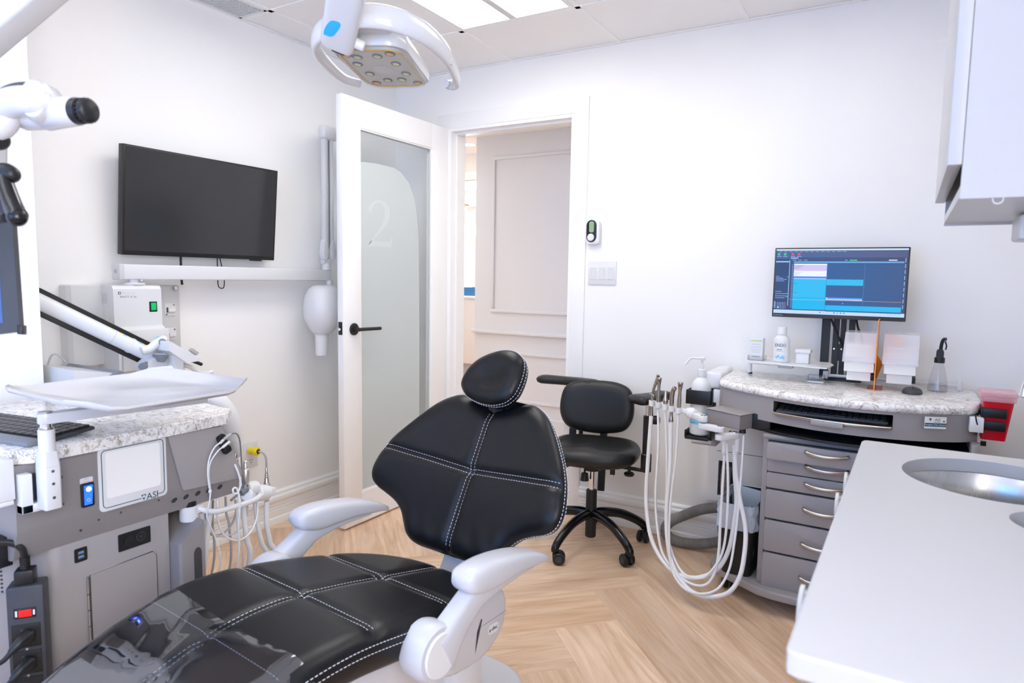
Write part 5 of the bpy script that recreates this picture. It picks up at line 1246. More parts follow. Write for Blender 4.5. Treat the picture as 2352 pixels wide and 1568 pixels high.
for (a, c, d_, e) in ((1.930, 2.034, -.352, -.347), (1.930, 2.034, -.253, -.248), (1.930, 1.935, -.347, -.253), (2.029, 2.034, -.347, -.253)): b.box(a, c, d_, e, .742, .803, 'black', .001)
b.build('collar', bh)
b = MB(); b.box(1.930, 2.034, -.352, -.248, .585, .600, 'black', .005); b.box(1.930, 1.936, -.352, -.248, .595, .625, 'black', .002); b.box(2.034, 2.042, -.33, -.27, .585, .803, 'black', .002); b.build('cradle', bh)
b = MB(); b.box(2.042, 2.080, -.33, -.28, .755, .812, 'white', .003); b.box(2.042, 2.075, -.325, -.285, .812, .822, 'clear'); b.build('mount', bh)
gx_ = thing('glove_cup', 'grey label box numbered 2 under the pump bottle holder', 'box', (1.98, -.17, .53))
b = MB(); b.box(1.925, 2.035, -.215, -.12, .535, .598, 'greym', .004); b.build('body', gx_)
b = MB(); fx = frame((1.98, -.2152, .566), (1, 0, 0), (0, 0, 1)); b.box(-.052, .035, -.022, .022, 0, .0006, 'binw', xf=fx); b.text('2', .022, fx @ T(-.03, 0, .0008), 'ink', .0001); b.text('2', .022, fx @ T(.045, 0, .0008), 'ink', .0001); b.build('label_print', gx_)
b = MB(); b.cyl((2.06, -.15, .565), (2.035, -.15, .565), .006, 'black', n=8); b.cyl((2.06, -.15, .565), (2.085, -.15, .60), .006, 'black', n=8); b.build('mount', gx_)
pw = thing('charger_unit', 'rounded white two-part unit on the left rear corner of the supply cart', 'device', (2.05, -.20, .80))
b = MB(); b.box(1.995, 2.065, -.30, -.16, .81, .880, 'white', .010, 3); b.box(1.992, 1.997, -.305, -.18, .81, .872, 'greym', .002); b.build('front_case', pw)
b = MB(); b.box(1.995, 2.055, -.155, -.03, .81, .882, 'white', .010, 3); b.build('rear_case', pw)
b = MB(); b.box(2.045, 2.085, -.25, -.08, .80, .835, 'greym', .003); b.build('mount', pw)

# junction box, jointed link arm and instrument holder
jb = thing('instrument_holder', 'white jointed holder arm with five clips on a taupe junction box', 'holder', (2.15, -.52, .68))
J = [(2.062, -.523), (2.104, -.436), (2.257, -.500), (2.214, -.598)]
b = MB(); cx_, cy_ = 2.159, -.514
b.prism([(cx_+(x-cx_)*.93, cy_+(y-cy_)*.93) for x, y in J][::1], .703, .762, 'taupe', .006, 3); b.prism(J, .762, .765, 'taupel', .0008, 1); b.build('junction_box', jb)
b = MB(); b.box(2.235, 2.31, -.52, -.40, .705, .762, 'black', .003); b.cyl((2.212, -.545, .686), (2.212, -.545, .704), .014, 'black', r1=.012, n=16); b.build('bracket', jb)
def link(x0, y0, x1, y1, z0, z1, w=.017, nm='link'):
    m_ = MB(); a_, c_ = Vector((x0, y0, 0)), Vector((x1, y1, 0)); d_ = (c_-a_).normalized(); L_ = (c_-a_).length
    m_.prism([(L_+w*math.sin(R(t)), w*math.cos(R(t))) for t in range(0, 181, 20)]+[(-w*math.sin(R(t)), -w*math.cos(R(t))) for t in range(0, 181, 20)], 0, z1-z0, 'white', .003, 2, xf=frame((x0, y0, z0), (d_.x, d_.y, 0), (-d_.y, d_.x, 0)))
    m_.cyl((x1, y1, z1), (x1, y1, z1+.004), .011, 'chrome', n=18)
    return m_.build(nm, jb)
link(2.035, -.575, 2.078, -.625, .728, .752); link(2.078, -.622, 2.148, -.645, .700, .722); link(2.148, -.640, 2.190, -.575, .668, .690)
b = MB(); b.sphere((2.018, -.572, .745), .024, 'white'); b.cyl((2.0, -.560, .748), (2.035, -.582, .742), .018, 'white', n=18); b.build('ball_joint', jb)
ba, bc = Vector((1.806, -.44, .748)), Vector((1.992, -.562, .748)); bd = (bc-ba).normalized(); bnrm = Vector((bd.y, -bd.x, 0))   # bnrm points to the room side
b = MB(); b.box(-.005, (bc-ba).length+.012, -.008, .006, -.010, .010, 'white', .004, xf=frame(ba, bd, -bnrm)); b.build('clip_bar', jb)
HPX = []
for i, s_ in enumerate((.022, .066, .112, .152, .196)):
    c = ba+bd*s_+bnrm*.016; HPX.append(c)
    m_ = MB(); m_.lathe([(.0085, -.012), (.0125, -.012), (.0125, .012), (.0085, .012), (.0085, -.012)], 'white', T(*c), 20); m_.box(-.006, .006, -.004, .012, -.010, .010, 'white', .002, xf=frame(c-bnrm*.014, bd, bnrm)); m_.build('clip', jb)
b = MB()
for q in ((2.158, -.60, .668), (2.198, -.57, .672)): b.cyl((q[0], q[1], q[2]-.055), q, .0105, 'white', r1=.012, n=16); b.cyl((q[0], q[1], q[2]-.068), (q[0], q[1], q[2]-.055), .0085, 'grey', n=14)
b.build('hose_socket', jb)

HOSE = {
 'a': (.0088, [(1.826,-0.460,0.692), (1.813,-0.480,0.482), (1.818,-0.500,0.331), (1.852,-0.540,0.208), (1.904,-0.580,0.140), (1.970,-0.620,0.103), (2.028,-0.640,0.096), (2.098,-0.640,0.108), (2.160,-0.620,0.150), (2.194,-0.600,0.230), (2.206,-0.585,0.335), (2.209,-0.575,0.426), (2.197,-0.570,0.522), (2.190,-0.570,0.642)]),
 'b': (.0054, [(1.865,-0.490,0.735), (1.863,-0.500,0.572), (1.865,-0.520,0.384), (1.881,-0.540,0.262), (1.918,-0.580,0.160), (1.970,-0.620,0.118), (2.039,-0.650,0.085), (2.104,-0.660,0.082), (2.143,-0.650,0.113), (2.161,-0.630,0.196), (2.159,-0.610,0.354), (2.159,-0.600,0.523), (2.161,-0.600,0.655)]),
 'c': (.0050, [(1.901,-0.515,0.740), (1.908,-0.520,0.545), (1.920,-0.540,0.362), (1.942,-0.570,0.222), (1.977,-0.600,0.149), (2.035,-0.640,0.105), (2.107,-0.650,0.111), (2.151,-0.640,0.162), (2.177,-0.620,0.233), (2.184,-0.610,0.359), (2.179,-0.605,0.514), (2.166,-0.600,0.652)]),
 'd': (.0088, [(1.936,-0.540,0.695), (1.930,-0.545,0.515), (1.928,-0.560,0.330), (1.946,-0.590,0.207), (1.987,-0.630,0.119), (2.059,-0.670,0.064), (2.135,-0.690,0.060), (2.212,-0.680,0.088), (2.250,-0.660,0.151), (2.259,-0.630,0.240), (2.252,-0.600,0.329), (2.223,-0.580,0.430), (2.200,-0.570,0.529), (2.190,-0.570,0.642)]),
 'e': (.0048, [(1.970,-0.560,0.737), (1.960,-0.565,0.563), (1.950,-0.580,0.379), (1.955,-0.600,0.235), (1.983,-0.640,0.114), (2.048,-0.680,0.065), (2.122,-0.700,0.071), (2.177,-0.680,0.098), (2.208,-0.650,0.166), (2.217,-0.620,0.263), (2.220,-0.590,0.396), (2.220,-0.565,0.566), (2.218,-0.550,0.677)]),
}
def handpiece(k, c, lab, head):
    t = thing('handpiece', lab, 'handpiece', tuple(c), 'handpieces on the supply cart'); head(t, c)
    r_, pts = HOSE[k]; pts = [(c.x, c.y, c.z-.016)]+list(pts)[1:]
    if k in 'ad': pts[0] = (c.x, c.y, c.z-.055)
    m_ = MB(); m_.tube(pts, r_, 'tubew', n=12, sm=7); m_.build('hose', t, 60)
def turb(t, c, lean=0):
    m_ = MB(); a = c+Vector((0, 0, -.014)); m_.lathe([(0, 0), (.0075, 0), (.0085, .01), (.0085, .055), (.0065, .085), (.0072, .10), (.010, .118), (.0115, .126), (.0105, .131), (0, .132)], 'bronze', T(*a) @ RY(lean), 22); m_.cyl(a+Vector((.004, -.009, .120)), a+Vector((.006, -.013, .119)), .0035, 'gap', n=10); m_.build('body', t)
def h_a(t, c):
    m_ = MB(); a = c; m_.tube([a+Vector((0, 0, -.055)), a+Vector((0, 0, -.03)), a+Vector((0, 0, .0)), a+Vector((.001, 0, .02)), a+Vector((.006, 0, .06)), a+Vector((.016, .002, .095)), a+Vector((.022, .002, .118))], lambda s_: .0090-.0035*math.sin(s_*3.1) if s_ < .75 else .0068, 'bronze', n=16, sm=4); m_.cyl(a+Vector((.022, .002, .116)), a+Vector((.025, .002, .124)), .0075, 'bronze', n=14); m_.build('body', t)
    m_ = MB(); m_.tube([a+Vector((-.010, -.004, .038)), a+Vector((-.006, -.008, .042)), a+Vector((.008, -.008, .036)), a+Vector((.010, -.007, .024))], .0022, 'bronze', n=8, sm=3); m_.build('lever', t)
def h_c(t, c):
    m_ = MB(); a = c+Vector((0, 0, -.012)); m_.lathe([(0, 0), (.0078, 0), (.0085, .012), (.0082, .022), (.0118, .034), (.0108, .042), (.0065, .056), (.0052, .078), (.0042, .080), (0, .081)], 'bronze', T(*a), 20); m_.build('body', t)
def h_d(t, c):
    m_ = MB(); a = c; m_.tube([a+Vector((0, 0, -.055)), a+Vector((0, 0, -.045)), a+Vector((0, 0, -.02)), a+Vector((0, 0, .02)), a+Vector((0, 0, .05)), a+Vector((.004, -.002, .075)), a+Vector((.012, -.005, .088))], lambda s_: .0098-.0035*math.exp(-((s_-.33)/.12)**2), 'bronze', n=16, sm=4); m_.cyl(a+Vector((.0115, -.0048, .0865)), a+Vector((.0135, -.0055, .0905)), .0085, 'chrome', n=16); m_.cyl(a+Vector((.0135, -.0055, .0904)), a+Vector((.0138, -.0056, .0912)), .0065, 'gap', n=16); m_.build('body', t)
handpiece('a', HPX[0], 'curved metal suction handpiece in the first clip, farthest from the junction box', h_a)
handpiece('b', HPX[1], 'flared metal handpiece in the second clip from the free end, on a thin hose', lambda t, c: turb(t, c))
handpiece('c', HPX[2], 'short pointed metal handpiece in the middle clip of the holder', h_c)
handpiece('d', HPX[3], 'bent metal suction tip with a dark open end on a thick white hose', h_d)
handpiece('e', HPX[4], 'flared metal handpiece in the clip nearest the junction box, on the thinnest hose', lambda t, c: turb(t, c, .03))

# waste bin on the base plate
wb = thing('waste_bin', 'black waste bin with a clear liner on the base plate of the supply cart', 'bin', (2.20, -.40, .098))
def ring_(w_, d_, z, r_=.03, cx=2.205, cy=-.405): return [(x, y, z) for x, y in rrect(w_, d_, r_, 4, cx, cy)]
b = MB(); b.loft([ring_(.118, .225, .099), ring_(.145, .275, .385), ring_(.150, .280, .395), ring_(.140, .270, .395), ring_(.110, .215, .11)], 'black'); b.build('body', wb, 40)
b = MB(); rows = []
for j in range(13):
    row = []
    for i, (x, y, z) in enumerate([(x, y, 0) for x, y in rrect(.15, .28, .035, 8, 2.205, -.405)]):
        t_ = j/12
        if t_ < .45: s_ = .78+.15*t_/.45; z_ = .14+.265*t_/.45
        else: s_ = 1.03+.03*math.sin(i*1.3)*(t_-.45); z_ = .408-.115*(t_-.45)/.55
        wv = .004*math.sin(i*1.9+j*1.1)+.003*math.sin(i*.7-j*2)
        if i in range(10, 22) and t_ > .8: z_ -= .03*(t_-.8)/.2
        row.append((2.205+(x-2.205)*s_+wv, -.405+(y+.405)*s_+wv*.8, z_+.003*math.sin(i*2.3)))
    rows.append(row+row[:1])
b.grid(rows, 'liner'); b.build('liner', wb, 60)

# ribbed suction hose and the white service panel behind the cart
b = MB(); P = spline([(2.048, -.03, .40), (2.050, -.055, .33), (2.06, -.06, .25)], 8)
Q = spline([(2.16, -.10, .245), (2.06, -.095, .225), (1.96, -.09, .195), (1.87, -.085, .145), (1.80, -.085, .095), (1.783, -.095, .055), (1.815, -.115, .030), (1.88, -.125, .026), (1.96, -.12, .034), (2.04, -.11, .058), (2.12, -.10, .09), (2.18, -.09, .10)], 26)
for C_ in (P, Q):
    D_ = [0]
    for p_, q_ in zip(C_, C_[1:]): D_.append(D_[-1]+(q_-p_).length)
    n_ = int(D_[-1]/.0022); F = []; k = 0
    for i in range(n_+1):
        s_ = D_[-1]*i/n_
        while k < len(D_)-2 and D_[k+1] < s_: k += 1
        F.append(C_[k].lerp(C_[k+1], (s_-D_[k])/max(D_[k+1]-D_[k], 1e-9)))
    b.tube(F, lambda t, n=n_: .0235+.0022*math.cos(t*n*math.pi*.66), 'hoseg', n=18)
b.build('suction_hose', None, 60, 'ribbed grey hose looping along the baseboard behind the waste bin', 'hose')
sv = thing('service_panel', 'white access panel with a dark hose opening low on the back wall', 'panel', (2.15, 0, .22))
b = MB(); z0, z1, x0, x1 = .225, .62, 1.958, 2.36; ox0, ox1, oz0, oz1 = 2.008, 2.082, .255, .425
for (a, c, d_, e) in ((x0, x1, oz1, z1), (x0, x1, z0, oz0), (x0, ox0, oz0, oz1), (ox1, x1, oz0, oz1)): b.box(a, c, -.026, -.001, d_, e, 'trim')
b.build('cover', sv); b = MB(); b.box(ox0, ox1, -.006, -.001, oz0, oz1, 'gap'); b.box(2.0, x1, -.0266, -.026, .470, .473, 'greyd'); b.build('opening', sv)

# ---------------------------------------------------------------- sink counter and wall cabinet on the right
ct = thing('sink_counter', 'white counter with a round steel sink and a round waste hole in the foreground', 'counter', (2.96, -1.84, 0))
def plate_with_holes(mb, outline, holes, z0, z1, m, ch=.003):
    n = len(outline); cx = sum(p[0] for p in outline)/n; cy = sum(p[1] for p in outline)/n
    ins = [(p[0]+math.copysign(ch, cx-p[0]), p[1]+math.copysign(ch, cy-p[1])) for p in outline]
    for z, flip in ((z1, False), (z0, True)):
        t = bmesh.new(); es = []
        for lp in [ins]+holes:
            vs = [t.verts.new((x, y, z)) for x, y in lp]; es += [t.edges.new((vs[i], vs[(i+1) % len(vs)])) for i in range(len(vs))]
        bmesh.ops.triangle_fill(t, use_beauty=True, edges=es)
        for f in t.faces:
            f.normal_update()
            if (f.normal.z < 0) != flip: f.normal_flip()
        mb.merge(t, m)
    mb.loft([[(x, y, z) for x, y in pl] for pl, z in ((ins, z0), (outline, z0+ch), (outline, z1-ch), (ins, z1))], m, caps=False)
    for hl in holes: mb.loft([[(x, y, z) for x, y in hl[::-1]] for z in (z0, z1)], m, caps=False)
def circ(cx, cy, r, n=72): return [(cx+r*math.cos(2*math.pi*k/n), cy+r*math.sin(2*math.pi*k/n)) for k in range(n)]
S_ = (2.922, -1.487, .174); G_ = (2.992, -1.762, .075)
top = [(3.275, -2.44), (3.275, -1.235), (2.665, -1.235), (2.658, -1.240), (2.655, -1.25), (2.642, -2.425), (2.645, -2.435), (2.655, -2.44)]
b = MB(); plate_with_holes(b, top[::-1], [circ(*S_), circ(*G_, 48)], .831, .861, 'counter'); b.build('countertop', ct, 30)
b = MB(); b.lathe([(.178, .8305), (.1765, .829), (.176, .76), (.170, .70), (.150, .675), (.03, .668), (.03, .660), (0, .660)], 'steel', T(S_[0], S_[1], 0), 64); b.lathe([(0, .661), (.024, .661), (.026, .664), (.028, .6685)], 'chrome', T(S_[0], S_[1], 0), 24); b.build('sink_bowl', ct, 50)
b = MB(); b.lathe([(.0785, .8305), (.076, .829), (.074, .66), (0, .66)], 'blackmat', T(G_[0], G_[1], 0), 40); b.build('waste_chute', ct)
b = MB()
b.box(2.672, 3.275, -2.425, -2.407, .09, .831, 'lamin'); b.box(2.672, 3.275, -1.262, -1.244, .09, .831, 'lamin'); b.box(3.255, 3.275, -2.407, -1.262, .09, .831, 'lamin'); b.box(2.69, 3.255, -2.407, -1.262, .09, .11, 'lamin'); b.box(2.74, 3.2, -2.38, -1.28, 0, .09, 'lamin')
b.build('carcass', ct)
for y0_, y1_ in ((-2.407, -2.03), (-2.026, -1.65), (-1.646, -1.262)):
    for z0_, z1_ in ((.70, .825), (.11, .696)):
        b = MB(); b.box(2.668, 2.688, y0_+.002, y1_-.002, z0_, z1_, 'lamin', .001); b.build('drawer_front' if z0_ > .5 else 'cabinet_door', ct)
# clear tubular cup holders clipped along the counter's edge
for i, (y, z, r_, lab) in enumerate(((-1.405, .782, .026, 'small clear round cup clipped under the counter edge, farthest from the camera'), (-1.645, .798, .024, 'small clear round cup clipped under the counter edge, the middle one'), (-2.205, .808, .030, 'clear round cup with a beige rim under the counter edge, closest to the near corner'))):
    t = thing('clip_cup', lab, 'cup', (2.645, y, z-r_), 'cups along the counter edge')
    b = MB(); fx = frame((2.668, y, z), (0, 1, 0), (0, 0, 1)); fx = frame((2.663, y, z), (0, -1, 0), (0, 0, 1))
    b.lathe([(r_-.003, 0), (r_-.003, .030), (r_, .030), (r_, 0)], 'clear', fx, 32); b.build('wall', t)
    b = MB(); b.lathe([(r_-.004, .028), (r_-.004, .034), (r_+.0015, .034), (r_+.0015, .028), (r_-.004, .028)], mat('beige rim', (.70, .68, .62), .4), fx, 32); b.build('rim', t)
fc = thing('faucet', 'chrome gooseneck faucet arching over the round steel sink', 'faucet', (3.16, -1.46, .861))
b = MB(); b.tube([(3.16, -1.46, .87), (3.16, -1.46, 1.05), (3.145, -1.46, 1.125), (3.09, -1.46, 1.175), (3.03, -1.46, 1.165), (2.985, -1.46, 1.115), (2.967, -1.46, 1.060)], .0115, 'chrome', n=18, sm=8); b.cyl((2.965, -1.46, 1.040), (2.968, -1.46, 1.075), .0145, 'chrome', r1=.012, n=20, bev=.002); b.build('spout', fc)
b = MB(); b.lathe([(0, 0), (.027, 0), (.027, .012), (.018, .018), (.0145, .05), (0, .05)], 'chrome', T(3.16, -1.46, .861), 28); b.build('base', fc)
b = MB(); b.tube([(3.16, -1.475, .91), (3.16, -1.50, .915), (3.155, -1.535, .935)], .0055, 'chrome', sm=3); b.build('lever', fc)

uc_ = thing('wall_cabinet', 'white wall cabinet cropped by the right edge above the counter', 'cabinet', (3.04, -1.61, 1.41))
b = MB(); b.box(2.799, 3.278, -1.900, -1.882, 1.413, 2.40, 'lamin'); b.box(2.799, 3.278, -1.330, -1.312, 1.413, 2.40, 'lamin'); b.box(2.799, 3.278, -1.882, -1.330, 1.418, 1.436, 'lamin'); b.box(2.799, 3.278, -1.882, -1.330, 2.382, 2.40, 'lamin'); b.box(3.262, 3.278, -1.882, -1.330, 1.436, 2.382, 'lamin'); b.build('carcass', uc_)
b = MB(); b.box(2.778, 2.7982, -1.900, -1.300, 1.468, 2.398, 'lamin', .0012); b.build('cabinet_door', uc_)
b = MB(); b.tube([(2.85+.007*math.cos(R(t)), -1.893, 1.411+.007*math.sin(R(t))) for t in range(0, 360, 24)], .0011, 'white', n=6, closed=True); b.build('hook', uc_)
td = thing('towel_dispenser', 'pale grey dispenser fixed under the wall cabinet', 'dispenser', (3.02, -1.52, 1.36))
b = MB(); b.box(2.915, 3.22, -1.58, -1.46, 1.365, 1.4135, 'greyw', .006); b.build('body', td)
b = MB(); b.prism([(2.93+.008*math.cos(R(t)), 1.388+.016*math.sin(R(t))) for t in range(0, 360, 20)], 0, .001, 'dark', xf=frame((0, -1.5805, 0), (1, 0, 0), (0, 0, 1))); b.build('slot', td)

os_ = thing('operator_stool', 'black padded stool cropped by the right edge behind the counter', 'stool', (3.15, -.80, 0))
b = MB(); pillow(b, smooth2([(a, c) for a, c in ((.09, .10), (.10, 0), (.08, -.09), (0, -.105), (-.08, -.09), (-.10, 0), (-.09, .10), (0, .115))], 5), .03, .03, .035, .035, lambda u, w, h: Vector((3.165+u, -.74-h, .675+w)), 'vinyl2', 26, 26); b.build('backrest', os_, 60)
b = MB(); b.lathe([(0, .43), (.10, .43), (.115, .445), (.115, .475), (.10, .49), (0, .492)], 'vinyl2', T(3.15, -.82, 0), 32); b.build('seat', os_)
b = MB(); b.tube([(3.165, -.71, .66), (3.165, -.69, .50), (3.16, -.72, .42), (3.15, -.80, .42)], .010, 'blackmat', sm=4); b.cyl((3.15, -.82, .08), (3.15, -.82, .43), .022, 'blackmat', n=16); b.build('post', os_)
for k in range(5):
    a = R(20+72*k); dx, dy = math.cos(a), math.sin(a); b = MB(); L_ = .11
    b.tube([(3.15, -.82, .09), (3.15+dx*L_*.6, -.82+dy*L_*.6, .085), (3.15+dx*L_, -.82+dy*L_, .055)], .012, 'blackmat', sm=3); b.sphere((3.15+dx*L_, -.82+dy*L_, .022), .022, 'black', n=14); b.build('leg', os_)

# ---------------------------------------------------------------- things on the left wall
tv = thing('television', 'black flat television on the side wall above the white x-ray arm', 'television', (.05, -1.35, 1.34))
tz = Vector((.037, 0, .424)).normalized(); ty = Vector((0, 1, 0)); tn = ty.cross(tz)       # local: along the wall, up, out
tf = frame((.0815, -1.3555, 1.553), ty, tz)
W2, H2 = .3665, .2135
b = MB(); b.box(-W2, W2, -H2, H2, -.030, .004, 'black', .002, 2, xf=tf); b.build('case', tv)
b = MB(); b.box(-W2+.008, W2-.008, -H2+.018, H2-.008, .004, .0046, 'screenoff', xf=tf); b.build('screen', tv)
b = MB(); b.box(-.20, .20, -.12, .12, -.060, -.030, 'black', .004, xf=tf); b.build('wall_mount', tv)
b = MB(); b.box(.235, .295, -H2-.006, -H2+.002, -.012, .003, 'black', .001, xf=tf); b.build('sensor', tv)
for lab, pts, r_ in (('short black cable hanging straight below the television behind the x-ray arm', [(.03, -1.452, 1.36), (.03, -1.452, 1.30), (.032, -1.452, 1.24), (.032, -1.450, 1.222)], .005), ('thin black cable looping below the television behind the x-ray arm', [(.03, -1.275, 1.36), (.03, -1.275, 1.26), (.03, -1.272, 1.215), (.03, -1.255, 1.205), (.03, -1.243, 1.215), (.03, -1.243, 1.26), (.03, -1.262, 1.345)], .0022)):
    b = MB(); b.tube(pts, r_, 'black', n=8, sm=5); b.build('hanging_cable', None, label=lab, cat='cable')

xr = thing('xray_unit', 'wall-mounted white dental x-ray unit with a long horizontal arm', 'x-ray machine', (.06, -1.7, .88))
b = MB(); b.box(.001, .022, -1.62, -1.456, .872, 1.219, 'grey', .006); b.cyl((.022, -1.478, 1.207), (.028, -1.478, 1.207), .010, 'steel', n=18); b.cyl((.027, -1.478, 1.207), (.030, -1.478, 1.207), .008, 'white', n=18)
bp_ = b.build('back_plate', xr)
for z in (1.115, 1.010):
    b = MB(); b.box(.022, .0245, -1.528, -1.480, z-.027, z+.027, 'greyw', .001); b.box(.0245, .034, -1.515, -1.484, z-.010, z+.006, 'white', .002); b.box(.0245, .0262, -1.520, -1.514, z-.012, z+.010, 'dark')
    for y_, z_ in ((-1.487, z+.02), (-1.521, z-.02)): b.cyl((.0245, y_, z_), (.026, y_, z_), .004, 'steel', n=10)
    b.build('hook_bracket', bp_)
b = MB(); b.loft([[(x, y, z) for x, y in ((.001, -1.925), (.034, -1.918), (.046, -1.905), (.046, -1.775), (.001, -1.775))] for z in (.912, 1.218)]+[[(x*.9, y*1 if y > -1.8 else y+.006, 1.223) for x, y in ((.001, -1.925), (.034, -1.918), (.046, -1.905), (.046, -1.775), (.001, -1.775))]], 'greyw'); b.build('wall_panel', xr)
b = MB()
sec = [(.001, .895), (.135, .885), (.148, .892), (.150, 1.040), (.144, 1.052), (.128, 1.060), (.126, 1.206), (.118, 1.218), (.105, 1.222), (.001, 1.222)]
b.loft([[(x, y, z) for x, z in sec] for y in (-1.795, -1.604)], 'greyw')
b.build('control_box', xr, 30)
b = MB(); b.box(.149, .1535, -1.782, -1.592, .888, 1.047, 'greyw', .004); b.build('lower_cover', xr)
b = MB(); fx = YZ(.1262); b.text('Belmont', .0155, fx @ T(-1.738, 1.191, .0003), 'grey', .0001); b.box(-1.7765, -1.7665, 1.186, 1.196, 0, .0005, 'ink', xf=fx); b.box(-1.7738, -1.7692, 1.1888, 1.1932, .0005, .0007, 'white', xf=fx); b.text('PHOT-X IIs', .0115, fx @ T(-1.738, 1.176, .0003), 'ink', .0001, sx=1.15); b.box(-1.643, -1.641, 1.160, 1.163, 0, .0003, 'inkl', xf=fx); b.box(-1.641, -1.638, 1.106, 1.109, 0, .0003, 'inkl', xf=fx); b.build('printing', xr)
b = MB(); b.box(.1262, .1285, -1.656, -1.624, 1.115, 1.156, 'black', .001); gs = b.build('switch_bezel', xr); b = MB(); b.box(.1285, .132, -1.650, -1.630, 1.121, 1.151, 'green', .001); b.build('rocker', gs)
b = MB(); fx = frame((0, -1.7953, 0), (1, 0, 0), (0, 0, 1)); b.box(.035, .085, 1.150, 1.190, 0, .0004, 'grey', xf=fx); b.box(.04, .085, 1.055, 1.13, 0, .0004, 'white', xf=fx); b.prism([(.068+.010*math.cos(R(t)), 1.068+.010*math.sin(R(t))) for t in range(0, 360, 20)], .0004, .0008, 'blue', xf=fx)
for z in (1.12, 1.11, 1.10, 1.09): b.box(.05, .072, z, z+.003, .0004, .0006, 'grey', xf=fx)
b.build('side_stickers', xr)
b = MB(); b.lathe([(0, 0), (.040, 0), (.045, .006), (.040, .010), (.020, .011), (.020, .026), (0, .026)], 'white', T(.085, -1.690, 1.2205), 32, .8, 1); b.cyl((.106, -1.672, 1.240), (.110, -1.668, 1.240), .005, 'chrome', n=12); b.build('pivot', xr)
b = MB(); b.box(.058, .112, -1.745, -.655, 1.243, 1.303, 'greyw', .005, 3); b.box(.056, .114, -1.760, -1.741, 1.242, 1.304, 'grey', .005, 3); b.cyl((.085, -1.762, 1.275), (.085, -1.759, 1.275), .009, 'greym', n=18); b.build('horizontal_arm', xr)
b = MB(); b.cyl((.10, -.682, 1.300), (.10, -.682, 1.335), .022, 'greyw', n=20); b.box(.085, .115, -.71, -.655, 1.33, 1.36, 'greyw', .005); kn = b.build('arm_joint', xr)
b = MB()
for y in (-.705, -.655): b.prism([(y+.022*math.cos(R(t))*(.75 if math.sin(R(t)) > 0 else 1), 1.405+.055*math.sin(R(t))) for t in range(0, 360, 15)], -.018, .018, 'greyw', .006, 2, xf=YZ(.11))
b.build('joint_cover', xr)
b = MB(); b.box(.095, .125, -.708, -.688, 1.38, 1.985, 'greyw', .004); b.box(.095, .125, -.668, -.648, 1.38, 1.985, 'greyw', .004); b.box(.10, .115, -.688, -.668, 1.38, 1.985, 'dark'); b.box(.113, .117, -.682, -.674, 1.38, 1.985, 'greym'); b.build('scissor_arm', xr)
b = MB(); b.box(.085, .135, -.722, -.620, 1.965, 2.035, 'greyw', .016, 3); b.build('arm_cap', xr)
# tube head with collimator
b = MB(); rings = []
for z, w_, d_, cy in ((1.222, .030, .03, -.762), (1.218, .055, .05, -.763), (1.20, .078, .070, -.765), (1.16, .095, .085, -.768), (1.10, .100, .09, -.770), (1.05, .092, .085, -.772), (1.01, .070, .066, -.776), (.985, .050, .05, -.780), (.975, .040, .04, -.782)):
    rings.append([(.17+x*d_, cy+y*w_, z) for x, y in rrect(2, 2, .85, 6)])
b.loft(rings, 'greyw'); th = b.build('tube_head', xr, 60)
b = MB(); b.lathe([(.036, .978), (.036, .965), (.033, .964), (.031, .865), (.027, .865), (.027, .95)], 'greyw', T(.17, -.785, 0), 28); b.lathe([(.0365, .968), (.037, .972), (.0365, .978)], 'grey', T(.17, -.785, 0), 28); b.build('collimator', th)
b = MB(); b.box(.12, .19, -.685, -.640, 1.04, 1.21, 'grey', .016, 3); b.cyl((.10, -.66, 1.18), (.10, -.66, 1.245), .018, 'greyw', n=18); b.build('yoke', xr)

# thermostat and switches on the back wall
th_ = thing('thermostat', 'white thermostat with a black oval face and green display', 'thermostat', (1.318, -.02, 1.45))
XZ = frame((0, 0, 0), (1, 0, 0), (0, 0, 1))
b = MB(); b.prism(rrect(.076, .122, .018, 5, 1.322, 1.514), .0005, .030, 'white', .004, xf=XZ); b.build('case', th_)
b = MB(); b.prism([(1.318+.028*math.cos(R(t)), (1.549 if math.sin(R(t)) >= 0 else 1.492)+.028*math.sin(R(t))) for t in list(range(0, 181, 12))+list(range(180, 361, 12))], .030, .033, 'black', .001, xf=XZ); b.build('face', th_)
b = MB(); b.prism(rrect(.026, .056, .010, 4, 1.319, 1.541), .033, .034, 'lcd', xf=XZ); b.build('display', th_)
b = MB(); b.cyl((1.317, -.033, 1.488), (1.317, -.041, 1.488), .019, 'white', n=28, bev=.003); b.build('button', th_)
sw_ = thing('switch_plate', 'white triple rocker switch plate below the thermostat', 'light switch', (1.372, -.005, 1.245))
b = MB(); b.box(1.294, 1.450, -.006, -.0005, 1.246, 1.367, 'white', .002); b.build('plate', sw_)
for x in (1.323, 1.372, 1.421):
    b = MB(); b.box(x-.0165, x+.0165, -.0075, -.0055, 1.273, 1.340, 'white', .0006); b.loft([[(x+a, -.007-h_, z) for a in (-.0135, .0135)]+[(x+a, -.004, z) for a in (.0135, -.0135)] for z, h_ in ((1.277, .0005), (1.306, .0025), (1.336, .005))], 'white'); b.build('rocker', sw_)
ou = thing('wall_outlet', 'white wall outlet low on the side wall behind the handpieces', 'outlet', (.003, -1.10, .325))
b = MB(); b.box(.0005, .006, -1.141, -1.058, .325, .452, 'white', .002); b.box(.006, .0075, -1.118, -1.082, .34, .437, 'white', .001)
for z in (.363, .413):
    for y_, h_ in ((-1.107, .009), (-1.093, .007)): b.box(.0075, .0078, y_-.0012, y_+.0012, z-h_/2, z+h_/2, 'gap')
    b.cyl((.0075, -1.10, z-.013), (.0078, -1.10, z-.013), .0028, 'gap', n=10)
b.build('plate', ou)
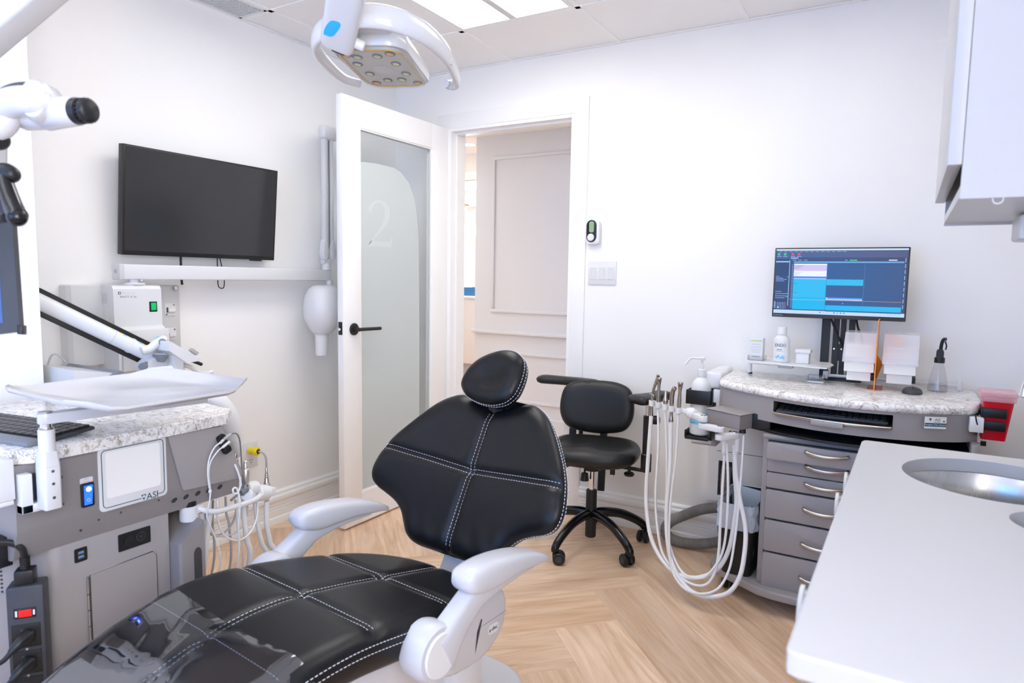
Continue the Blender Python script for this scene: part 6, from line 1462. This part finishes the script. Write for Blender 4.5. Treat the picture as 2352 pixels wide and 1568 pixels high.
yp = thing('yellow_plug', 'yellow plug with a grey cord in the low wall outlet', 'plug', (.04, -1.10, .40))
b = MB(); b.cyl((.0085, -1.108, .413), (.040, -1.104, .413), .017, 'yellow', n=20, bev=.003); b.cyl((.040, -1.104, .413), (.062, -1.100, .413), .0205, 'yellow', n=20, bev=.003); b.cyl((.0615, -1.100, .413), (.064, -1.0995, .413), .011, 'black', n=16); b.build('body', yp)
b = MB(); b.tube([(.060, -1.100, .413), (.085, -1.092, .408), (.100, -1.085, .38), (.10, -1.085, .30), (.11, -1.095, .24), (.15, -1.13, .12), (.25, -1.2, .012), (.45, -1.35, .006)], .0048, 'tubeg', n=8, sm=6); b.build('cord', yp)

# ---------------------------------------------------------------- operating light
lm = thing('operating_light', 'white operating light with amber and white emitters hanging above the dental chair', 'operating light', (1.46, -1.78, 1.83))
ax = Vector((.42, .90, 0)).normalized(); a1 = Vector((.152, .073, 0)).normalized(); a2 = Vector((-a1.y, a1.x, 0)); LC = Vector((1.445, -1.752, 1.84))
LF = frame(LC, a1, a2)
b = MB()
ro = lambda w_, d_, r_: rrect(w_, d_, r_, 7)
b.loft([[LF @ Vector((x*1.0, y, z)) for x, y in ro(w_, d_, r_)] for z, w_, d_, r_ in ((.010, .196, .352, .055), (.022, .204, .360, .058), (.045, .196, .350, .058), (.066, .165, .31, .06), (.078, .11, .22, .05), (.080, .06, .12, .03))], 'whiteg'); b.build('housing', lm, 50)
b = MB(); b.loft([[LF @ Vector((x, y, z)) for x, y in ro(w_, d_, r_)] for z, w_, d_, r_ in ((.012, .190, .346, .052), (.0, .178, .332, .048), (-.002, .170, .324, .046))], 'clear', caps=False); b.build('lens_rim', lm, 50)
b = MB(); b.prism(ro(.172, .326, .046), .004, .010, mat('ribbed lens backing', (.55, .55, .54), .35), xf=LF); dsk = b.build('reflector', lm)
b = MB(); b.tube([LF @ Vector((x, y, .0035)) for x, y in ro(.166, .320, .045)], .0014, mat('amber edge strip', (.85, .50, .05), .3), n=6, closed=True); b.build('amber_strip', dsk)
inv = LF.inverted()
for nm, L_ in (('ledy', [(1.425,-1.898,1.840), (1.548,-1.846,1.840), (1.340,-1.665,1.840), (1.453,-1.607,1.840)]), ('ledw', [(1.455,-1.867,1.840), (1.506,-1.847,1.840), (1.414,-1.823,1.840), (1.509,-1.777,1.840), (1.384,-1.743,1.840), (1.476,-1.695,1.840), (1.389,-1.672,1.840), (1.430,-1.658,1.840)])):
    for p in L_:
        q = inv @ Vector(p); q.x = max(-.066, min(.066, q.x)); q.y = max(-.142, min(.142, q.y))
        b = MB(); b.lathe([(0, .0025), (.013, .0025), (.015, .0038), (.015, .0042), (0, .0042)], 'greyd', LF @ T(q.x, q.y, -.001), 20, .9, 1.25); b.lathe([(0, .0), (.006, .0005), (.011, .0018), (0, .0020)], nm, LF @ T(q.x, q.y, 0), 18, .9, 1.25); b.build('emitter', dsk)
b = MB(); b.lathe([(0, .0022), (.026, .0022), (.030, .0035), (0, .0036)], 'grey', LF, 28, .95, 1.25); b.build('sensor_window', dsk)
b = MB(); ribs = 46
for k in range(ribs): x = -.083+.166*(k+.5)/ribs; hl = .156 if abs(x) < .045 else .156-.04*((abs(x)-.045)/.038)**2; b.tube([LF @ Vector((x, -hl, -.0016)), LF @ Vector((x, hl, -.0016))], .0006, 'clear', n=4)
b.build('ribbed_lens', dsk)
b = MB(); P = [LF @ Vector(p) for p in ((-.108, .117, .0), (-.136, .0645, .0), (-.142, -.05, .005), (-.135, -.15, .014), (-.11, -.205, .028), (-.05, -.238, .046), (.02, -.246, .055), (.09, -.226, .052), (.15, -.17, .040), (.185, -.08, .022), (.193, .014, .006), (.190, .08, -.003), (.178, .112, -.006), (.162, .116, -.006), (.155, .100, -.006))]
b.tube(P, lambda t: .010+.002*math.sin(t*3.14), 'whiteg', n=16, sm=6, ry=lambda t: .012+.018*math.sin(min(1, max(0, t))*3.14)**1.5, up=(0, 0, 1)); b.build('handle', lm, 60)
b = MB(); b.box(.192, .2015, -.06, .06, -.002, .018, 'grey', .004, xf=LF); b.build('grip_inlay', lm)
b = MB(); b.box(-.07, .07, -.215, -.11, .036, .072, 'whiteg', .014, 3, xf=LF); b.build('yoke', lm)
P0 = Vector((1.477,-1.958,1.849)); P1 = Vector((1.664,-2.089,1.987))
dz = (P1-P0).normalized(); sx = Vector((.94, .33, 0)); sx = (sx-dz*sx.dot(dz)).normalized()
af = frame(P0, sx, dz.cross(sx), dz); Ln = (P1-P0).length
b = MB(); b.loft([[af @ Vector((x*w_, y*d_+o_, z)) for x, y in rrect(2, 2, .5, 5)] for z, w_, d_, o_ in ((-.012, .036, .012, -.006), (.0, .042, .020, 0), (.05, .042, .024, .0), (Ln, .044, .026, 0))], 'whiteg'); b.build('arm', lm, 50)
b = MB(); b.box(-.036, .030, -.010, .020, -.020, -.008, 'greym', .004, xf=af); b.box(-.012, .022, -.008, .014, -.026, -.018, 'black', .003, xf=af); b.build('arm_end', lm)
fy = -1 if (af @ Vector((0, -.03, .05))-co.location).length < (af @ Vector((0, .03, .05))-co.location).length else 1
b = MB(); b.prism(smooth2([(-.012, -.024), (.004, -.020), (.016, .006), (.018, .022), (.010, .026), (-.006, .020), (-.016, -.004), (-.017, -.022)], 5), .0235, .0245, 'blue', xf=frame(af @ Vector((-.016, 0, .052)), sx*(1 if fy < 0 else 1), dz, af.to_3x3().col[1]*fy)); b.build('badge', lm)
b = MB(); q = P0+dz*.02+sx*.052; b.cyl(q-sx*.02, q+sx*.012, .013, 'white', n=20, bev=.003); b.build('pivot_knob', lm)
b = MB(); b.cyl(P1-dz*.02, (P1.x, P1.y, 2.442), .030, 'whiteg', n=20); b.cyl((P1.x, P1.y, 2.41), (P1.x, P1.y, 2.442), .07, 'whiteg', n=28, bev=.004); b.build('ceiling_post', lm)

# ---------------------------------------------------------------- microscope cropped by the left edge
sm_ = thing('microscope', 'white binocular microscope with a black eyepiece reaching in at the left edge', 'microscope', (1.322,-2.671,1.513))
b = MB(); A_, B_ = Vector((1.419,-2.622,1.541)), Vector((1.513,-2.596,1.541))
d = (B_-A_).normalized()
b.cyl(A_-d*.02, A_+d*.035, .027, 'whiteg', n=28, bev=.006); b.cyl(A_+d*.03, B_, .029, 'whiteg', r1=.0235, n=28, bev=.002); b.build('eyepiece_tube', sm_, 50)
b = MB(); b.cyl(B_-d*.004, B_+d*.012, .0225, 'black', r1=.0210, n=28); b.cyl(B_+d*.012, B_+d*.014, .0195, 'black', n=28); b.cyl(B_+d*.014, B_+d*.030, .0200, 'black', n=28, bev=.004)
for k in range(20):
    a = 2*math.pi*k/20; q = B_+d*.020+Vector((0, 0, 1))*.0198*math.sin(a)+d.cross(Vector((0, 0, 1)))*.0198*math.cos(a); b.cyl(q-d*.004, q+d*.004, .0012, 'black', n=6)
b.build('eyecup', sm_, 50)
b = MB(); b.loft([[Vector(p)+u2*y*h_+rt*x*.020+fw*o_ for x, y in rrect(2, 2, .9, 6)] for p, h_, o_ in (((1.458,-2.621,1.553), .030, -.028), ((1.458,-2.621,1.553), .036, -.018), ((1.435,-2.610,1.558), .036, .02), ((1.435,-2.610,1.558), .028, .034))], 'whiteg'); b.build('prism_housing', sm_, 50)
b = MB(); b.tube([(1.369,-2.675,1.540), (1.412,-2.660,1.549), (1.448,-2.650,1.553), (1.469,-2.637,1.552)], lambda t: .023+.002*math.sin(t*3.1), 'whiteg', n=18, sm=5); b.sphere((1.469,-2.637,1.552), .0225, 'whiteg'); b.build('upper_arm', sm_, 60)
b = MB(); b.tube([(1.332,-2.660,1.560), (1.381,-2.640,1.582), (1.407,-2.624,1.588), (1.431,-2.610,1.585)], .008, 'dark', n=10, sm=5); b.build('dark_cover', sm_)
b = MB(); b.sphere((0, 0, 0), .047, 'whiteg', n=28, sc=(1, .62, 1), xf=frame((1.383,-2.667,1.535), rt*.8-u2*.6, fw, None)); b.build('side_hub', sm_, 60)
b = MB(); b.cyl((1.341,-2.659,1.513), (1.399,-2.663,1.489), .016, 'black', n=18, bev=.004); b.build('knob', sm_)
b = MB(); b.tube([(1.388,-2.675,1.432), (1.407,-2.663,1.439), (1.416,-2.658,1.434)], .0145, 'black', n=16, sm=4); b.sphere((1.416,-2.658,1.434), .0145, 'black'); b.tube([(1.406,-2.665,1.431), (1.426,-2.668,1.404), (1.447,-2.670,1.378), (1.465,-2.672,1.361)], lambda t: .0125+.003*t, 'blackgloss', n=18, sm=6); b.sphere((1.465,-2.673,1.360), .0155, 'blackgloss'); b.tube([(1.375,-2.680,1.357), (1.414,-2.668,1.361)], .008, 'black', n=12); b.build('grip', sm_, 60)
b = MB(); b.box(-.09, .09, -.09, .05, -.05, .05, 'whiteg', .02, 3, xf=frame((1.202,-2.673,1.501), rt, u2)); b.build('body', sm_)
E0, E1 = Vector((1.250,-2.649,1.676)), Vector((1.420,-2.528,1.857)); dd = (E1-E0).normalized(); nn = dd.cross(fw).normalized()
mf = frame(E0, dd, nn)
b = MB(); b.box(-.05, (E1-E0).length, -.040, .040, -.03, .03, 'whiteg', .008, 3, xf=mf); b.build('suspension_arm', sm_)
b = MB(); sgn = 1 if (mf @ Vector((0, 0, .03))-co.location).length < (mf @ Vector((0, 0, -.03))-co.location).length else -1
b.prism(rrect(.07, .022, .009, 4, .135, .014 if sgn > 0 else .014), .030*1.0, .0312, 'greyd', xf=frame(E0, dd, nn) if sgn > 0 else frame(E0, dd, -nn)); b.build('arm_window', sm_)
b = MB(); b.cyl((1.202,-2.673,1.501), (Vector((1.202,-2.673,1.501)).x, Vector((1.202,-2.673,1.501)).y, Vector(E0).z), .03, 'whiteg', n=18); b.cyl(E1, (E1.x, E1.y, 2.442), .03, 'whiteg', n=18); b.cyl((E1.x, E1.y, 2.40), (E1.x, E1.y, 2.442), .07, 'whiteg', n=24); b.tube([E0-dd*.03, Vector((1.202,-2.673,1.501))+Vector((0, 0, .12))], .03, 'whiteg'); b.build('mount', sm_)
# monitor cropped by the left edge
ml = thing('side_monitor', 'display with a glowing blue screen cropped by the left edge under the microscope', 'monitor', (1.154,-2.647,1.145))
c0, c1, c2, c3 = [Vector(p) for p in ((1.113,-2.712,1.410), (1.220,-2.578,1.410), (1.252,-2.588,1.155), (1.141,-2.726,1.133))]
xx = (c1-c0).normalized(); nn2 = xx.cross((c1-c2).normalized()).normalized()
if nn2.dot(co.location-c1) < 0: nn2 = -nn2
b = MB(); b.loft([[p+nn2*o_ for p in (c0, c1, c2, c3)] for o_ in (-.028, 0)], 'dark'); b.box(-.004, .004, -.006, .012, -.028, .002, 'black', .001, xf=frame(c2, xx, (c1-c2).normalized())); b.build('case', ml)
ins_ = []
cc = (c0+c1+c2+c3)/4
for p, o_ in ((c0, 1), (c1, 1), (c2, 1), (c3, 1)): ins_.append(p+(c0-c1).normalized()*(.026 if p in (c1, c2) else -.02)+((c2-c1).normalized()*(.012 if p in (c0, c1) else -.016))+nn2*.001)
b = MB(); b.poly(ins_, mat('blue screen glow', (0, 0, 0), .2, emit=srgb(72, 108, 190), estr=1.0)); b.build('screen', ml)
b = MB(); b.tube([cc-nn2*.02, cc-nn2*.09+Vector((0, 0, .02)), (cc-nn2*.10)+Vector((0, 0, .30)), Vector((1.163,-2.672,1.504))], .018, 'black', sm=4); b.build('support_arm', ml)

# ---------------------------------------------------------------- laser unit between the pier and the x-ray box
lz = thing('laser_unit', 'white and grey dental laser unit with a slanting articulated arm behind the left cart', 'laser', (.33, -1.93, 0))
b = MB(); b.box(.10, .52, -2.09, -1.80, .04, .858, 'white', .03, 3); b.box(.13, .50, -2.06, -1.83, 0, .05, 'dark'); b.build('cabinet', lz, 50)
b = MB(); b.loft([[(x, y, z) for x, y, z in ((.14, -2.10, .858), (.46, -2.10, .858), (.46, -2.03+k, .858+.0), (.14, -2.03+k, .858))] for k in (0,)]+[[(.16, -2.10, .955), (.44, -2.10, .955), (.44, -1.965, .930), (.16, -1.965, .930)]], 'grey'); b.build('lid', lz, 30)
b = MB(); b.loft([[(.135, -1.985, .918), (.465, -1.985, .918), (.465, -1.955, .932), (.135, -1.955, .932)], [(.135, -1.99, .925), (.465, -1.99, .925), (.465, -1.965, .940), (.135, -1.965, .940)]], 'greyd'); b.build('lid_edge', lz)
b = MB(); b.tube([(.22, -2.075, .95), (.23, -2.065, .985), (.24, -2.05, .985), (.245, -2.03, .96)], .003, 'tubeg', sm=4); b.build('cable_loop', lz)
A0, A1 = Vector((0.220,-2.091,1.169)), Vector((0.300,-1.751,0.957)); ad = (A1-A0).normalized()
b = MB(); kf = frame(A0, ad, Vector((0, 0, 1))-ad*ad.z); b.box(-.02, (A1-A0).length+.012, -.043, .043, -.026, -.012, 'black', .004, xf=kf); b.build('arm_channel', lz)
b = MB(); b.cyl(A0-ad*.02, A1, .0265, 'white', n=24, bev=.006); b.cyl(A0+ad*.315, A0+ad*.325, .0285, 'white', n=24); b.cyl(A0+ad*.25, A0+ad*.253, .0272, 'grey', n=24)
b.build('arm_tube', lz)
b = MB()
for s_, m_ in ((.27, 'yellow'), (.285, 'cyanlab'), (.345, 'cyanlab'), (.365, 'yellow')): b.cyl(A0+ad*s_+Vector((.012, 0, .0235)), A0+ad*(s_+.012)+Vector((.012, 0, .0235)), .004, m_, n=8)
b.build('arm_marks', lz)
b = MB(); b.tube([(0.335,-1.815,0.985), (0.340,-1.784,0.993), (0.345,-1.763,1.011), (0.350,-1.735,1.024)], .016, 'white', n=16, sm=5); b.sphere((0.350,-1.739,1.022), .016, 'white'); b.cyl((0.350,-1.746,1.015), (0.366,-1.754,1.016), .013, 'greyd', n=16); b.cyl((0.350,-1.736,1.009), (0.352,-1.728,1.015), .015, 'ledy', n=16); b.build('elbow', lz)
b = MB(); b.tube([(0.330,-1.767,1.020), (0.330,-1.746,1.033), (0.330,-1.729,1.027), (0.330,-1.718,1.011)], .0022, 'cyanlab', sm=4); b.build('fibre', lz)
def PX(*pts): return [Vector(p) for p in pts]
b = MB(); fr_ = PX((0.360,-1.818,0.930), (0.360,-1.804,0.896), (0.360,-1.790,0.865), (0.360,-1.667,0.849), (0.360,-1.663,0.947), (0.360,-1.712,0.975), (0.360,-1.763,0.973)); b.loft([fr_, [p-Vector((.07, 0, 0)) for p in fr_]], 'greyw'); b.tube([(0.361,-1.801,0.912), (0.361,-1.782,0.920), (0.361,-1.766,0.911)], .0015, 'grey', sm=3); b.tube([(0.361,-1.758,0.861), (0.361,-1.737,0.872), (0.361,-1.706,0.873)], .003, 'cyanlab', sm=3); b.build('head', lz)
b = MB(); b.cyl((0.340,-1.802,0.933), (0.360,-1.830,0.931), .014, 'greyd', n=8); b.build('knob', lz)
b = MB(); fr_ = PX((0.400,-1.731,0.968), (0.400,-1.693,0.964), (0.400,-1.696,0.854), (0.400,-1.735,0.859)); b.loft([fr_, [p-Vector((.035, 0, 0)) for p in fr_]], 'white'); b.build('post', lz)
b = MB(); fr_ = PX((0.420,-1.761,1.019), (0.420,-1.755,1.021), (0.420,-1.635,0.945), (0.420,-1.646,0.938), (0.420,-1.693,0.936), (0.420,-1.760,0.986)); b.loft([fr_, [p-Vector((.10, 0, 0)) for p in fr_]], 'white'); b.cyl((0.410,-1.675,0.945), (0.410,-1.665,0.939), .007, 'ledy', n=12); b.cyl((0.410,-1.666,0.941), (0.410,-1.625,0.922), .0065, 'black', n=14, bev=.002); b.box(0, .03, 0, .012, -.02, 0, 'greym', xf=frame((0.370,-1.640,0.973), (0, .75, -.6), (0, .6, .75))); b.build('display_plate', lz)
b = MB(); fr_ = PX((0.390,-1.787,0.972), (0.390,-1.745,0.967), (0.390,-1.749,0.957), (0.390,-1.763,0.943), (0.390,-1.773,0.944), (0.390,-1.782,0.961)); b.loft([fr_, [p-Vector((.04, 0, 0)) for p in fr_]], 'greyd'); b.build('bracket', lz)
b = MB(); b.tube([(0.380,-1.684,0.924), (0.380,-1.656,0.914), (0.380,-1.622,0.892), (0.380,-1.587,0.881), (0.380,-1.560,0.885)], lambda t: .009-.002*t, 'white', sm=5); b.build('handle', lz)
b = MB(); b.tube([(0.680,-1.843,0.865), (0.720,-1.814,0.852), (0.740,-1.786,0.814), (0.750,-1.760,0.754), (0.750,-1.739,0.689)], lambda t: .026+.016*math.sin(t*3.0), 'white', n=20, sm=6); b.tube([(0.680,-1.843,0.865), (.62, -1.87, .80), (.50, -1.90, .74)], .025, 'white', sm=4); b.build('side_handle', lz, 60)
b = MB(); b.tube([(0.760,-1.764,0.741), (0.760,-1.750,0.697), (0.760,-1.742,0.660), (0.755,-1.744,0.642)], lambda t: .020-.004*t, 'grey', n=16, sm=5); b.build('side_grip', lz, 60)

# ---------------------------------------------------------------- light and view
w = bpy.data.worlds.new('world'); SC.world = w; w.use_nodes = True
w.node_tree.nodes['Background'].inputs['Color'].default_value = (.5, .65, .9, 1)
w.node_tree.nodes['Background'].inputs['Strength'].default_value = .4
def area(name, loc, size, rot, power, col):
    l = bpy.data.lights.new(name, 'AREA'); l.shape = 'RECTANGLE'; l.size, l.size_y = size; l.energy = power; l.color = col
    o = bpy.data.objects.new(name, l); o.location = loc; o.rotation_euler = rot; COL.objects.link(o); return o
SC.view_settings.view_transform = 'Standard'; SC.view_settings.look = 'None'
SC.view_settings.exposure = 0.36; SC.view_settings.gamma = 1; SC.view_settings.use_curve_mapping = False
SC.cycles.max_bounces = 14; SC.cycles.diffuse_bounces = 8; SC.cycles.glossy_bounces = 4; SC.cycles.transparent_max_bounces = 24
SC.cycles.sample_clamp_indirect = 6; SC.cycles.caustics_reflective = False; SC.cycles.caustics_refractive = False
